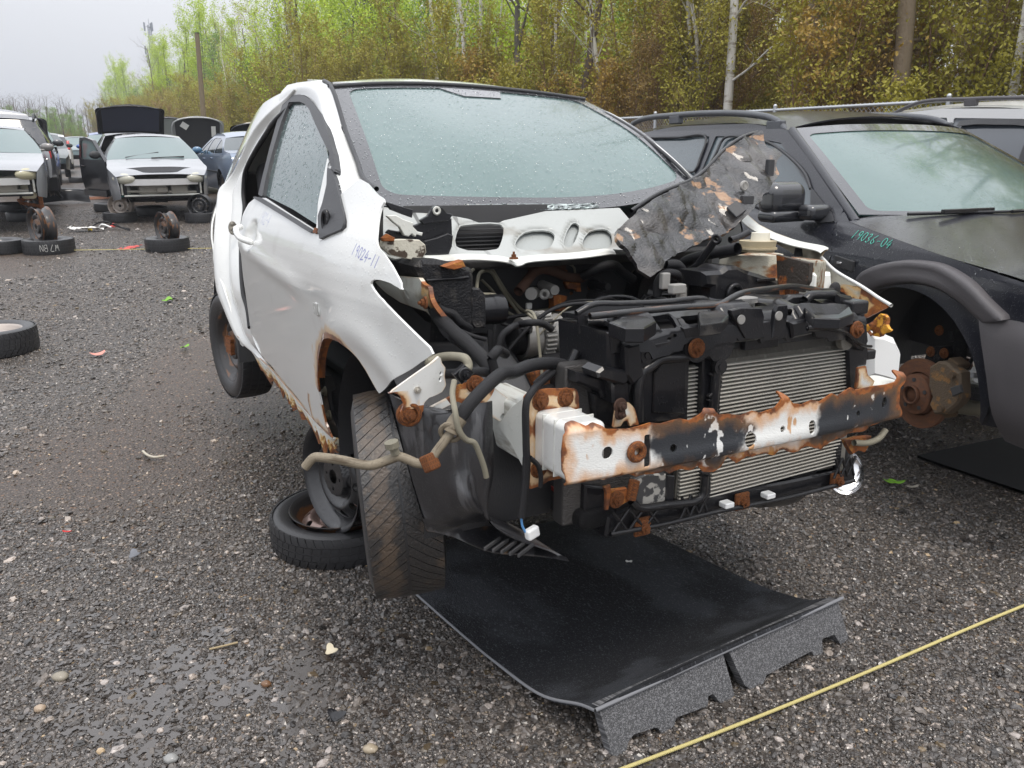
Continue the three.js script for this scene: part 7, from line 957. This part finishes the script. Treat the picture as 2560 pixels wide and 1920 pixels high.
{ // black floor mat: thick ribbed sheet, front end propped on its grey moulded feet
  const f0 = [[.215,.14,-1.743]][0], f1 = [[1.063,.14,-2.275]][0], b0 = [[-.366,.025,-2.527]][0], b1 = [[.561,.025,-2.935]][0];
  const dx = [b0[0] - f0[0], b0[2] - f0[2]];
  const rows = [[f0, [lerp(f0[0], f1[0], .33), .150, lerp(f0[2], f1[2], .33)], [lerp(f0[0], f1[0], .66), .15, lerp(f0[2], f1[2], .66)], f1]];
  const L0 = [[.087,.06,-1.903]][0], L1 = [[.974,.06,-2.398]][0], M0 = [[-.047,.03,-2.091]][0], M1 = [[.838,.03,-2.577]][0];
  const r4 = (a, b) => [a, [lerp(a[0], b[0], .33), lerp(a[1], b[1], .33), lerp(a[2], b[2], .33)], [lerp(a[0], b[0], .66), lerp(a[1], b[1], .66), lerp(a[2], b[2], .66)], b];
  const P0 = [[.183,.115,-1.797]][0], P1 = [[1.027,.11,-2.318]][0];
  const far0 = [lerp(b0[0], M0[0], -.55), .025, lerp(b0[2], M0[2], -.55)], far1 = [lerp(b1[0], M1[0], -.55), .025, lerp(b1[2], M1[2], -.55)];
  rows.push(r4(P0, P1), r4(L0, L1), r4(M0, M1), r4(b0, b1), r4(far0, far1));
  const mt = thing('black_mat', 'thick black rubber mat lying under the nose of the white wreck', 'mat');
  const mm = tex(1024, 1024, (u, v) => { const s = vn(u * 420, v * 420, 420), p = fbm(u * 7, v * 9, 5), q = vn(u * 230, v * 230, 230); return mixc(mixc([.015, .016, .019], [.042, .045, .053], ss(.4, .7, p)), [.18, .19, .21], s > .80 ? .32 : q > .9 ? .28 : 0); });
  mesh('top_sheet', panel(surf(rows), .95, 1.9, .03, .010, ALL, true), mat(null, .75, 0, { map: mm, bumpMap: rep(T.fine, 3, 6), bumpScale: .004, specularIntensity: .5 }), mt);
  // pale cut edge
  mesh('pale_edge', [tube(r4(f0, f1).map((p) => [p[0], p[1] - .003, p[2]]), .0055, 40, 8), tube([f0, P0, L0, M0, b0, far0].map((p) => [p[0], p[1] - .004, p[2]]), .0045, 60, 8)], mat([.20, .205, .22], .8), mt);
  // moulded feet: two profiled plates below the front edge
  const D = V(f1).sub(V(f0)), len = D.length(); D.normalize(); const Nn = new THREE.Vector3(-D.z, 0, D.x); if (Nn.z < 0) Nn.negate();
  const foot = (prof) => sheet(poly(prof), box2(prof, .005), .006, (u, v) => { const p = V(f0).addScaledVector(D, u).addScaledVector(Nn, -.012 - .05 * (v / .15) + .006); return [p.x, f0[1] + v - .002, p.z]; }, .03);
  const fm = mat(null, .7, 0, { map: rep(tex(512, 512, (u, v) => { const s = vn(u * 90, v * 90, 90), q = vn(u * 180, v * 180, 180); return mixc([.07, .071, .075], [.24, .24, .25], ss(.35, .9, s * .6 + q * .4)); }), 4), bumpMap: rep(T.fine, 3), bumpScale: .003 });
  const fl = len;
  mesh('moulded_foot', foot([[.015, 0], [.465, 0], [.485, -.135], [.43, -.14], [.405, -.10], [.385, -.10], [.38, -.125], [.26, -.115], [.245, -.14], [.205, -.14], [.19, -.115], [.11, -.105], [.085, -.12], [.075, -.155], [.035, -.155]]), fm, mt);
  mesh('moulded_foot', foot([[.485, 0], [fl - .02, 0], [fl + .005, -.14], [fl - .03, -.15], [fl - .06, -.10], [fl - .12, -.095], [fl - .125, -.145], [fl - .16, -.14], [fl - .175, -.115], [.62, -.12], [.60, -.145], [.56, -.145], [.53, -.12]]), fm, mt);
  // second mat under the estate
  const q = [[2.039,.02,-3.777],[2.781,.02,-4.105],[3.139,.02,-4.264],[2.432,.02,-3.198],[2.318,.02,-3.344]]; const m2 = mesh('black_mat', sheet(poly(q.map(xz)), box2(q.map(xz), .01), .03, (x, z) => [x, .022, z], -.012, false), mat([.016, .0165, .018], .8, 0, { bumpMap: rep(T.fine, 6), bumpScale: .002 })); tag(m2, 'dark flat mat lying beneath the dark estate at the right edge', 'mat');
}
{ // leaves and scraps on the gravel
  const leaf = (p, s, m, label, name, cat) => { const o = mesh(name, sheet((u, v) => Math.hypot(u, v * 1.6) - s * (1 + .25 * Math.sin(Math.atan2(v, u) * 3)), [-s * 1.5, -s * 1.5, s * 1.5, s * 1.5], s / 8, (u, v) => [u, .012 + .25 * u * u / s + .004 * Math.sin(v * 90), v], .0015), m); o.position.set(p[0], groundY(p[0], p[2]) + .012, p[2]); o.rotation.y = p[0] * 7; tag(o, label, cat); };
  leaf([[1.77,0,-3.444]][0], .045, M.leaf, 'bright green leaf on gravel right of the crash beam', 'green_leaf', 'leaf');
  leaf([[1.825,0,-3.387]][0], .03, mat([.35, .32, .27], .8), 'pale flat stone chip next to the bright green leaf', 'stone_chip', 'stone');
  leaf([[-2.484,0,-5.921]][0], .04, M.leaf, 'small green weed on the gravel left of the rear wheel', 'green_weed', 'weed');
  leaf([[-3.298,.05,-7.614]][0], .07, M.leaf, 'flattened green weed patch on gravel further left of the rear wheel', 'green_weed', 'weed');
  leaf([[-3.036,0,-5.712]][0], .05, mat([.62, .27, .22], .7), 'pink plastic scrap on the gravel left of the wreck', 'pink_scrap', 'litter');
  leaf([[-1.801,0,-2.949]][0], .018, mat([.6, .02, .02], .5), 'tiny red plastic bit on the gravel at left', 'red_chip', 'litter');
  leaf([[-1.447,0,-2.76]][0], .028, mat([.16, .165, .18], .35, .6), 'grey metal tab lying on gravel left of the flat tyre', 'metal_tab', 'litter');
  leaf([[-.564,0,-2.157]][0], .024, mat([.66, .58, .42], .7), 'pale shell coloured stone left of the black mat', 'pale_stone', 'stone');
  leaf([[-.486,0,-1.86]][0], .026, M.blackGloss, 'black plastic scrap on gravel below the black mat corner', 'black_scrap', 'litter');
  leaf([[.44,.03,-2.703]][0], .012, M.paper, 'tiny white paper scrap on the black mat', 'paper_scrap', 'litter');
  for (const [p, s, c, l] of [[[[-1.336,0,-1.911]][0], .017, [.50, .38, .27], 'peach coloured pebble in the left foreground gravel'], [[[-1.351,0,-2.047]][0], .024, [.36, .32, .25], 'beige pebble in the left foreground, behind the peach one'], [[[-.727,0,-2.019]][0], .016, [.22, .11, .05], 'brown pebble in the foreground below the flat tyre'], [[[-.374,0,-1.751]][0], .020, [.46, .38, .27], 'tan oval pebble near the bottom left of the mat'], [[[-.887,0,-1.717]][0], .020, [.36, .36, .35], 'light grey pebble at the bottom edge of the picture']]) {
    const g = mergeVertices(new THREE.IcosahedronGeometry(1, 2).deleteAttribute('uv').deleteAttribute('normal')), q = g.attributes.position; for (let i = 0; i < q.count; i++) { const k = rr(.88, 1.08); q.setXYZ(i, q.getX(i) * k, q.getY(i) * k * .6, q.getZ(i) * k * .8); } g.computeVertexNormals(); const o = mesh('pebble', g, mat(c.map((q) => q * .7), .45, 0, { clearcoat: .3 })); o.scale.setScalar(s); o.position.set(p[0], s * .45, p[2]); tag(o, l, 'stone'); }
  const tw = [[-.954,.01,-2.183],[-.914,.01,-2.201],[-.876,.01,-2.219]]; tag(mesh('dry_twig', tube(tw, .004, 12, 5), mat([.34, .27, .16], .8)), 'dry straw stalk on the wet gravel left of the mat', 'twig');
  const t2 = [[-1.888,.02,-3.838],[-1.836,.02,-3.781],[-1.789,.02,-3.757],[-1.753,.02,-3.773]]; tag(mesh('pale_strap', tube(t2, .007, 16, 5), mat([.48, .44, .36], .8)), 'pale curved strap on the gravel left of the sill', 'litter');
}
// ---------------------------------------------------------------- fence, woods, pole, mast
let fenceDir, fenceA;
const FA = [7.2, 0, -9.4], FB = [-16, 0, -48];
{
  const A = V(FA), B = V(FB), D = B.clone().sub(A); const e0 = -4, e1 = D.length() + 14; D.y = 0; D.normalize();
  const fh = (s) => 2.06 - .012 * Math.max(0, s), at_ = (s, y) => [A.x + D.x * s, y / 2.1 * fh(s), A.z + D.z * s];
  const f = thing('chain_link_fence', 'galvanised chain-link fence with top rail in front of the woods', 'fence');
  mesh('top_rail', tube([e0, 0, 10, 20, 30, 40, e1].map((s) => at_(s, 2.1)), .024, 40, 8), M.galv, f);
  for (let s = e0 + .5; s < e1; s += 3) mesh('post', [rod(at_(s, 0), at_(s, 2.16), .032, .032, 10), at(new THREE.SphereGeometry(.036, 10, 8), ...at_(s, 2.17))], M.galv, f);
  const gs = []; const H = 2.08, sp = .075; for (let s = e0; s < Math.min(e1, 46); s += sp) for (const k of [1, -1]) { const top = 2.14, lo = s > 22 ? 1.1 : .9, dy = top - lo; gs.push(rod(at_(s, top), at_(s + k * dy * .95, lo), .0028, .0028, 3)); }
  const w = mesh('wire_mesh', merge(gs), M.galv, f); w.userData.kind = 'stuff';
  fenceDir = D; fenceA = A;
}

function grow(o) { // wood segments and leaf points of one tree
  const W = [], L = []; const up = new THREE.Vector3(0, 1, 0);
  const seg = (a, b, r0, r1, n) => { const g = rod([a.x, a.y, a.z], [b.x, b.y, b.z], r0, r1, n); W.push(g); };
  const branch = (p, d, len, r, lv) => {
    const n = lv === 0 ? (o.trunkSegs || 9) : lv === 1 ? 4 : 3; let q = p.clone(), dir = d.clone();
    for (let i = 0; i < n; i++) {
      const nd = dir.clone().add(new THREE.Vector3(rr(-1, 1), rr(-1, 1) + (lv ? o.lift ?? .25 : .3), rr(-1, 1)).multiplyScalar(lv === 0 ? o.wob ?? .06 : .22)).normalize(), e = q.clone().addScaledVector(nd, len / n), r0 = r * (1 - i / n * .75), r1 = r * (1 - (i + 1) / n * .75);
      seg(q, e, r0, r1, lv === 0 ? 7 : lv === 1 ? 4 : 3);
      if (lv < o.levels) { const k = lv === 0 ? (i / n >= o.first ? o.kids : 0) : o.kids2; const cnt = Math.floor(k) + (rnd() < k % 1 ? 1 : 0);
        for (let c = 0; c < cnt; c++) { const t = rnd(), bp = q.clone().lerp(e, t), az = rr(0, 6.283), sp = rr(o.spread[0], o.spread[1]); const side = new THREE.Vector3(Math.cos(az), 0, Math.sin(az)), bd = nd.clone().multiplyScalar(Math.cos(sp)).addScaledVector(side, Math.sin(sp)).normalize(); branch(bp, bd, len * (lv === 0 ? rr(o.l1[0], o.l1[1]) * (1 - .55 * i / n) : rr(.35, .65)), Math.max(r1 * rr(.3, .5), .004), lv + 1); } }
      if (lv >= o.levels - 1) for (let c = 0; c < (o.leaves || 0); c++) { const t = rnd(); L.push(q.clone().lerp(e, t).add(new THREE.Vector3(rr(-1, 1), rr(-1, 1), rr(-1, 1)).multiplyScalar(o.puff || .12))); }
      q = e; dir = nd;
    } };
  for (let s = 0; s < (o.stems || 1); s++) { const a = rr(0, 6.283), k = o.stems > 1 ? rr(.08, o.fan || .45) : rr(0, o.tilt || .05); branch(new THREE.Vector3(Math.cos(a) * .1 * (o.stems > 1), 0, Math.sin(a) * .1 * (o.stems > 1)), new THREE.Vector3(Math.cos(a) * k, 1, Math.sin(a) * k).normalize(), o.h * rr(.85, 1.1), o.r, 0); }
  const pos = [], nor = [], idx = []; for (const p of L) { const s = rr(o.leafSize[0], o.leafSize[1]), a = new THREE.Vector3(rr(-1, 1), rr(-1, 1), rr(-1, 1)).normalize(), b = new THREE.Vector3(rr(-1, 1), rr(-1, 1), rr(-1, 1)).cross(a).normalize(), n = a.clone().cross(b), k = pos.length / 3; for (const [u, v] of [[-1, 0], [0, -.55], [1, 0], [0, .55]]) { pos.push(p.x + (a.x * u + b.x * v) * s, p.y + (a.y * u + b.y * v) * s, p.z + (a.z * u + b.z * v) * s); nor.push(n.x, n.y, n.z); } idx.push(k, k + 1, k + 2, k, k + 2, k + 3); }
  const lg = new THREE.BufferGeometry(); lg.setAttribute('position', new THREE.Float32BufferAttribute(pos, 3)); lg.setAttribute('normal', new THREE.Float32BufferAttribute(nor, 3)); lg.setIndex(idx);
  const wood = merge(W); return { wood, leaves: L.length ? lg : null };
}
{
  const birch = mat(null, .7, 0, { map: rep(tex(256, 256, (u, v) => { const l = vn(u * 6, v * 60, 0), p = fbm(u * 4, v * 10, 4); return mixc(mixc([.62, .60, .55], [.34, .30, .25], ss(.5, .8, p)), [.035, .03, .028], ss(.78, .86, l * .7 + p * .3)); }), 1, 2) });
  const barkB = mat([.13, .10, .078], .85, 0, { bumpMap: rep(T.grain, 2, 3), bumpScale: .01 }), barkG = mat([.13, .115, .095], .85, 0, { bumpMap: rep(T.grain, 2, 3), bumpScale: .012 }), twigR = mat([.23, .14, .085], .8), twigY = mat([.30, .21, .08], .8), barkT = mat([.24, .185, .125], .8, 0, { bumpMap: rep(T.grain, 2, 3), bumpScale: .008 });
  const lf = (c) => mat(c, .7, 0, { transmission: .35, thickness: 0 });
  const lime = lf([.50, .64, .03]), olive = lf([.40, .36, .03]), ochre = lf([.44, .29, .04]), dkgreen = lf([.22, .36, .03]), rust = lf([.36, .24, .05]);
  const K = {
    birch: [{ h: 11, r: .09, levels: 2, first: .28, kids: 2.4, kids2: 2.2, spread: [.5, 1.0], l1: [.16, .3], leaves: 4, puff: .16, leafSize: [.035, .06], tilt: .12, wob: .07, trunkSegs: 11 }, birch, lime],
    birch2: [{ h: 9, r: .055, levels: 2, first: .2, kids: 2.2, kids2: 2, spread: [.4, .9], l1: [.15, .3], leaves: 3, puff: .15, leafSize: [.03, .055], tilt: .3, wob: .09, trunkSegs: 10 }, birch, olive],
    bare: [{ h: 11, r: .13, levels: 3, first: .25, kids: 2.0, kids2: 1.3, spread: [.4, .9], l1: [.25, .42], leaves: 0, leafSize: [.02, .03], wob: .06 }, barkB, null],
    big: [{ h: 13, r: .17, levels: 3, first: .12, kids: 1.7, kids2: 1.25, spread: [.8, 1.5], l1: [.2, .34], leaves: .0, leafSize: [.02, .04], lift: .12, wob: .04 }, barkT, null],
    poplar: [{ h: 12, r: .11, levels: 3, first: .1, kids: 2.2, kids2: 1.1, spread: [.3, .7], l1: [.22, .34], leaves: 6, puff: .26, leafSize: [.045, .085], wob: .05 }, barkG, lime],
    poplar2: [{ h: 8, r: .08, levels: 3, first: .05, kids: 2.4, kids2: 1.1, spread: [.4, .8], l1: [.24, .38], leaves: 4, puff: .22, leafSize: [.04, .075], wob: .06 }, barkG, dkgreen],
    sapling: [{ h: 5.5, r: .03, levels: 2, first: .12, kids: 2.6, kids2: 2.6, spread: [.35, .8], l1: [.18, .36], leaves: 2.6, puff: .12, leafSize: [.03, .055], stems: 3, fan: .28 }, twigR, olive],
    shrub: [{ h: 3.4, r: .02, levels: 2, first: .1, kids: 2.6, kids2: 2.4, spread: [.35, .9], l1: [.22, .42], leaves: 2, puff: .10, leafSize: [.026, .05], stems: 5, fan: .5 }, twigR, ochre],
    shrub2: [{ h: 3.0, r: .018, levels: 2, first: .1, kids: 2.4, kids2: 2.4, spread: [.35, .9], l1: [.22, .42], leaves: 2.4, puff: .12, leafSize: [.026, .052], stems: 5, fan: .5 }, barkB, olive],
    trunk: [{ h: 12, r: .085, levels: 3, first: .1, kids: 1.1, kids2: .9, spread: [.7, 1.3], l1: [.1, .22], leaves: .5, puff: .1, leafSize: [.03, .05], tilt: .14, wob: .05, lift: .1, trunkSegs: 12 }, birch, olive],
    willow: [{ h: 3.6, r: .022, levels: 1, first: .15, kids: 1.7, kids2: 0, spread: [.3, .6], l1: [.3, .5], leaves: .6, puff: .05, leafSize: [.012, .02], stems: 7, fan: .62 }, twigY, ochre],
    red: [{ h: 4.2, r: .02, levels: 2, first: .15, kids: 2.4, kids2: 2.4, spread: [.3, .7], l1: [.18, .3], leaves: 3, puff: .08, leafSize: [.02, .036], stems: 4, fan: .3 }, twigR, rust],
  };
  const protos = {}; for (const k in K) protos[k] = [0, 1].map(() => grow(K[k][0]));
  const D = fenceDir, A = fenceA, n = new THREE.Vector3(-D.z, 0, D.x); if (n.dot(A) < 0) n.negate();
  const spot = (s, off) => { const p = A.clone().addScaledVector(D, s).addScaledVector(n, off); return [p.x, 0, p.z]; };
  const names = { birch: ['birch_tree', 'white-barked birch with fresh green leaves in the woods behind the fence'], birch2: ['birch_sapling', 'thin leaning birch sapling in the woods behind the fence'], bare: ['bare_tree', 'leafless dark tree in the woods behind the fence'], big: ['bare_oak', 'thick bare trunk with level dead boughs behind the fence'], poplar: ['poplar_tree', 'tall bright lime green tree in the woods behind the fence'], poplar2: ['young_tree', 'mid green young tree in the woods behind the fence'], sapling: ['sapling', 'brown stemmed sapling with olive buds behind the fence'], trunk: ['slender_birch', ''], willow: ['willow_shrub', 'yellow stemmed willow shrub fanning out behind the fence'], red: ['reddish_shrub', 'reddish twiggy shrub behind the fence'] };
  let i = 0;
  const plant = (k, p, s = 1, label) => { const pr = protos[k][i++ % 2], [nm, lb] = names[k]; const t = thing(nm, label || lb, k === 'willow' || k === 'red' ? 'shrub' : 'tree', p, rr(0, 6.28), label ? undefined : nm.replace(/_/g, ' ') + 's in the woods'); mesh('trunk', pr.wood, K[k][1], t); if (pr.leaves) mesh('crown', pr.leaves, K[k][2], t); t.scale.setScalar(s * rr(.85, 1.15)); return t; };
  // trees that stand out
  plant('big', spot(4.6, 2.0), .9, 'thick bare trunk with a long level dead bough above the windscreen centre');
  plant('big', spot(7.5, 3.2), .9, 'forked bare trunk left of the two white birches');
  plant('birch', spot(2.9, 2.6), 1, 'pair-like thick white birch above the estate roof rail'); plant('birch', spot(2.5, 3.0), 1.05, 'white birch leaning beside the thick birch above the estate');
  plant('willow', spot(.8, 1.0), 1.05, 'yellow stemmed willow fanning out above the dark estate roof'); plant('willow', spot(-2.6, 1.2), 1.1, 'yellow stemmed willow at the upper right corner');
  const pick = (a) => a[Math.floor(rnd() * a.length)], rest = [];
  const lot = (k, p, sc) => rest.push([k, p, sc]);
  for (let s = -7; s < 14; s += 1.1) lot(pick(['sapling', 'birch2', 'sapling', 'willow', 'birch2', 'sapling']), spot(s + rr(-.4, .4), rr(1.0, 4.5)), rr(.9, 1.3));
  for (let s = -6; s < 20; s += 1.15) lot(pick(['birch2', 'trunk', 'trunk', 'bare']), spot(s + rr(-.5, .5), rr(1.2, 5)), rr(.9, 1.15));
  for (let s = -8; s < 16; s += 1.7) lot(pick(['birch', 'bare', 'birch2', 'poplar2']), spot(s + rr(-.6, .6), rr(4, 10)), rr(.8, 1.1));
  for (let s = 13; s < 46; s += 1.6) lot(pick(['poplar', 'poplar', 'poplar', 'bare', 'poplar2', 'birch', 'birch2']), spot(s + rr(-.6, .6), rr(1.5, 8)), rr(.8, 1.1));
  for (let s = 46; s < 110; s += 4.5) lot(pick(['bare', 'bare', 'poplar2', 'birch2', 'poplar']), spot(s + rr(-1, 1), rr(1.5, 8)), rr(.85, 1.1));
  // each is told from its like by its place counted along the fence from the right
  const ord = ['first', 'second', 'third', 'fourth', 'fifth', 'sixth', 'seventh', 'eighth', 'ninth', 'tenth', 'eleventh', 'twelfth', 'thirteenth', 'fourteenth', 'fifteenth', 'sixteenth', 'seventeenth', 'eighteenth', 'nineteenth', 'twentieth', 'twenty-first', 'twenty-second', 'twenty-third', 'twenty-fourth', 'twenty-fifth'], cnt = {};
  rest.sort((a, b) => Math.atan2(b[1][0], -b[1][2]) - Math.atan2(a[1][0], -a[1][2]));
  const shortL = { birch: 'white-barked leafy birch from the right in the woods', birch2: 'thin leaning birch sapling from the right in the woods', bare: 'leafless dark tree from the right in the woods', trunk: 'pale slender nearly bare birch trunk from the right', poplar: 'tall lime green tree from the right in the woods', poplar2: 'mid green young tree from the right in the woods', sapling: 'brown stemmed sapling with olive buds from the right', willow: 'yellow stemmed willow shrub from the right behind the fence', red: 'reddish twiggy shrub from the right behind the fence' };
  for (const [k, p, sc] of rest) { cnt[k] = (cnt[k] || 0); const t = plant(k, p, sc, ord[cnt[k]++] + ' ' + shortL[k]); t.userData.group = names[k][0].replace(/_/g, ' ') + 's in the woods'; }
  // undergrowth and the depth of the wood: too dense to count
  const o = new THREE.Object3D();
  const mass = (nm, label, geo, m, spots) => { const im = new THREE.InstancedMesh(geo, m, spots.length); spots.forEach(([p, s, r], j) => { o.position.set(...p); o.rotation.set(0, r, 0); o.scale.setScalar(s); o.updateMatrix(); im.setMatrixAt(j, o.matrix); }); im.name = nm; im.userData = { kind: 'stuff', label, category: 'woods' }; im.castShadow = im.receiveShadow = true; scene.add(im); };
  const sets = { shrub: [], shrub2: [], sapling: [], red: [], bare: [], poplar2: [], poplar: [], birch2: [] };
  for (let j = 0; j < 1000; j++) { const s = rr(-10, 140), off = .6 + 9 * Math.pow(rnd(), 1.2); if (rnd() < (s < 18 ? .62 : .3)) continue; sets[['shrub', 'shrub2', 'shrub2', 'sapling', 'red', 'sapling'][Math.floor(rnd() * 6)]].push([spot(s, off), rr(.6, 1.15), rr(0, 6.28)]); }
  for (let j = 0; j < 620; j++) { const s = rr(-14, 190), off = rr(7, 30); if (rnd() < (s < 18 ? .6 : .2)) continue; sets[s < 14 ? ['bare', 'birch2', 'birch2', 'sapling', 'poplar2'][Math.floor(rnd() * 5)] : ['bare', 'poplar2', 'poplar', 'poplar', 'birch2'][Math.floor(rnd() * 5)]].push([spot(s, off), rr(.8, 1.2), rr(0, 6.28)]); }
  // far tree line closing the lane
  for (let j = 0; j < 700; j++) { const a = rr(-.80, -.40), d = rr(100, 160); sets[pick(['bare', 'red', 'bare', 'red', 'shrub', 'poplar2', 'bare', 'poplar2'])].push([[d * Math.tan(a), 0, -d], rr(.42, .62) * (d / 115), rr(0, 6.28)]); }
  for (const k in sets) { const half = [[], []]; sets[k].forEach((q, j) => half[j % 2].push(q)); half.forEach((q, h) => { if (!q.length) return; mass('thicket_wood_' + k, 'tangled brown stems of the dense woodland behind the fence', protos[k][h].wood, K[k][1], q); if (protos[k][h].leaves) mass('thicket_foliage_' + k, 'spring foliage of the dense woodland behind the fence', protos[k][h].leaves, K[k][2], q); }); }
  struct('woodland_floor', (() => { const p = [spot(-20, .6), spot(90, .6), spot(90, 60), spot(-20, 60)]; const g = new THREE.BufferGeometry(); g.setAttribute('position', new THREE.Float32BufferAttribute(p.flatMap((q) => [q[0], .03, q[2]]), 3)); g.setAttribute('uv', new THREE.Float32BufferAttribute(p.flatMap((q) => [q[0] / 2, q[2] / 2]), 2)); g.setIndex([0, 1, 2, 0, 2, 3]); g.computeVertexNormals(); return g; })(), mat([.11, .08, .045], .95, 0, { bumpMap: rep(T.grain, 3), bumpScale: .05 }));
}
{ // wooden pole, radio mast, distant trees
  const b = [[-12.429,1.866,-34]][0], t = [[-12.28,5.466,-34]][0];
  const pl = thing('utility_pole', 'plain weathered wooden pole standing before the woods', 'pole', [b[0], 0, b[2]]); mesh('shaft', rod([0, 0, 0], [t[0] - b[0], t[1], 0], .115, .085, 14), mat([.21, .165, .105], .85, 0, { bumpMap: rep(T.grain, 2, 8), bumpScale: .01 }), pl); mesh('pole_cap', at(new THREE.CylinderGeometry(.09, .09, .03, 14), t[0] - b[0], t[1] + .01, 0), M.trim, pl);
  const m0 = [[-91.664,18.258,-220]][0], m1 = [[-91.318,29.716,-220]][0], H = m1[1];
  const ms = thing('radio_mast', 'distant lattice radio mast with antennas rising over the trees', 'mast', [m1[0], 0, m1[2]]);
  const gs = []; const n = 26, wd = (k) => lerp(2.0, .7, k / n) * .6, c3 = (k, j) => { const a = j * 2.094; return [wd(k) * Math.cos(a), H * .97 * k / n, wd(k) * Math.sin(a)]; };
  for (let k = 0; k < n; k++) for (let j = 0; j < 3; j++) gs.push(rod(c3(k, j), c3(k + 1, j), .09, .09, 4), rod(c3(k, j), c3(k + 1, (j + 1) % 3), .05, .05, 3), rod(c3(k, j), c3(k, (j + 1) % 3), .05, .05, 3));
  const gm = mat([.22, .24, .27], .5, .4); mesh('lattice', merge(gs), gm, ms); mesh('antenna_spike', rod([0, H * .96, 0], [0, H * 1.02, 0], .06, .04, 6), gm, ms);
  for (const [h, r] of [[.955, 1.1], [.77, 1.5], [.70, 1.2], [.48, 1.0]]) for (let j = 0; j < 3; j++) mesh('antenna_panel', [rb(.35, 2.0, .3, r * Math.cos(j * 2.094 + .5), H * h, r * Math.sin(j * 2.094 + .5), .05), rod([0, H * h, 0], [r * Math.cos(j * 2.094 + .5), H * h, r * Math.sin(j * 2.094 + .5)], .06, .06, 4)], gm, ms);
}
renderer.render(scene, camera);
